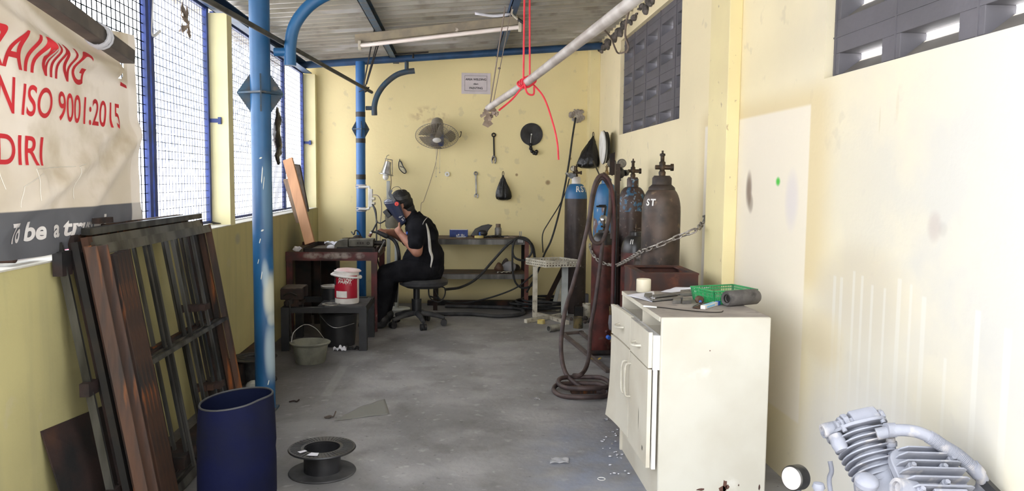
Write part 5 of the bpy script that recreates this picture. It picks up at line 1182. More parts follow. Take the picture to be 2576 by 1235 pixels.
for a, b in ((A_, B_), (B_, C_), (D_, C_), (A_, D_)): perf(a, b, 'slotted_rail')
mb = MB(); z = Zt - .01; mb.add([V((q.x, q.y, z + dz)) for dz in (0, .004) for q in (A_, B_, C_, D_)], [(0, 1, 2, 3), (7, 6, 5, 4), (0, 1, 5, 4), (1, 2, 6, 5), (2, 3, 7, 6), (3, 0, 4, 7)]); part('tray', mb, 'rust', t, smooth=0)
fp = PZ(1345, 797, 0.03); mb = MB(); mb.box(fp.x - .022, fp.x + .022, fp.y - .022, fp.y + .022, .03, Zt - .01); part('leg', mb, 'dirty_white', t, smooth=0)
fp2 = PZ(1420, 793, .03); mb = MB(); mb.box(fp2.x - .03, fp2.x + .03, fp2.y, fp2.y + .04, .03, Zt - .01); part('leg', mb, 'pale_metal', t, smooth=0)
for a, b in (((1322, 808), (1383, 797)), ((1383, 797), (1428, 812)), ((1350, 790), (1384, 797)), ((1384, 797), (1424, 790))):
    mb = MB(); q0, q1 = PZ(*a, .02), PZ(*b, .02); mb.beam(V((q0.x, q0.y, .02)), V((q1.x, q1.y, .02)), .035, .035); part('foot_bar', mb, 'dirty_white', t, smooth=0)
# leaning strips between stand and cylinder
for k, (a, b, m, lab) in enumerate((((1418, 672), (1378, 752), 'rust_dark', 'dark flat bar leaning behind the white stand'), ((1412, 700), (1396, 762), 'pale_metal', 'pale strip leaning behind the white stand, left of two'), ((1420, 705), (1405, 768), 'dirty_white', 'pale strip leaning behind the white stand, right of two'))):
    mb = MB(); q0, q1 = P(*a, 8.5 - .05 * k), P(*b, 8.25 - .06 * k); d = (q1 - q0); q1 = q0 + d * (q0.z / -d.z) if d.z < 0 else q1; mb.beam(q0, q1, .05, .008, up=(0, 1, 0)); single('flat_bar', mb, m, lab, 'bar', smooth=0)

# ================================================================= GAS CYLINDERS
def cyl_profile(r, H, neck_r, shoulder):
    """H = height to the neck foot"""
    pr = [(0, 0), (r * .93, 0), (r, .012), (r, H - shoulder)]
    for k in range(1, 9):
        a = pi / 2 * k / 8; pr.append((neck_r + (r - neck_r) * math.cos(a), H - shoulder + shoulder * math.sin(a)))
    return pr
def valve(t, x, y, z, m='brass_dark', s=1.0, wheel=True):
    mb = MB(); mb.lathe([(0, 0), (.016 * s, 0), (.018 * s, .02 * s), (.012 * s, .03 * s), (.016 * s, .04 * s), (.016 * s, .07 * s), (.010 * s, .075 * s), (.010 * s, .10 * s), (.014 * s, .102 * s), (.014 * s, .112 * s), (.005 * s, .115 * s), (.005 * s, .128 * s), (0, .128 * s)], (x, y, z), 16)
    v = part('valve', mb, m, t)
    mb = MB(); mb.cyl((x + .0, y, z + .045 * s), (x + .045 * s, y - .01, z + .045 * s), .012 * s, 12); mb.cyl((x + .04 * s, y - .009, z + .045 * s), (x + .055 * s, y - .012, z + .045 * s), .018 * s, 8); mb.cyl((x, y, z + .045 * s), (x - .035 * s, y + .0, z + .045 * s), .011 * s, 8); part('outlet', mb, m, v)
def cylinder(cx, cy, r, H, mb_, shoulder_m, collar_m, label, capz=.05, shoulder=.17, group=None, band=None, vm='brass_dark', vs=1.0, text=None, neck_r=.045):
    t = thing('gas_cylinder', (cx, cy, 0), label, 'gas cylinder', group)
    pr = cyl_profile(r, H, neck_r, shoulder); zb = H - shoulder - (band or 0)
    lo = [p for p in pr if p[1] <= H - shoulder + 1e-6]; lo[-1] = (r, zb); mb = MB(); mb.lathe(lo, (cx, cy, 0), 40); part('body', mb, mb_, t, smooth=60)
    up = [(r, zb)] + [p for p in pr if p[1] >= H - shoulder - 1e-6]; mb = MB(); mb.lathe(up + [(0, H)], (cx, cy, 0), 40); part('shoulder', mb, shoulder_m, t, smooth=60)
    mb = MB(); mb.lathe([(neck_r, H - .02), (neck_r, H + capz * .8), (neck_r * .8, H + capz), (0, H + capz)], (cx, cy, 0), 28); part('neck_ring', mb, collar_m, t)
    if neck_r > .05: mb = MB(); mb.lathe([(neck_r + .022, H - .012), (neck_r + .02, H + .004), (neck_r, H + .022), (0, H + .022)], (cx, cy, 0), 28); part('collar', mb, collar_m, t)
    if vm: valve(t, cx, cy, H + capz - .004, vm, vs)
    if text:
        s, a0, z0, h = text; mb = MB()
        def R(z):
            if z <= H - shoulder: return r
            k = min(1, (z - (H - shoulder)) / shoulder); return neck_r + (r - neck_r) * math.sqrt(max(0, 1 - k * k))
        def fn(x, y):
            z = z0 + y; rr = R(z) + .0025; a = a0 + x / r; return V((cx + rr * math.sin(a), cy - rr * math.cos(a), z))
        put_text(mb, s, fn, h, bold=.03, sub=.015, spacing=1.25); part('painted_letters', mb, 'white_paint', t, smooth=0)
    return t
q = P(1445.5, 700, 8.0); rL = .113
cylinder(q.x, 8.0, rL, P(1445, 462, 8.0).z, 'cyl_left', 'cyl_blue', 'bucket_white', 'tall brown cylinder with bright blue shoulder and white collar by the back corner', capz=.07, band=.0, shoulder=.15, vm='brass_dark', text=('RST', -.14, P(1445, 482, 8.0).z, .055))
# regulator of the left cylinder
t = thing('regulator', P(1440, 438, 7.95), 'small chrome regulator with round gauge on the blue-shouldered cylinder', 'regulator')
mb = MB(); a = P(1443, 440, 7.93); mb.cyl(a + V((-.06, 0, 0)), a + V((.02, 0, 0)), .022, 14); mb.cyl(a + V((-.03, 0, .0)), a + V((-.03, -.05, -.01)), .028, 16); mb.cyl(a + V((-.08, 0, .02)), a + V((-.05, 0, 0)), .012, 10); part('body', mb, 'chrome', t)
mb = MB(); g = P(1443, 424, 7.92); mb.cyl(g + V((.0, .012, 0)), g + V((-.006, -.012, .0)), .030, 20); mb.cyl(g, a, .008, 8); part('gauge', mb, 'brass_dark', t)
mb = MB(); mb.cyl(g + V((-.006, -.0125, 0)), g + V((-.006, -.014, 0)), .026, 20); part('gauge_glass', mb, 'dirty_white', t)
q = P(1523, 600, 7.15); cylinder(q.x, 7.15, .113, P(1523, 462, 7.15).z, 'cyl_blue_flaked', 'cyl_blue', 'cyl_blue', 'flaking blue cylinder seen through the hanging hose loop', capz=.05, shoulder=.19, vm='brass')
cyl_blue_c = (q.x, 7.15)
q = P(1588.5, 600, 6.13); cylinder(q.x, 6.13, .116, P(1588, 470, 6.13).z, 'cyl_brown', 'cyl_blue_chipped', 'cyl_blue_chipped', 'tall brown cylinder with chipped blue paint on its shoulder, behind the post', capz=.075, shoulder=.19, band=.0, vs=1.15)
q = P(1661, 620, 4.72); cylinder(q.x, 4.72, .1155, P(1661, 475, 4.72).z + .004, 'cyl_brown_dusty', 'cyl_brown_dusty', 'cyl_collar', 'biggest dusty brown cylinder, nearest the cabinet, with white painted letters', capz=.075, shoulder=.14, vs=1.2, text=('ST', -1.12, P(1661, 516, 4.72).z, .038), neck_r=.058)
q = P(1516, 750, 6.1); cylinder(q.x, 6.1, .093, P(1516, 585, 6.1).z, 'cyl_maroon', 'cyl_black', 'cyl_black', 'short maroon cylinder with black shoulder standing behind the hose coil', capz=.02, shoulder=.09, vm='brass_dark', vs=.7)
q = P(1598, 680, 5.62); cylinder(q.x, 5.62, .105, P(1598, 592, 5.62).z, 'cyl_maroon', 'cyl_black', 'cyl_black', 'short maroon cylinder with glossy black shoulder, right of the upright post', capz=.03, shoulder=.12, vs=.5, text=('II', -.65, P(1598, 612, 5.6).z, .03))
q = P(1634, 680, 5.18); cylinder(q.x, 5.18, .105, P(1634, 622, 5.18).z, 'cyl_brown_dusty', 'cyl_brown_dusty', 'cyl_collar', 'short dusty cylinder half hidden behind the biggest brown one', capz=.03, shoulder=.12, vs=.5)
# small regulator knob before blue cylinder
t = thing('regulator', P(1517, 553, 6.95), 'round chrome-black regulator in front of the flaking blue cylinder', 'regulator')
mb = MB(); a = P(1519, 553, 6.9); mb.lathe([(0, -.03), (.03, -.028), (.042, -.01), (.042, .01), (.03, .03), (0, .032)], a, 20, Matrix.Rotation(1.2, 3, 'Y')); part('body', mb, 'chrome', t)
mb = MB(); mb.cyl(P(1500, 519, 6.95), P(1526, 520, 6.95), .008, 8); mb.cyl(P(1506, 518.5, 6.95), P(1524, 518.5, 6.95), .012, 8); mb.cyl(P(1524, 519, 6.95), a, .01, 8); part('lever', mb, 'black_plastic', t)
# upright post of the cylinder trolley
t = thing('cylinder_trolley', (P(1549, 900, 5.85).x, 5.85, 0), 'dark upright steel trolley post holding the hoses and twin gauges', 'trolley')
x_ = P(1551, 600, 5.85).x; mb = MB(); mb.box(x_ - .018, x_ + .018, 5.85, 5.89, 0, P(1551, 412, 5.85).z); part('upright', mb, 'cyl_brown', t, smooth=0)
xa, xb = P(1534.5, 385, 5.84).x, P(1547, 385, 5.84).x; mb = MB(); z0, z1 = P(1540, 440, 5.84).z, P(1540, 384, 5.84).z
mb.add([V((xa, 5.835, z0)), V((xb, 5.835, z0)), V((xb, 5.835, z1 + .004)), V((xa, 5.835, z1 - .01)), V((xa, 5.85, z0)), V((xb, 5.85, z0)), V((xb, 5.85, z1 + .004)), V((xa, 5.85, z1 - .01))], [(0, 1, 2, 3), (7, 6, 5, 4), (0, 1, 5, 4), (1, 2, 6, 5), (2, 3, 7, 6), (3, 0, 4, 7)]); part('hose_plate', mb, 'rust_dark', t, smooth=0)
for a, b in (((1415, 842), (1530, 938)), ((1460, 838), (1496, 868)), ((1410, 843), (1466, 838))):
    mb = MB(); q0, q1 = PZ(*a, 0), PZ(*b, 0); mb.beam(V((q0.x, q0.y, .012)), V((q1.x, q1.y, .012)), .035, .02); part('base_rail', mb, mat('floor_rust', (0.13, 0.10, 0.09), (0.09, 0.065, 0.055), .85, scale=9), t, smooth=0)
mb = MB(); mb.cyl((x_ - .16, 5.95, .03), (x_ + .05, 5.95, .03), .02, 10); part('axle', mb, 'rust_dark', t)
# twin-gauge regulator
t = thing('regulator', P(1552, 430, 5.95), 'black regulator with two round dusty gauges at the top of the trolley post', 'regulator')
for nm, (px, py, yy) in (('left_gauge', (1539, 411, 5.98)), ('right_gauge', (1564, 411, 5.92))):
    g = P(px, py, yy); mb = MB(); mb.cyl(g + V((0, .018, 0)), g + V((0, -.015, 0)), .033, 24); part(nm, mb, 'cast_grey', t, bevel=.003)
    mb = MB(); mb.cyl(g + V((0, -.0155, 0)), g + V((0, -.017, 0)), .028, 24); part('dial', mb, mat('dial_dusty', (0.22, 0.20, 0.17), (0.15, 0.135, 0.115), .4, scale=40), t)
mb = MB(); a = P(1559, 435, 5.95); mb.lathe([(0, -.04), (.03, -.036), (.042, -.01), (.042, .012), (.03, .03), (0, .034)], a, 20, Matrix.Rotation(1.3, 3, 'Y')); mb.cyl(a, P(1577, 435, 6.05), .013, 10); mb.cyl(P(1570, 435, 6.0), P(1576, 435, 6.03), .024, 8); mb.cyl(a, P(1558, 412, 5.95), .012, 8); mb.cyl(a, a + V((0, 0, -.06)), .012, 8); part('body', mb, 'black_plastic', t)

# ---- chain
t = thing('chain', PX(1775, 550, 1.44), 'steel chain slung across the gas cylinders and hooked to the right wall', 'chain')
near = [PX(1768, 560, 1.45), P(1757, 574, 4.45), P(1742, 582, 4.42), P(1700, 598, 4.50), P(1650, 620, 4.56), P(1612, 634, 4.75), P(1585, 651, 5.2), P(1560, 664, 5.6), P(1552, 667, 5.8)]
far = [P(1548, 667, 5.80), P(1530, 665, 5.94), P(1516, 661, 5.97), P(1503, 653, 5.98), P(1492, 640, 6.02), P(1485, 625, 6.1), P(1484, 612, 6.2)]
def chain(pts, L, w, r, parent):
    pts = cr(pts, 20); acc = [0]
    for a, b in zip(pts, pts[1:]): acc.append(acc[-1] + (b - a).length)
    def at(s):
        for i in range(len(pts) - 1):
            if acc[i + 1] >= s: k = (s - acc[i]) / max(1e-9, acc[i + 1] - acc[i]); return pts[i].lerp(pts[i + 1], k), (pts[i + 1] - pts[i]).normalized()
        return pts[-1], (pts[-1] - pts[-2]).normalized()
    s = L / 2; k = 0; me0 = None
    while s < acc[-1]:
        c, d = at(s); qx = d.to_track_quat('X', 'Z').to_matrix() @ Matrix.Rotation(pi / 2 * (k % 2) + .5, 3, 'X')
        mb = MB(); h = L / 2 - w / 2 + r; n = 5; ring = []
        for i in range(n + 1): a = -pi / 2 + pi * i / n; ring.append(V((h + (w / 2 - r) * math.cos(a), (w / 2 - r) * math.sin(a), 0)))
        for i in range(n + 1): a = pi / 2 + pi * i / n; ring.append(V((-h + (w / 2 - r) * math.cos(a), (w / 2 - r) * math.sin(a), 0)))
        mb.tube([c + qx @ p for p in ring], r, 6, closed=True); part('link', mb, 'chain_steel', parent, smooth=50)
        s += L - 2 * r * 1.15; k += 1
mat('chain_steel', (0.42, 0.39, 0.35), (0.20, 0.17, 0.15), 0.5, 0.5, scale=30)
chain(near, .062, .034, .0048, t); chain(far, .034, .026, .0042, t)
mb = MB(); a = PX(1776, 545, 1.47); mb.beam(a, PX(1768, 562, 1.45), .02, .006); mb.cyl(a + V((.009, 0, .01)), a + V((-.02, 0, 0)), .006, 8); part('wall_hook', mb, 'zinc', t)
# ---- rusty steel box
zt = P(1700, 690, 4.12).z
x0, x1 = P(1611, 694, 4.12).x, P(1757, 694, 4.12).x; ya, yb = 4.12, 4.52
t = thing('steel_box', ((x0 + x1) / 2, (ya + yb) / 2, 0), 'tall open-topped rusty steel box standing behind the cabinet', 'box')
mb = MB(); w = .035
mb.box(x0, x1, ya, ya + .008, 0, zt); mb.box(x0, x1, yb - .008, yb, 0, zt); mb.box(x0 + .0005, x0 + .008, ya + .0081, yb - .0081, 0, zt - .001); mb.box(x1 - .008, x1 - .0005, ya + .0081, yb - .0081, 0, zt - .001); part('wall', mb, 'rusty_box', t, smooth=0)
mb = MB(); mb.box(x0 - .003, x1 + .003, ya - .003, ya + w, zt - .004, zt + .006); mb.box(x0 - .003, x1 + .003, yb - w, yb + .003, zt - .004, zt + .006); mb.box(x0 - .003, x0 + w, ya + w, yb - w, zt - .004, zt + .006); mb.box(x1 - w, x1 + .003, ya + w, yb - w, zt - .004, zt + .006); part('rim', mb, 'rusty_box', t, smooth=0)
# ---- twin hose
def hose(pts, r, m, parent, n=8, closed=False, nm='hose'):
    mb = MB(); mb.tube(cr(pts, n, closed), r, 10, closed=closed); return part(nm, mb, m, parent)
t = thing('gas_hose', PZ(1470, 985, 0), 'brown twin gas hose looped over the trolley post and coiled on the floor', 'hose')
hose([P(1540, 600, 5.80), P(1540, 500, 5.78), P(1530, 450, 5.77), P(1513, 441, 5.76), P(1500, 455, 5.75), P(1490, 490, 5.74), P(1480, 560, 5.7), P(1462, 640, 5.65), P(1440, 720, 5.6), P(1422, 780, 5.5), P(1412, 850, 5.4), P(1413, 900, 5.3), P(1424, 940, 5.18), P(1450, 966, 5.06), P(1485, 985, 4.98), PZ(1520, 985, .03)], .0150, 'hose_brown', t)
hose([P(1533, 470, 5.79), P(1520, 450, 5.77), P(1508, 452, 5.77), P(1496, 480, 5.76), P(1487, 530, 5.75), P(1483, 570, 5.74), P(1488, 600, 5.74), P(1500, 612, 5.74), P(1516, 605, 5.75), P(1528, 570, 5.76), P(1535, 520, 5.77), P(1536, 480, 5.78)], .0150, 'hose_brown', t, closed=True, nm='hanging_loop')
hose([P(1518, 441, 5.75), P(1532, 455, 5.75), P(1541, 490, 5.76), P(1545, 560, 5.78), P(1543, 650, 5.8), P(1541, 760, 5.8), P(1540, 800, 5.8)], .014, 'hose_maroon', t, nm='maroon_hose')
hose([P(1549, 480, 5.77), P(1551, 560, 5.79), P(1549, 660, 5.8), P(1546, 780, 5.8)], .007, 'black_rubber', t, nm='thin_black_hose')
hose([P(1516, 610, 5.75), P(1508, 680, 5.72), P(1497, 760, 5.7), P(1485, 830, 5.6), P(1482, 890, 5.45), P(1474, 925, 5.35), PZ(1460, 943, .06), PZ(1444, 944, .03)], .015, 'hose_brown', t)
for k, (cx_, cy_, rx, ry, z) in enumerate(((1463, 988, .178, .185, .018), (1468, 980, .165, .165, .046))):
    c = PZ(cx_, cy_, 0); hose([V((c.x + rx * math.cos(a), c.y + ry * math.sin(a), z + .006 * math.sin(3 * a))) for a in [2 * pi * i / 10 for i in range(10)]], .0150, 'hose_brown', t, 4, True, 'floor_coil')
# torch hanging by the cabinet
t = thing('cutting_torch', P(1538, 830, 5.3), 'cutting torch with red and blue valve knobs hanging by the cabinet edge', 'torch')
mb = MB(); limb(mb, [(P(1536, 795, 5.3), .012), (P(1537, 812, 5.3), .02), (P(1538, 825, 5.3), .018)]); part('handle', mb, 'vent_grey', t)
mb = MB(); mb.cyl(P(1535, 770, 5.3), P(1536, 795, 5.3), .008, 8); mb.cyl(P(1538, 826, 5.3), P(1539, 850, 5.3), .008, 8); mb.cyl(P(1539, 848, 5.3), P(1539, 860, 5.3), .013, 10); part('tube', mb, 'brass', t)
mb = MB(); mb.cyl(P(1526, 834, 5.3), P(1530, 836, 5.28), .014, 12); part('red_knob', mb, 'red_steel', t)
mb = MB(); mb.cyl(P(1528, 847, 5.3), P(1533, 850, 5.28), .014, 12); part('blue_knob', mb, 'bright_blue', t)

# ---- clutter by the cylinders
def can(px, py, r, h, m, nm, lab, cat, mt=None, lid=None, z=0.0):
    c = PZ(px, py, z); t = thing(nm, (c.x, c.y + r, z), lab, cat); mb = MB(); mb.lathe([(0, 0), (r, 0), (r, h), (r * .9, h), (r * .9, h * .93), (0, h * .93)], (c.x, c.y + r, z), 24, mt); part('body', mb, m, t)
    mb = MB(); mb.torus((c.x, c.y + r, z + h), r, .003, None, 24, 5); part('rim', mb, lid or m, t); return t
can(1477, 797, .042, .125, 'dirty_white', 'paint_can', 'pale ridged can on the floor at the foot of the blue-shouldered cylinder', 'can')
can(1456, 827, .045, .10, 'amber', 'glass_jar', 'dirty amber jar on the floor right of the white stand', 'jar', lid='dirt_brown')
mb = MB(); c = PZ(1458, 800, 0); mb.box(c.x - .045, c.x + .035, c.y, c.y + .08, 0, .11); single('steel_block', mb, 'steel_dark', 'dark square block left of the pale ridged can', 'block', bevel=.003)
mb = MB(); c = PZ(1478, 792, 0); mb.box(c.x - .05, c.x + .03, c.y + .13, c.y + .2, 0, .19); single('metal_box', mb, 'vent_grey', 'small grey box standing behind the pale ridged can', 'box', bevel=.003)
q = PZ(1362, 815, 0); mb = MB(); mb.lathe([(.026, 0), (.036, 0), (.036, .035), (.026, .035), (.026, 0)], (q.x, q.y + .03, 0), 24); single('pipe_ring', mb, 'yellow', 'short cream-yellow pipe ring on the floor before the white stand', 'ring')
q0, q1 = PZ(1380, 827, .03), PZ(1412, 822, .03); mb = MB(); d = (q1 - q0).normalized().to_track_quat('Z', 'Y').to_matrix(); L = (q1 - q0).length; mb.lathe([(.022, 0), (.030, 0), (.030, L), (.022, L), (.022, 0)], V((q0.x, q0.y, .031)), 20, d); single('pipe_piece', mb, 'tin', 'short shiny grey pipe piece lying before the white stand', 'pipe')
mb = MB(); q = PZ(1463, 988, 0); mb.box(q.x - .07, q.x + .09, q.y - .03, q.y + .03, 0, .04); single('wood_block', mb, 'rust_orange', 'brown block lying inside the hose coil on the floor', 'block', bevel=.003)
mb = MB(); q = PZ(1493, 912, 0)
mb.grid(lambda u, v: V((q.x - .04 + .1 * u, q.y + .035 * v, .02 + .012 * math.sin(u * 8))), 8, 2); single('yellow_tag', mb, 'yellow_tag', 'curled yellow tag on the floor before the maroon cylinder', 'tag', solid=.002)
mb = MB(); q = PZ(1470, 816, 0)
for k in range(12): mb.ball(V((q.x + random.uniform(-.12, .14), q.y + random.uniform(.0, .25), .015)), random.uniform(.012, .03), 6, 4)
single('rubble', mb, 'dirt_brown', 'dirty rubble scattered around the cans by the cylinders', 'rubble', kind='stuff', smooth=0)
for i, (px, py) in enumerate(((1345, 1004), (1518, 1058))):
    q = PZ(px, py, 0); mb = MB(); rr = random.Random(i + 3)
    for k in range(4): u = V((rr.uniform(-1, 1), rr.uniform(-1, 1), rr.uniform(0, .8))).normalized() * .02; w = u.cross(V((0, 0, 1))) * .4; o = V((q.x + k * .008, q.y, .006)); mb.add([o - u, o + w, o + u, o - w], [(0, 1, 2, 3)])
    single('foil_scrap', mb, 'foil', ('tiny bright foil scrap alone on the open floor left of the hose coil', 'small shiny foil scrap on the floor beside the cabinet door foot')[i], 'scrap', solid=.001, smooth=0)
q = PZ(1513, 1206, 0); mb = MB(); mb.torus((q.x, q.y, .003), .017, .0016, None, 20, 5); single('wire_ring', mb, 'white_paint', 'thin pale ring lying on the floor left of the cabinet', 'ring')
q = PZ(1410, 1161, 0); mb = MB(); mb.grid(lambda u, v: V((q.x - .055 + .09 * u + .01 * v, q.y - .035 + .07 * v, .004 + .006 * abs(math.sin(u * 6 + v * 3)))), 8, 6); single('plastic_sachet', mb, 'clear_film', 'small clear plastic sachet flat on the floor near the front', 'sachet', solid=.001)
for k in range(30):
    rr = random.Random(k + 50); px, py = rr.uniform(1530, 1600), rr.uniform(1075, 1200); 
    if px > 1545 + (py - 1100) * .45: px -= 45
    q = PZ(px, py, 0); mb = MB() if k == 0 else mb; mb.ball(V((q.x, q.y, .004)), rr.uniform(.003, .008), 5, 4, (1.5, 1, .6))
single('swept_chips', mb, 'foil', 'bright bits of swarf scattered along the cabinet plinth', 'swarf', kind='stuff', smooth=0)

# ================================================================= CABINET
cx0, cx1 = P(1662, 900, 3.10).x, 1.262; cy0, cy1 = 3.10, 3.87; ct = P(1800, 799, 3.10).z
t = thing('cabinet', ((cx0 + cx1) / 2, (cy0 + cy1) / 2, 0), 'worn cream wooden cabinet with two drawers and two doors by the right wall', 'cabinet')
mb = MB(); mb.box(cx0, cx1, cy0, cy0 + .018, 0, ct - .0); part('side_panel', mb, 'cabinet_side', t, bevel=.006)
mb = MB(); mb.box(cx0, cx1, cy1 - .018, cy1, 0, ct - .02); part('side_panel', mb, 'cabinet', t, bevel=.002)
mb = MB(); mb.box(cx0 - .0, cx1 + .0, cy0 + .0185, cy1, ct - .018, ct); part('top_panel', mb, ['cabinet_top'], t, bevel=.002)
mb = MB(); mb.box(cx0 - .003, cx0, cy0 + .019, cy1 - .0, ct - .019, ct - .001); part('edge_strip', mb, 'cabinet', t)
mb = MB(); mb.box(cx1 - .012, cx1, cy0 + .018, cy1 - .018, .05, ct - .018); part('back_panel', mb, 'cabinet', t)
zs = .715
mb = MB(); mb.box(cx0 + .002, cx1 - .012, cy0 + .018, cy1 - .018, zs - .016, zs); part('shelf', mb, 'cabinet', t)
ym = 3.43
mb = MB(); mb.box(cx0 + .002, cx1 - .012, ym - .009, ym + .009, zs, ct - .018); part('divider', mb, 'cabinet', t)
mb = MB(); mb.box(cx0 + .012, cx1 - .02, cy0 + .018, cy1 - .018, 0, .165); part('plinth', mb, 'cabinet_edge' if False else 'cabinet', t)
mb = MB(); mb.box(cx0 + .004, cx0 + .016, cy0 + .018, cy1 - .018, .165, zs - .016); part('front_frame', mb, 'cabinet', t)
DX = cx0 - .042
def warped(y0, y1, z0, z1, wy=0.0, wb=0.0, th=.016, wt=0.0):
    """front slab in the YZ plane, bulging outward at its far/top edges"""
    mb = MB(); n = 10
    def S(off):
        return lambda u, v: V((DX + off - wy * (u ** 3) - wt * (v ** 3) * (u) - wb * ((1 - v) ** 3) * u, y0 + (y1 - y0) * u, z0 + (z1 - z0) * v))
    a = S(0); b = S(th); vs = []; 
    for f in (a, b):
        for j in range(n + 1):
            for i in range(n + 1): vs.append(f(i / n, j / n))
    N1 = n + 1; fs = []
    for s in (0, N1 * N1):
        for j in range(n):
            for i in range(n): fs.append((s + j * N1 + i, s + j * N1 + i + 1, s + (j + 1) * N1 + i + 1, s + (j + 1) * N1 + i))
    for i in range(n):
        for (p, q_) in ((i, i + 1), (n * N1 + i, n * N1 + i + 1), (i * N1, (i + 1) * N1), (i * N1 + n, (i + 1) * N1 + n)): fs.append((p, q_, q_ + N1 * N1, p + N1 * N1))
    mb.add(vs, fs); return mb
zd = .585; yn = 3.135
def handle_h(pr, y, z, horiz=True, L=.095, xo=0.0):
    mb = MB(); x_ = DX - xo
    if horiz: mb.tube(cr([V((x_ + .002, y - L / 2, z)), V((x_ - .022, y - L / 2 + .012, z - .002)), V((x_ - .028, y, z - .006)), V((x_ - .022, y + L / 2 - .012, z - .002)), V((x_ + .002, y + L / 2, z))], 5), .0052, 8)
    else: mb.tube(cr([V((x_ + .002, y, z - L / 2)), V((x_ - .022, y, z - L / 2 + .008)), V((x_ - .026, y, z)), V((x_ - .022, y, z + L / 2 - .008)), V((x_ + .002, y, z + L / 2))], 5), .0052, 8)
    part('handle', mb, 'handle_cream', pr)
d = part('drawer', warped(yn, 3.475, zd + .006, zs + .022, 0, 0, wt=-.0), 'cabinet', t, smooth=30); handle_h(d, 3.32, .655)
mb = MB(); mb.box(DX + .017, cx0 + .003, yn - .012, 3.47, zs - .008, zs + .012); mb.box(DX + .017, cx0 + .003, yn - .012, yn, zd, zs - .008); part('drawer_side', mb, 'cabinet_white', d, smooth=0)
d = part('drawer', warped(3.485, 3.85, zd + .012, zs + .026, .012, 0, wt=.006), 'cabinet', t, smooth=30); handle_h(d, 3.66, .668, xo=.003)
mb = MB(); mb.box(DX + .017, cx0 + .003, 3.49, 3.85, zs - .008, zs + .012); part('drawer_side', mb, 'cabinet_white', d, smooth=0)
mb = MB(); mb.box(DX + .001, DX + .0155, yn + .002, 3.845, zs + .0222, zs + .0245); part('drawer_top_edge', mb, 'cabinet_edge', t)
d = part('door', warped(yn, 3.485, .175, zd, 0, 0), 'cabinet', t, smooth=30); handle_h(d, 3.455, .46, False, .15)
mb = MB(); mb.box(DX + .019, DX + .034, yn - .02, yn - .004, .175, zd + .0); part('door_edge', mb, 'cabinet_white', d, smooth=0)
d = part('door', warped(3.495, 3.85, .185, zd + .004, .014, .022), 'cabinet', t, smooth=30); handle_h(d, 3.53, .455, False, .15)
mb = MB(); rr = random.Random(8)
for (px, py, w, h) in ((1823, 1222, .010, .028), (1817, 1232, .016, .02), (1762, 1231, .018, .006), (1910, 1226, .004, .014), (1786, 882, .0025, .003), (1830, 1224, .008, .01), (1858, 1220, .003, .005)):
    q = P(px, py, cy0); pl = []
    for k in range(9): a = 2 * pi * k / 9; s = rr.uniform(.7, 1.15); pl.append((q.x + w * s * math.cos(a), q.z + h * s * math.sin(a)))
    mb = MB(); mb.add([(x, cy0 - .0012, z) for x, z in pl], [tuple(range(9))]); part('chipped_spot', mb, 'chipboard', t, smooth=0, label='dark chipped spot in the paint')
mb = MB()
for (y, z, w, h) in ((3.60, .29, .012, .02), (3.20, .235, .010, .012), (3.28, .34, .004, .05), (3.66, .555, .003, .03)): 
    mb = MB(); mb.add([(DX - .0012, y, z - h), (DX - .0012, y + w, z - h * .3), (DX - .0012, y + w * .8, z + h), (DX - .0012, y - w * .3, z + h * .4)], [(0, 1, 2, 3)]); part('scratch', mb, 'cast_grey', t, smooth=0)

# ---- on the cabinet
def CT(px, py, dz=0.0): return PZ(px, py, ct + dz)
q = CT(1620, 734); q.y = 3.79; q.x = P(1620, 730, 3.81).x; t = thing('plastic_jar', (q.x, q.y + .03, ct), 'clear ribbed plastic jar without lid at the far cabinet corner', 'jar')
mb = MB(); mb.lathe([(0, .002), (.034, .002), (.036, .006), (.036, .062), (.034, .066), (.033, .066), (.034, .06), (.034, .006), (0, .005)], (q.x, q.y + .03, ct), 36, fn=lambda a, z, r: 1 + .006 * math.sin(z * 500)); part('body', mb, 'clear_plastic', t)
mb = MB(); mb.cyl((q.x, q.y + .03, ct + .006), (q.x, q.y + .03, ct + .045), .031, 24); part('contents', mb, mat('cream_stuff', (0.62, 0.55, 0.38), (0.5, 0.44, 0.3), .8, scale=30), t)
def sheet(pts, m, nm, lab, cat, dz=.002, lift=None, solid=.0006):
    P4 = [CT(*p) for p in pts]; mb = MB()
    def fn(u, v):
        a = P4[0].lerp(P4[1], u); b = P4[3].lerp(P4[2], u); p = a.lerp(b, v); return V((p.x, p.y, ct + dz + (lift(u, v) if lift else 0) + .002 * abs(math.sin(u * 5 + v * 3))))
    mb.grid(fn, 12, 8); return single(nm, mb, m, lab, cat, solid=solid)
sheet([(1573, 744), (1645, 737), (1648, 757), (1640, 761)], 'paper', 'paper_sheet', 'white paper sheet lying nearest the drawers under the calipers', 'paper', lift=lambda u, v: .006 * u)
sheet([(1662, 735), (1700, 724), (1790, 724), (1740, 742)], 'paper', 'paper_sheet', 'crumpled white paper sheet behind the tools, left of the green basket', 'paper', lift=lambda u, v: .030 * max(0, 1 - abs(u - .45) / .2) * v)
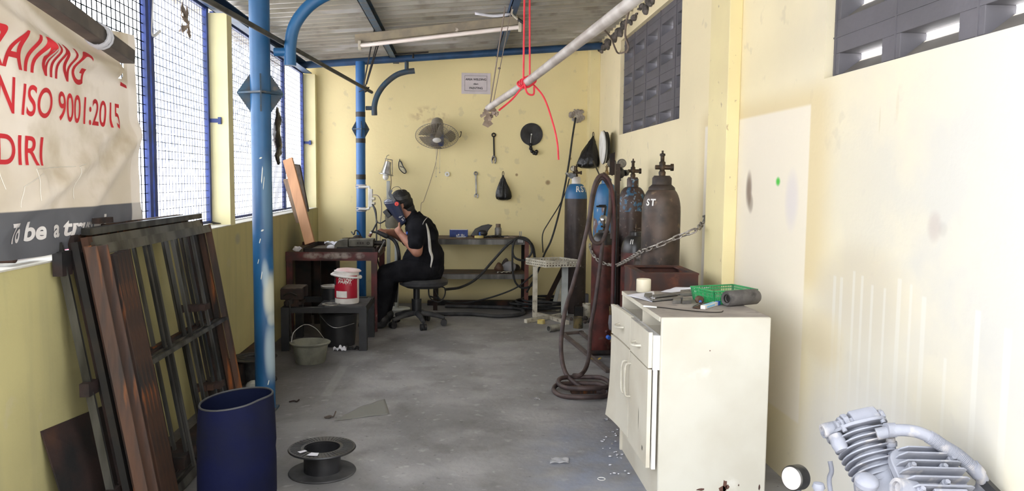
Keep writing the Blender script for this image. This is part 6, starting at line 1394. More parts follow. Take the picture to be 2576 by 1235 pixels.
# calipers
t = thing('caliper', CT(1690, 752), 'grey metal vernier caliper lying on the papers on the cabinet', 'caliper')
def flat(pts, h, z, nm, m, parent=None):
    q4 = [CT(*p) for p in pts]; n = len(q4); mb = MB(); mb.add([V((q.x, q.y, ct + z + dz)) for dz in (0, h) for q in q4], [tuple(range(n - 1, -1, -1)), tuple(range(n, 2 * n))] + [(k, (k + 1) % n, n + (k + 1) % n, n + k) for k in range(n)])
    return part(nm, mb, m, parent, smooth=0)
flat([(1642, 748), (1712, 740), (1714, 745), (1644, 754)], .005, .008, 'beam', 'tool_grey', t); flat([(1640, 757), (1715, 749), (1716, 753), (1641, 761)], .004, .005, 'depth_bar', 'tool_grey', t)
flat([(1622, 744), (1640, 743), (1641, 750), (1632, 753), (1643, 761), (1636, 760), (1620, 750)], .006, .008, 'jaw', 'tool_grey', t)
t = thing('parallel_clamp', CT(1727, 738), 'grey slotted metal bar with two round holes touching the green basket', 'clamp')
flat([(1710, 746), (1712, 736), (1742, 734), (1745, 744)], .012, .002, 'bar', 'tool_grey', t)
mb = MB()
for px in (1724, 1732): q = CT(px, 738); mb.torus((q.x, q.y, ct + .015), .005, .002, None, 12, 5)
part('hole_ring', mb, 'tool_grey', t)
t = thing('steel_block', CT(1710, 762), 'row of small square dull steel blocks joined on a bar before the basket', 'block')
for (a, b) in ((1692, 1712), (1716, 1738)): flat([(a, 765), (a + 2, 757), (b, 756), (b + 1, 764)], .014, .001, 'block', 'tool_grey', t)
flat([(1703, 757), (1705, 752), (1718, 752), (1718, 757)], .016, .001, 'bridge', 'tool_grey', t)
cable('steel_rod', [CT(1620, 770, .003), CT(1660, 773, .003), CT(1720, 780, .003), CT(1780, 785, .003), CT(1813, 785, .003), CT(1819, 782, .006)], .0022, 'steel_dark', 'thin dark bent rod lying along the cabinet front edge', 'rod', 4, 6)
cable('chalk_stick', [CT(1619, 770, .006), CT(1652, 773, .006)], .004, 'white_paint', 'white chalky stick at the near left edge of the cabinet top', 'chalk', 2, 8)
# keys / round bit
q = CT(1764, 766); t = thing('round_brush', (q.x, q.y, ct), 'brown round brush head with a blue tag before the green basket', 'brush'); mb = MB(); mb.cyl((q.x, q.y + .01, ct + .018), (q.x - .004, q.y + .035, ct + .018), .018, 16); part('head', mb, 'leather', t, bevel=.004)
mb = MB(); mb.ball((q.x - .004, q.y, ct + .012), .007, 10, 6); part('tag', mb, 'bright_blue', t); mb = MB(); mb.cyl(CT(1741, 772, .004), (q.x, q.y, ct + .012), .003, 8); part('stem', mb, 'zinc', t)
sheet([(1742, 776), (1785, 763), (1792, 768), (1757, 778)], 'leather', 'leather_strip', 'brown leather strip lying under the small white and blue box', 'strip', dz=.003, solid=.004)
t = thing('small_box', CT(1790, 773), 'small white and light-blue printed box against the black roller', 'box')
a, b = CT(1774, 779), CT(1812, 767); u = (b - a).normalized(); w = V((-u.y, u.x, 0)); L = (b - a).length
mb = MB(); mt = Matrix.Translation(V((a.x, a.y, ct + .001))) @ Matrix.Rotation(math.atan2(u.y, u.x), 4, 'Z'); mb.box(0, L * .84, 0, .022, 0, .016, mt); part('carton', mb, 'bucket_white', t, bevel=.001)
mb = MB(); mb.box(L * .12, L * .62, -.0006, .0, .004, .012, mt); mb.box(L * .15, L * .65, .004, .018, .016, .0166, mt); part('print', mb, mat('light_blue', (0.25, 0.55, 0.80), None, .6), t, smooth=0)
mb = MB(); mb.box(L * .84, L * 1.0, -.001, .023, -.0, .0175, mt); part('cap', mb, 'bright_blue', t, bevel=.001)
# roller / cylinder
a, b = CT(1831, 772), CT(1903, 764); rr_ = .0345; A3 = V((P(1829, 754, a.y).x, a.y + .012, ct + rr_)); B3 = V((P(1899, 752, a.y + .08).x + .01, a.y + .082, ct + rr_))
t = thing('metal_canister', A3, 'sooty grey metal canister lying on its side beside the green basket', 'canister'); d = (B3 - A3).normalized(); L = (B3 - A3).length; rm = d.to_track_quat('Z', 'Y').to_matrix()
mb = MB(); mb.lathe([(.014, .012), (.018, .004), (.026, .002), (.030, -.002), (rr_, .006), (rr_, L - .012), (rr_ * .8, L), (0, L + .002)], A3, 36, rm); part('body', mb, 'roller_grey', t)
mb = MB(); mb.lathe([(0, .010), (.010, .010), (.012, .016), (.016, .010), (.016, .002), (.019, .002), (.019, .012), (0, .016)], A3, 28, rm); part('end_ring', mb, 'steel_dark', t)
# green basket
b0, b1, b2, b3 = CT(1757, 766), CT(1800, 771), CT(1893, 747), CT(1838, 741)
t = thing('plastic_basket', (sum(p.x for p in (b0, b1, b2, b3)) / 4, sum(p.y for p in (b0, b1, b2, b3)) / 4, ct), 'green slatted plastic basket on the cabinet top', 'basket')
bx0_, bx1_ = b0.x + .006, b0.x + .235; by0, by1 = b1.y + .012, b1.y + .165; bh = .058; ang = -.05
c0 = V(((bx0_ + bx1_) / 2 + .022, (by0 + by1) / 2 + .055, 0)); RM = Matrix.Translation(c0) @ Matrix.Rotation(.30, 4, 'Z'); hx, hy = .105, .080
def bk(x, y, z): 
    k = 1 + .10 * z / bh; return RM @ V((x * k, y * k, ct + .004 + z))
def bar(mb, p, q, w, h): mb.beam(bk(*p), bk(*q), w, h)
sides = [((-hx, -hy), (hx, -hy)), ((hx, -hy), (hx, hy)), ((hx, hy), (-hx, hy)), ((-hx, hy), (-hx, -hy))]
mb = MB()
for (a, b) in sides:
    n = int(math.hypot(b[0] - a[0], b[1] - a[1]) / .0085)
    for k in range(n + 1):
        f = k / n; x, y = a[0] + (b[0] - a[0]) * f, a[1] + (b[1] - a[1]) * f; w = .007 if k in (0, n) else .0032; bar(mb, (x, y, 0), (x, y, bh), w, .0025 if w < .005 else .007)
    for z in (0, bh * .5, bh * .78): bar(mb, (*a, z), (*b, z), .003, .004)
part('slatted_side', mb, 'green_plastic', t, smooth=0)
mb = MB()
for (a, b) in sides:
    aa = (a[0] * 1.0, a[1] * 1.0); bar(mb, (*a, bh), (*b, bh), .012, .005)
part('rim', mb, 'green_plastic', t, smooth=0)
mb = MB(); 
for k in range(13): f = -hx + 2 * hx * k / 12; bar(mb, (f, -hy, 0), (f, hy, 0), .010, .002)
part('bottom', mb, 'green_plastic', t, smooth=0)

# ================================================================= COMPRESSOR
YC = 2.05
def K(px, py, dy=0.0): return P(px, py, YC + dy)
c = K(2270, 1235); t = thing('air_compressor', (c.x, YC, 0), 'dusty white twin-cylinder air compressor on its tank in the right foreground', 'compressor')
mt_ = Matrix.Translation((c.x, YC + .15, .33)) @ Matrix.Rotation(pi / 2, 4, 'X')
mb = MB(); mb.lathe([(0, -.36), (.08, -.35), (.125, -.32), (.135, -.28), (.135, .28), (.125, .32), (.08, .35), (0, .36)], (c.x, YC - .22, .24), 32, Matrix.Rotation(pi / 2, 3, 'X')); part('tank', mb, 'cast_white', t)
for sx in (-1, 1):
    for yy in (-.45, .02):
        mb = MB(); mb.box(c.x + sx * .12 - .015, c.x + sx * .12 + .015, YC + yy - .02, YC + yy + .02, 0, .16); part('foot', mb, 'cast_dark', t, smooth=0)
mb = MB(); mb.ball((c.x - .0, YC + .04, .50), .10, 20, 12, (1.1, .9, .9)); mb.box(c.x - .12, c.x + .12, YC - .05, YC + .14, .385, .42); mb.lathe([(0, 0), (.03, 0), (.032, .02), (.02, .03), (0, .031)], K(2178, 1222, -.03), 20, Matrix.Rotation(.3, 3, 'X')); part('crankcase', mb, 'cast_white', t, bevel=.004)
def fin_plate(mb, c, M3, hx, hy, th, rc=.35, n=5):
    pl = []
    for (sx, sy, a0) in ((1, 1, 0), (-1, 1, 90), (-1, -1, 180), (1, -1, 270)):
        r = min(hx, hy) * rc * 2
        for k in range(n + 1): a = math.radians(a0 + 90 * k / n); pl.append((sx * (hx - r) + r * math.cos(a), sy * (hy - r) + r * math.sin(a)))
    mb.prism(pl, Matrix.Translation(c) @ M3.to_4x4() @ Matrix.Translation((0, 0, -th / 2)), th)
# far-left cylinder leans back, near-right cylinder leans toward the viewer
def frame_of(ax, hint):
    ax = V(ax).normalized(); xl = (V(hint) - ax * V(hint).dot(ax)).normalized(); yl = ax.cross(xl); return Matrix((xl, yl, ax)).transposed(), ax
M3, ax = frame_of((-.16, .66, .74), (1, -.10, .10))
topc = K(2155, 1082, .14); La = .165; base = topc - ax * La; M4 = lambda c: Matrix.Translation(c) @ M3.to_4x4()
mb = MB(); mb.cyl(base - ax * .03, topc, .048, 24); barrel = part('left_cylinder', mb, 'cast_white', t)
mb = MB()
for i in range(9):
    g = .84 + .02 * i; fin_plate(mb, base + ax * La * (.02 + .105 * i), M3, .080 * g, .074 * g, .004, .42)
part('cooling_fins', mb, 'cast_white', barrel, smooth=40)
mb = MB(); fin_plate(mb, topc - ax * .002, M3, .084, .078, .010, .40); part('head_plate', mb, 'cast_white', barrel, smooth=40, bevel=.002)
mb = MB()
for (x, w, h) in ((-.068, .0045, .026), (-.054, .0045, .034), (-.038, .008, .040), (.018, .038, .044), (.066, .006, .030)):
    pl = [(-.062, 0), (-.060, h * .6), (-.048, h), (.048, h), (.060, h * .6), (.062, 0)]
    mb.prism(pl, M4(topc) @ Matrix.Translation((x - w, 0, 0)) @ Matrix(((0, 0, 1, 0), (1, 0, 0, 0), (0, 1, 0, 0), (0, 0, 0, 1))), w * 2)
mb.box(-.07, .07, -.055, .055, 0, .022, M4(topc)); part('head_cover', mb, 'cast_white', barrel, smooth=30, bevel=.003)
mb = MB(); mb.lathe([(.013, -.006), (.020, -.006), (.022, .004), (.022, .035), (0, .035), (0, .004), (.013, 0), (.013, -.006)], topc + M3 @ V((-.098, -.02, .012)), 24, M3 @ Matrix.Rotation(pi / 2, 3, 'Y')); part('intake_boss', mb, 'cast_white', barrel)
mb = MB(); p = topc + M3 @ V((-.078, -.03, -.03)); mb.lathe([(0, -.03), (.018, -.028), (.022, -.01), (.020, .02), (0, .03)], p, 16, M3); part('valve_boss', mb, 'cast_white', barrel)
for sx, sy in ((-.058, -.060), (.056, -.060), (-.058, .060), (.056, .060)):
    mb = MB(); p = topc + M3 @ V((sx, sy, -.016)); mb.cyl(p, p + ax * .020, .007, 8); part('head_bolt', mb, 'cast_white', barrel)
M3, ax = frame_of((.06, -.62, .78), (1, .04, -.06))
hc = K(2342, 1196, -.06)
mb = MB(); mb.cyl(hc - ax * .20, hc, .055, 24); rb = part('right_cylinder', mb, 'cast_white', t)
mb = MB()
for i in range(7): fin_plate(mb, hc - ax * (.035 + .021 * i), M3, .088 * (1 - .02 * i), .080 * (1 - .02 * i), .004, .35)
part('cooling_fins', mb, 'cast_white', rb, smooth=40)
mb = MB(); fin_plate(mb, hc - ax * .012, M3, .094, .084, .022, .26); hd = part('head_cover', mb, 'cast_white', rb, smooth=40, bevel=.003)
mb = MB()
for i, (y, hx_, h) in enumerate(((.076, .064, .020), (.052, .080, .030), (.028, .088, .030), (.004, .090, .034), (-.020, .090, .030), (-.046, .090, .030), (-.072, .084, .026))):
    x0_ = -hx_ ; pl = [(-hx_, 0), (-hx_ + .004, h * .45), (-hx_ + .022, h), (hx_ - .012, h), (hx_, h * .8), (hx_, 0)]
    mb.prism(pl, Matrix.Translation(hc) @ M3.to_4x4() @ Matrix.Translation((0, y + .002, 0)) @ Matrix.Rotation(pi / 2, 4, 'X'), .0045)
part('head_fins', mb, 'cast_white', hd, smooth=0, bevel=.0008)
mb = MB(); mb.box(-.028, .065, -.062, -.052, 0, .026, Matrix.Translation(hc) @ M3.to_4x4()); part('cast_rib', mb, 'cast_white', hd, bevel=.003)
for (x, y) in ((-.055, .016), (.034, .014), (.018, -.034), (-.06, -.055), (.07, .04)):
    mb = MB(); p = hc + M3 @ V((x, y, 0)); mb.cyl(p, p + ax * .020, .012, 14); mb.cyl(p + ax * .018, p + ax * .030, .007, 6); part('fin_bolt', mb, 'cast_white', hd)
mb = MB(); mb.lathe([(.015, -.008), (.024, -.008), (.026, .004), (.026, .05), (0, .05), (0, .006), (.015, .002), (.015, -.008)], hc + M3 @ V((-.108, -.038, -.0)), 28, M3 @ Matrix.Rotation(pi / 2 + .25, 3, 'Y')); part('intake_boss', mb, 'cast_white', hd)
# crossover pipe
pp = [K(2205, 1092, .04), K(2235, 1086, .03), K(2262, 1082, .02), K(2300, 1085, .0), K(2336, 1098, -.01), K(2372, 1122, -.02), K(2405, 1142, -.03), K(2440, 1172, -.04), K(2468, 1200, -.04), K(2470, 1225, -.02), K(2455, 1240, 0)]
mb = MB(); cc_ = cr(pp, 6); mb.tube(cc_, .0165, 16); pipe = part('crossover_pipe', mb, 'cast_white', t)
mb = MB(); seg = cc_[24:44]
for i in range(0, len(seg) - 1):
    for f in (0, .5):
        p = seg[i].lerp(seg[i + 1], f); d = (seg[i + 1] - seg[i]).normalized(); mb.torus(p, .017, .0022, d.to_track_quat('Z', 'Y').to_matrix().to_4x4(), 16, 5)
part('finned_rings', mb, 'cast_white', pipe)
for a_, b_ in ((K(2228, 1082, .03), K(2250, 1082, .03)), (K(2444, 1172, -.04), K(2462, 1192, -.04))): mb = MB(); mb.cyl(a_, b_, .021, 8); part('pipe_nut', mb, 'cast_white', pipe)
mb = MB(); mb.cyl(K(2240, 1100, .05), K(2244, 1145, .05), .012, 12); mb.cyl(K(2242, 1110, .05), K(2242, 1120, .05), .016, 8); part('relief_valve', mb, 'cast_white', t)
mb = MB()
for k in range(7): mb.torus(K(2242, 1145 + k * 2.6, .05), .010, .0018, None, 14, 5)
part('spring', mb, 'chrome', t)
mb = MB(); mb.tube(cr([K(2088, 1160, .06), K(2092, 1185, .05), K(2086, 1205, .04), K(2090, 1240, .03), K(2100, 1275, .03)], 5), .007, 8); part('breather_tube', mb, 'cast_dark', t)
g = K(2003, 1201, .12); mb = MB(); ax = V((-.86, -.50, .10)).normalized(); mb.cyl(g - ax * .018, g + ax * .022, .036, 36); gd = part('pressure_gauge', mb, 'raw_steel', t, bevel=.003)
mb = MB(); mb.cyl(g + ax * .0222, g + ax * .0235, .032, 36); part('dial', mb, mat('dial_cream', (0.50, 0.46, 0.44), (0.42, 0.38, 0.36), .5, scale=20), gd)
mb = MB(); mb.cyl(g, V((g.x + .02, g.y, .40)), .009, 8); mb.tube([V((g.x + .02, g.y, .40)), V((c.x, g.y + .1, .39))], .011, 8); part('gauge_stem', mb, 'cast_dark', gd)
mb = MB(); q = K(2059, 1226, .05); mb.lathe([(0, -.12), (.012, -.12), (.012, -.01), (.018, 0), (.014, .012), (0, .016)], q, 14); part('drain_knob', mb, 'cast_white', t)
mb = MB(); mb.beam(K(2462, 1198, -.03), K(2525, 1262, -.08), .022, .022); q_ = K(2525, 1262, -.08); mb.beam(q_, (c.x + .05, YC - .06, .36), .022, .022); part('belt_guard', mb, 'black_plastic', t, smooth=0)
# ================================================================= BANNER
BY0, BY1 = 2.05, PX(348, 300, -1.47).y
BD = BY1 - 3.745
def ban(y, z):
    y = y - BD * (y - 1.95) / 1.8
    """cloth surface: x offset from folds over (y,z)"""
    u = (y - BY0) / (BY1 - BY0)
    f = 0.0
    def ridge(y0, z0, y1, z1, w, h):
        dx, dz = y1 - y0, z1 - z0; L2 = dx * dx + dz * dz; tt = max(0, min(1, ((y - y0) * dx + (z - z0) * dz) / L2))
        d = math.hypot(y - y0 - dx * tt, z - z0 - dz * tt); return h * math.exp(-(d / w) ** 2) * (1 if 0 < tt < 1 else .7)
    f += ridge(2.1, 1.98, 2.9, 1.80, .045, .050) + ridge(2.9, 1.80, 3.55, 1.80, .035, .040)
    f += ridge(2.6, 1.16, 3.3, 1.42, .035, .022) + ridge(3.1, 1.15, 3.72, 1.55, .05, .030) + ridge(2.2, 1.2, 2.9, 1.33, .05, .02) + ridge(3.0, 1.32, 3.5, 1.56, .03, .015)
    f += .010 * nz3((y * 2.2, z * 3, 1)) + .006 * nz3((y * 7, z * 9, 4))
    if z < 1.23: f += .010 * math.sin(y * 22) * (1.23 - z) / .15
    return -1.475 + f
t = thing('banner', (-1.50, 3.0, 1.05), 'torn dirty cream cloth banner with red lettering hung over the left window', 'banner')
m, x, pos, X, Y, Z = base_mat('banner_cloth', 0.8)
tc = pos
c = x.mix(x.noise(2.0, 6, pos, .38, .62), (0.56, 0.50, 0.42), (0.43, 0.37, 0.28))
c = x.mix(x.m('MULTIPLY', x.noise(4.5, 6, pos, .52, .68), .6), c, (0.30, 0.24, 0.15))
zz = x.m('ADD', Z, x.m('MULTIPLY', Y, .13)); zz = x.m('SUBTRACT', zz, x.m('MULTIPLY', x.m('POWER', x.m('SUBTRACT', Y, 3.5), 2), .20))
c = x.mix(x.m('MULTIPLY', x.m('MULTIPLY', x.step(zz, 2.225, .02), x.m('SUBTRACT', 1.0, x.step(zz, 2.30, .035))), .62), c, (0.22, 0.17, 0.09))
c = x.mix(x.m('MULTIPLY', x.m('SUBTRACT', 1.0, x.step(Z, 1.228, .003)), 1.0), c, (0.075, 0.075, 0.08))
c = x.mix(x.m('MULTIPLY', x.step(Y, 3.70, .006), .5), c, (0.60, 0.55, 0.48))
b = m.node_tree.nodes['Principled BSDF']; x.L.new(c, b.inputs['Base Color'])
tr = x.N.new('ShaderNodeBsdfTranslucent'); x.L.new(c, tr.inputs[0]); ms = x.N.new('ShaderNodeMixShader'); ms.inputs[0].default_value = .16
x.L.new(b.outputs[0], ms.inputs[1]); x.L.new(tr.outputs[0], ms.inputs[2]); x.L.new(ms.outputs[0], x.N['Material Output'].inputs[0])
def ztop(y):
    pts = [(1.95, 2.02), (2.5, 2.02), (2.7, 1.99), (2.95, 1.95), (3.2, 1.945), (3.5, 1.96), (3.745, 2.0), (3.99, 2.0)]
    for (a, za), (b_, zb) in zip(pts, pts[1:]):
        if a <= y - BD * (y - 1.95) / 1.8 <= b_: return za + (zb - za) * (y - BD * (y - 1.95) / 1.8 - a) / (b_ - a)
    return 2.0
def hole(y, z):
    y = y - BD * (y - 1.95) / 1.8
    return ((y - 3.57) / .055) ** 2 + ((z - 1.81 - (y - 3.57) * .6) / .035) ** 2 < 1
mb = MB(); nu, nv = 150, 84; vs = []; 
for j in range(nv + 1):
    for i in range(nu + 1):
        y = BY0 + (BY1 - BY0) * i / nu; z = 1.075 + .012 * math.sin(y * 6) + (ztop(y) - 1.08) * j / nv; vs.append(V((ban(y, z), y, z)))
fs = []
for j in range(nv):
    for i in range(nu):
        f = (j * (nu + 1) + i, j * (nu + 1) + i + 1, (j + 1) * (nu + 1) + i + 1, (j + 1) * (nu + 1) + i)
        cc_ = (vs[f[0]] + vs[f[2]]) / 2
        if not hole(cc_.y, cc_.z): fs.append(f)
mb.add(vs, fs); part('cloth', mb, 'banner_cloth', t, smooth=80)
def bt(s, y0, y1, z, h, m, nm, shear=.18, bold=.02):
    mb = MB(); put_text(mb, s, lambda x, y: V((ban(y0 + x, z + y) + .0035, y0 + x, z + y)), h, y1 - y0, shear=shear, bold=bold, sub=.012); part(nm, mb, m, t, smooth=60)
by = lambda px: PX(px, 300, -1.47).y
bt('TRAINING', by(-70), by(215), 1.702, .122, 'banner_red', 'lettering', .1, .01)
bt('AN', by(-50), by(43), 1.553, .118, 'banner_red', 'lettering', .1, .01)
bt('ISO 9001:2015', by(56), by(301), 1.553, .104, 'banner_red', 'lettering', .2, .01)
bt('MANDIRI', by(-190), by(106), 1.384, .098, 'banner_red', 'lettering', .12, .01)
for wd_, a_, b_x in (('To', 0, 38), ('be', 52, 100), ('a', 118, 136), ('trusted', 146, 262)):
    bt(wd_, by(a_), by(b_x), 1.126, .062, 'bucket_white', 'slogan_word', .1, .03)
# red emblem near the torn corner
def patch(poly, m, nm, off=.004):
    mb = MB(); poly = [(y + BD * (y - 1.95) / 1.8, z) for y, z in poly]; vs = [V((ban(y, z) + off, y, z)) for y, z in poly]; mb.add(vs, [tuple(range(len(vs)))]); part(nm, mb, m, t, smooth=0)
patch([(3.27, 1.865), (3.33, 1.89), (3.40, 1.875), (3.44, 1.845), (3.36, 1.85)], 'banner_red', 'red_emblem', .03); patch([(3.50, 1.885), (3.57, 1.92), (3.58, 1.86), (3.53, 1.86)], 'banner_red', 'red_emblem', .01)
patch([(3.55, 1.755), (3.63, 1.748), (3.635, 1.735), (3.56, 1.74)], 'banner_red', 'red_emblem')
# pale printed outlines of frames
mat('banner_line', (0.60, 0.57, 0.50), None, .8)
for poly in ([(2.86, 1.26), (2.87, 1.37), (3.16, 1.385)], [(3.14, 1.26), (3.15, 1.385), (3.20, 1.395)], [(2.60, 1.46), (2.66, 1.50), (2.67, 1.28)], [(2.75, 1.24), (2.77, 1.31), (2.92, 1.36)]):
    mb = MB(); pts = []
    for (a, b_) in zip(poly, poly[1:]):
        for k in range(10): y = a[0] + (b_[0] - a[0]) * k / 10; z = a[1] + (b_[1] - a[1]) * k / 10; pts.append(V((ban(y, z) + .003, y, z)))
    mb.tube(pts, .0016, 4); part('printed_line', mb, 'banner_line', t)
# stain-dark seam post behind
# things on the sills
t = thing('hammer', PZ(60, 660, 1.05), 'rusty hammer lying on the sill below the banner', 'hammer'); a, b_ = PX(8, 668, -1.56), PX(88, 652, -1.56)
a.z = b_.z = 1.065; mb = MB(); mb.beam(a.lerp(b_, .15), b_, .03, .018); part('handle', mb, 'wood_dark', t, bevel=.003); mb = MB(); mb.cyl(a + V((-.04, 0, 0)), a + V((.04, 0, .0)), .018, 12); part('head', mb, 'rust', t)
mb = MB(); q = PX(550, 570, -1.6); q.z = 1.043
mb.add([q + V((0, -.12, 0)), q + V((.06, -.05, .0)), q + V((.0, .02, .02)), q + V((.05, .16, .09)), q + V((-.02, .0, .03)), q + V((-.05, -.08, .02))], [(0, 1, 2, 5), (2, 3, 4), (2, 4, 5)]); single('rag_scrap', mb, 'black_rubber', 'torn dark strip curled on the sill by the first column', 'scrap', solid=.004, smooth=0)
t = thing('leaf_litter', PX(462, 50, -1.64), 'dry brown leaves caught in the wire mesh near the first column top', 'leaves'); mb = MB(); rr = random.Random(5); q = PX(462, 45, -1.635)
for k in range(16):
    u = V((rr.uniform(-.2, .2), rr.gauss(0, 1), rr.gauss(0, 1))).normalized(); w = u.cross(V((1, 0, 0))).normalized(); s = rr.uniform(.02, .045); o = q + V((.01, rr.uniform(-.06, .07), rr.uniform(-.1, .05))); mb.add([o - u * s, o + w * s * .5, o + u * s, o - w * s * .5], [(0, 1, 2, 3)])
part('leaves', mb, 'foam', t, smooth=0, solid=.002)
cable('white_cord', [PX(383, -10, -1.62), PX(381, 40, -1.62), PX(380, 80, -1.62), PX(388, 90, -1.61), PX(402, 78, -1.60)], .008, 'white_paint', 'white cord hooked down beside the double blue window post')
mb = MB(); rr = random.Random(9); A, B_ = PX(697, 285, -1.60), PX(700, 395, -1.60)
for k in range(22): f = k / 21; p = A.lerp(B_, f); mb.ball(p + V((0, .03 * math.sin(k * .5), 0)), .045 + .03 * math.sin(f * 3.0), 14, 9, (.35, .9 + .4 * f, 1.3))
mb.v = [p + V((nz3(p, 20), nz3(p + V((4, 4, 4)), 14) * 1.6, nz3(p + V((8, 4, 4)), 20))) * .02 for p in mb.v]
single('black_cloth', mb, 'bag_black', 'black rag hanging on the mesh right behind the thick blue post', 'cloth')

# ================================================================= LEANING STEEL FRAMES
def lean(y, s, k, w=0.0):
    """point on the lean plane: s 0 bottom..1 top; k layer outward"""
    return V((-1.28 + k * .03 + s * (-.185), y, .0 + s * 1.10))
grp = 'steel window frames stacked against the left wall'
def steel_frame(k, y0, y1, nbars, m_post, m_bar, m_rail, label, H=1.0, bw=.022):
    z0 = lean(0, 0, k); t = thing('window_grille', (z0.x, (y0 + y1) / 2, 0), label, 'window grille', grp)
    nrm = V((1.10, 0, .185)).normalized()
    for nm, s in (('bottom_rail', .02), ('top_rail', H - .02), ('middle_rail', .52)):
        if nm == 'middle_rail' and nbars < 3: continue
        mb = MB(); mb.beam(lean(y0, s, k), lean(y1, s, k), .026, .04 if nm != 'middle_rail' else .02, up=(-.25, 0, 1)); part(nm, mb, m_rail, t, smooth=0)
    for y in (y0, y1):
        mb = MB(); mb.beam(lean(y, 0.0, k), lean(y, H, k), .036, .026, up=nrm); part('side_post', mb, m_post, t, smooth=0)
    for i in range(nbars):
        y = y0 + (y1 - y0) * (i + 1) / (nbars + 1); mb = MB(); mb.beam(lean(y, 0.02, k), lean(y, H - .02, k), bw, .012, up=nrm); part('bar', mb, m_bar, t, smooth=0)
    for s in (.25, .62):
        mb = MB(); p = lean(y1 - .30, s, k) ; mb.beam(p + V((0, -.03, 0)), p + V((0, .05, 0)), .03, .03); part('hinge', mb, 'rust_dark', t, smooth=0)
steel_frame(0, 3.12, 4.36, 6, 'rust_dark', 'raw_steel', 'rust', 'steel window frame nearest the wall at the back of the stack', 1.02)
steel_frame(1, 3.08, 4.39, 5, 'steel_dark', 'steel_dark', 'rust_dark', 'second steel frame from the wall with dark bars in the stack', 1.0)
steel_frame(2, 3.10, 4.41, 4, 'rust', 'raw_steel', 'raw_steel', 'grey-railed steel frame in the middle of the stack', 1.015)
steel_frame(3, 3.05, 4.44, 4, 'rust_orange', 'raw_steel', 'raw_steel', 'outermost steel frame with rust-orange side posts in the stack', .99)
# loose square tubes at the near end, tops open
for i in range(4):
    k = 4.1; y = 3.14 + i * .037; a, b_ = lean(y, 0, k), lean(y, .950 + .003 * i, k); t = thing('square_tube', a, ('leftmost', 'second', 'third', 'rightmost')[i] + ' of the four rusty square tubes leaning upright on the frame stack', 'tube', 'rusty square tubes leaning on the stack')
    mb = MB(); mb.beam(a, b_, .034, .045, up=(0, 1, 0)); part('tube', mb, ('rust', 'rust', 'rust', 'rust')[i], t, smooth=0, bevel=.003)
    mb = MB(); d = (b_ - a).normalized(); mb.beam(b_ - d * .004, b_ + d * .001, .022, .036, up=(0, 1, 0)); part('open_end', mb, 'ink', t, smooth=0)
# loose angle bars left of them
for i, (y, k, m, lab) in enumerate(((3.0, 3.9, 'rust_orange', 'orange-rusted angle bar leaning just left of the four square tubes'), (3.06, 4.3, 'rust_orange', 'brighter rusted flat bar leaning close against the four square tubes'), (3.04, -.6, 'raw_steel', 'slim grey galvanised bar leaning alone left of the frame stack'))):
    a, b_ = lean(y, 0, k), lean(y, .99 if i < 2 else 1.0, k); t = thing('angle_bar', a, lab, 'bar'); mb = MB(); mb.beam(a, b_, .045 if i < 2 else .03, .006, up=(0, 1, 0)); mb.beam(a + V((0, .02, 0)), b_ + V((0, .02, 0)), .006, .045 if i < 2 else .03, up=(0, 1, 0)); part('bar', mb, m, t, smooth=0)
    if i == 2:
        for s in (.12, .50, .93): p = a.lerp(b_, s); mb = MB(); mb.beam(p + V((0, -.035, 0)), p + V((0, .045, 0)), .035, .05 if s < .9 else .09); part('lug', mb, 'rust_dark', t, smooth=0)
# bars lying on top of the stack
for i, (a, b_, m, w, lab) in enumerate((((255, 551), (452, 541), 'rust', .030, 'rusty bar lying along the top of the frame stack at the back'), ((215, 566), (500, 553), 'raw_steel', .034, 'grey bar lying along the top of the frame stack'), ((240, 549), (276, 546), 'rust_dark', .028, 'short rusty tube stub resting at the left top of the stack'))):
    X_ = (-1.47, -1.43, -1.43)[i]; A = PX(*a, X_); B2 = PX(*b_, X_); zz = (1.138, 1.134, 1.170)[i]; A.z = B2.z = zz; mb = MB(); mb.beam(A, B2, w, w * .8); single('steel_bar', mb, m, lab, 'bar', smooth=0)
# rusty plate on the floor against the wall
a, b_, c_, d_ = PX(108, 1085, -1.49), PX(278, 1018, -1.49), None, None
mb = MB(); y0_, z0_, y1_, z1_ = a.y, a.z, b_.y, b_.z
vs = [V((-1.39, y0_ - .0, 0)), V((-1.36, y1_ + .05, 0)), V((-1.50, y1_ + .05, z1_)), V((-1.50, y0_, z0_))]; vs += [p + V((.006, 0, 0)) for p in vs]
mb.add(vs, [(0, 1, 2, 3), (7, 6, 5, 4), (0, 1, 5, 4), (1, 2, 6, 5), (2, 3, 7, 6), (3, 0, 4, 7)]); single('steel_plate', mb, 'rust_dark', 'dark rusty steel plate leaning low on the left wall behind the bars', 'plate', smooth=0)
mb = MB(); q = PZ(300, 1228, .05); mb.box(q.x - .10, q.x + .05, q.y - .06, q.y + .10, 0, .10); single('metal_offcut', mb, 'raw_steel', 'grey metal offcut on the floor under the leaning bars', 'offcut', bevel=.004)
# clutter at the foot of the stack
mb = MB(); q = PZ(480, 1180, 0); mb.box(-1.33, -1.22, 3.55, 4.3, 0, .10); single('floor_channel', mb, 'rust_dark', 'dark steel channel on the floor under the frame stack', 'channel', bevel=.004)

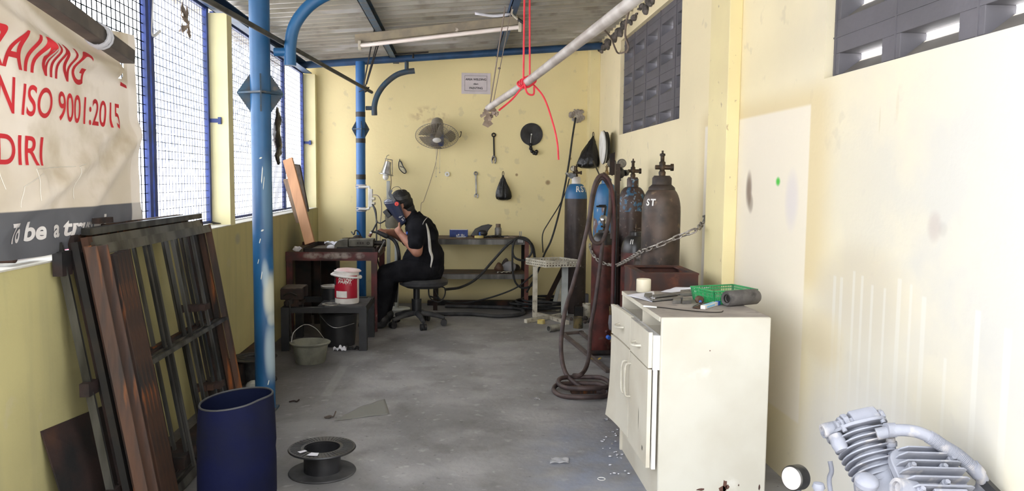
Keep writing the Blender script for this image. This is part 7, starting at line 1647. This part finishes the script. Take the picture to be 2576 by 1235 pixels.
# ================================================================= BLUE DRUM
zt = .52; c = P(596, 1000, 3.02); c = PZ(593, 1003, zt); Rr = (PZ(690, 1000, zt).x - PZ(503, 1000, zt).x) / 2
t = thing('plastic_drum', (c.x, c.y, 0), 'cut-open dark blue plastic drum standing at the foot of the thick post', 'drum')
def dfn(a, z, r):
    k = 1 + .035 * math.cos(2 * a + .6) * (z / zt) + .02 * math.sin(3 * a + 1) * (z / zt) ** 2
    return k * (1 - .10 * max(0, math.cos(a + .55)) ** 14 * (z / zt) ** 2)
mb = MB(); pr = [(Rr * .90, 0), (Rr * 1.0, .02), (Rr * 1.02, .10), (Rr * 1.0, .13), (Rr * 1.03, .16), (Rr * 1.02, .30), (Rr * 1.0, .33), (Rr * 1.02, .36), (Rr * .99, .45), (Rr * .95, zt)]
def wav(vs):
    for p in vs:
        if p.z > .44: a = math.atan2(p.y - c.y, p.x - c.x); p.z += .018 * math.sin(a * 1 + 1.2) * (p.z - .44) / .08
mb.lathe([(0, 0)] + pr, (c.x, c.y, 0), 64, fn=dfn); wav(mb.v); part('shell', mb, 'drum_blue', t, smooth=60)
mb = MB(); mb.lathe([(0, .006)] + [(r - .006, max(z, .006)) for r, z in pr], (c.x, c.y, 0), 64, fn=dfn); wav(mb.v); part('inside', mb, 'drum_inside', t, smooth=60)
mb = MB(); pts = [];
for k in range(64): a = 2 * pi * k / 64; r = (Rr * .95 - .003) * dfn(a, zt, 1); pts.append(V((c.x + r * math.cos(a), c.y + r * math.sin(a), zt)))
wav(pts); mb.tube(pts, .0042, 6, closed=True); part('cut_edge', mb, 'edge_grey', t)
# ================================================================= SPOOLS
def spool(px, py, Rf, H, rc, label, tagm=True, z=0.0, tilt=0.0):
    c = PZ(px, py, z); t = thing('wire_spool', (c.x, c.y, z), label, 'spool')
    mb = MB(); mb.lathe([(rc * .78, 0), (Rf, 0), (Rf + .003, .004), (Rf, .009), (rc, .009), (rc, .004)], (c.x, c.y, z), 56); part('bottom_flange', mb, 'dusty_black', t)
    mb = MB(); mb.lathe([(rc, .008), (rc, H - .008), (rc - .004, H - .008), (rc - .004, .008), (rc, .008)], (c.x, c.y, z), 40); part('core', mb, 'black_plastic', t)
    mb = MB(); mb.lathe([(rc * .98, H - .009), (Rf, H - .009), (Rf + .003, H - .005), (Rf, H), (rc * .98, H), (rc * .98, H - .009)], (c.x, c.y, z), 56); fl = part('top_flange', mb, 'black_plastic', t)
    mb = MB()
    for k in range(48): a = 2 * pi * k / 48; mb.beam(V((c.x + (rc + .012) * math.cos(a), c.y + (rc + .012) * math.sin(a), z + H + .0008)), V((c.x + (Rf - .008) * math.cos(a + .04), c.y + (Rf - .008) * math.sin(a + .04), z + H + .0008)), .002, .0016)
    part('flange_ribs', mb, 'dusty_black', fl, smooth=0)
    if tagm:
        for (a0, a1, r0, r1) in ((3.75, 3.98, .55, .80), (4.32, 4.72, .58, .85)):
            mb = MB(); mb.grid(lambda u, v: V((c.x + Rf * (r0 + (r1 - r0) * v) * math.cos(a0 + (a1 - a0) * u), c.y + Rf * (r0 + (r1 - r0) * v) * math.sin(a0 + (a1 - a0) * u), z + H + .003)), 4, 2); part('paper_sticker', mb, 'paper', t)
    return t
s1 = spool(811, 1187, .150, .118, .083, 'empty black wire spool with torn paper stickers on the open floor')
s2 = spool(682, 1438, .074, .255, .050, 'small black spool cut by the bottom edge of the view before the blue drum', tagm=False)
c = PZ(640, 950, 0); t = thing('wire_spool', (P(640, 935, 5.1).x, 5.35, 0), 'dark spool on end by the left wall behind the thick post', 'spool')
cx_, cy_ = P(638, 935, 5.3).x, 5.30; mb = MB(); mb.lathe([(0, .0), (.15, 0), (.15, .008), (.07, .01), (.07, .15), (.15, .152), (.155, .16), (.06, .16), (.05, .10), (0, .1)], (cx_, cy_, 0), 40); part('body', mb, 'dark_wheel', t)
mb = MB(); mb.torus((cx_, cy_, .162), .055, .006, None, 30, 6); mb.torus((cx_, cy_, .162), .10, .004, None, 30, 6); part('hub_ring', mb, 'dusty_black', t)
mb = MB(); mb.box(-1.50, -1.40, 4.75, 6.1, 0, .14); single('floor_bar', mb, 'rust_dark', 'dark bar lying on the floor along the left wall past the frames', 'bar', smooth=0)
mb = MB(); q = PZ(648, 972, .04); mb.ball((q.x - .02, q.y, .04), .05, 10, 7, (1.1, 1, .8)); single('stone', mb, 'pale_metal', 'pale lump of stone at the foot of the thick blue post', 'stone', smooth=0)
# floor scraps
q = PZ(825, 1052, 0); mb = MB(); mb.tube(cr([V((q.x - .02, q.y, .006)), V((q.x + .01, q.y + .01, .012)), V((q.x + .03, q.y + .0, .008)), V((q.x + .04, q.y + .03, .03))], 4), .004, 5); mb.ball((q.x, q.y, .006), .014, 8, 5, (1.6, 1, .5)); single('dry_leaf', mb, 'dirt_brown', 'small curled brown leaf on the floor before the spool', 'leaf', smooth=0)
q = PZ(738, 1012, 0); mb = MB(); mb.tube(cr([V((q.x - .025, q.y, .004)), V((q.x, q.y + .012, .006)), V((q.x + .02, q.y, .005)), V((q.x + .03, q.y + .02, .01))], 4), .005, 5); single('twig', mb, 'rust_dark', 'small dark twig on the floor right of the drum', 'twig', smooth=0)
# flattened plastic film on the floor
A4 = [PZ(a, b) for a, b in ((840, 1060), (900, 1026), (968, 1004), (980, 1042))]
mb = MB(); mb.grid(lambda u, v: A4[0].lerp(A4[1], v).lerp(A4[3].lerp(A4[2], v), u) * 1.0 + V((0, 0, .0025 + .0015 * math.sin(u * 12 + v * 5))), 14, 10); single('plastic_film', mb, 'floor_film' if False else mat('floor_film', (0.30, 0.30, 0.28), None, .45, alpha=.55), 'trampled translucent plastic film flat on the floor mid-left', 'film', solid=.0006)
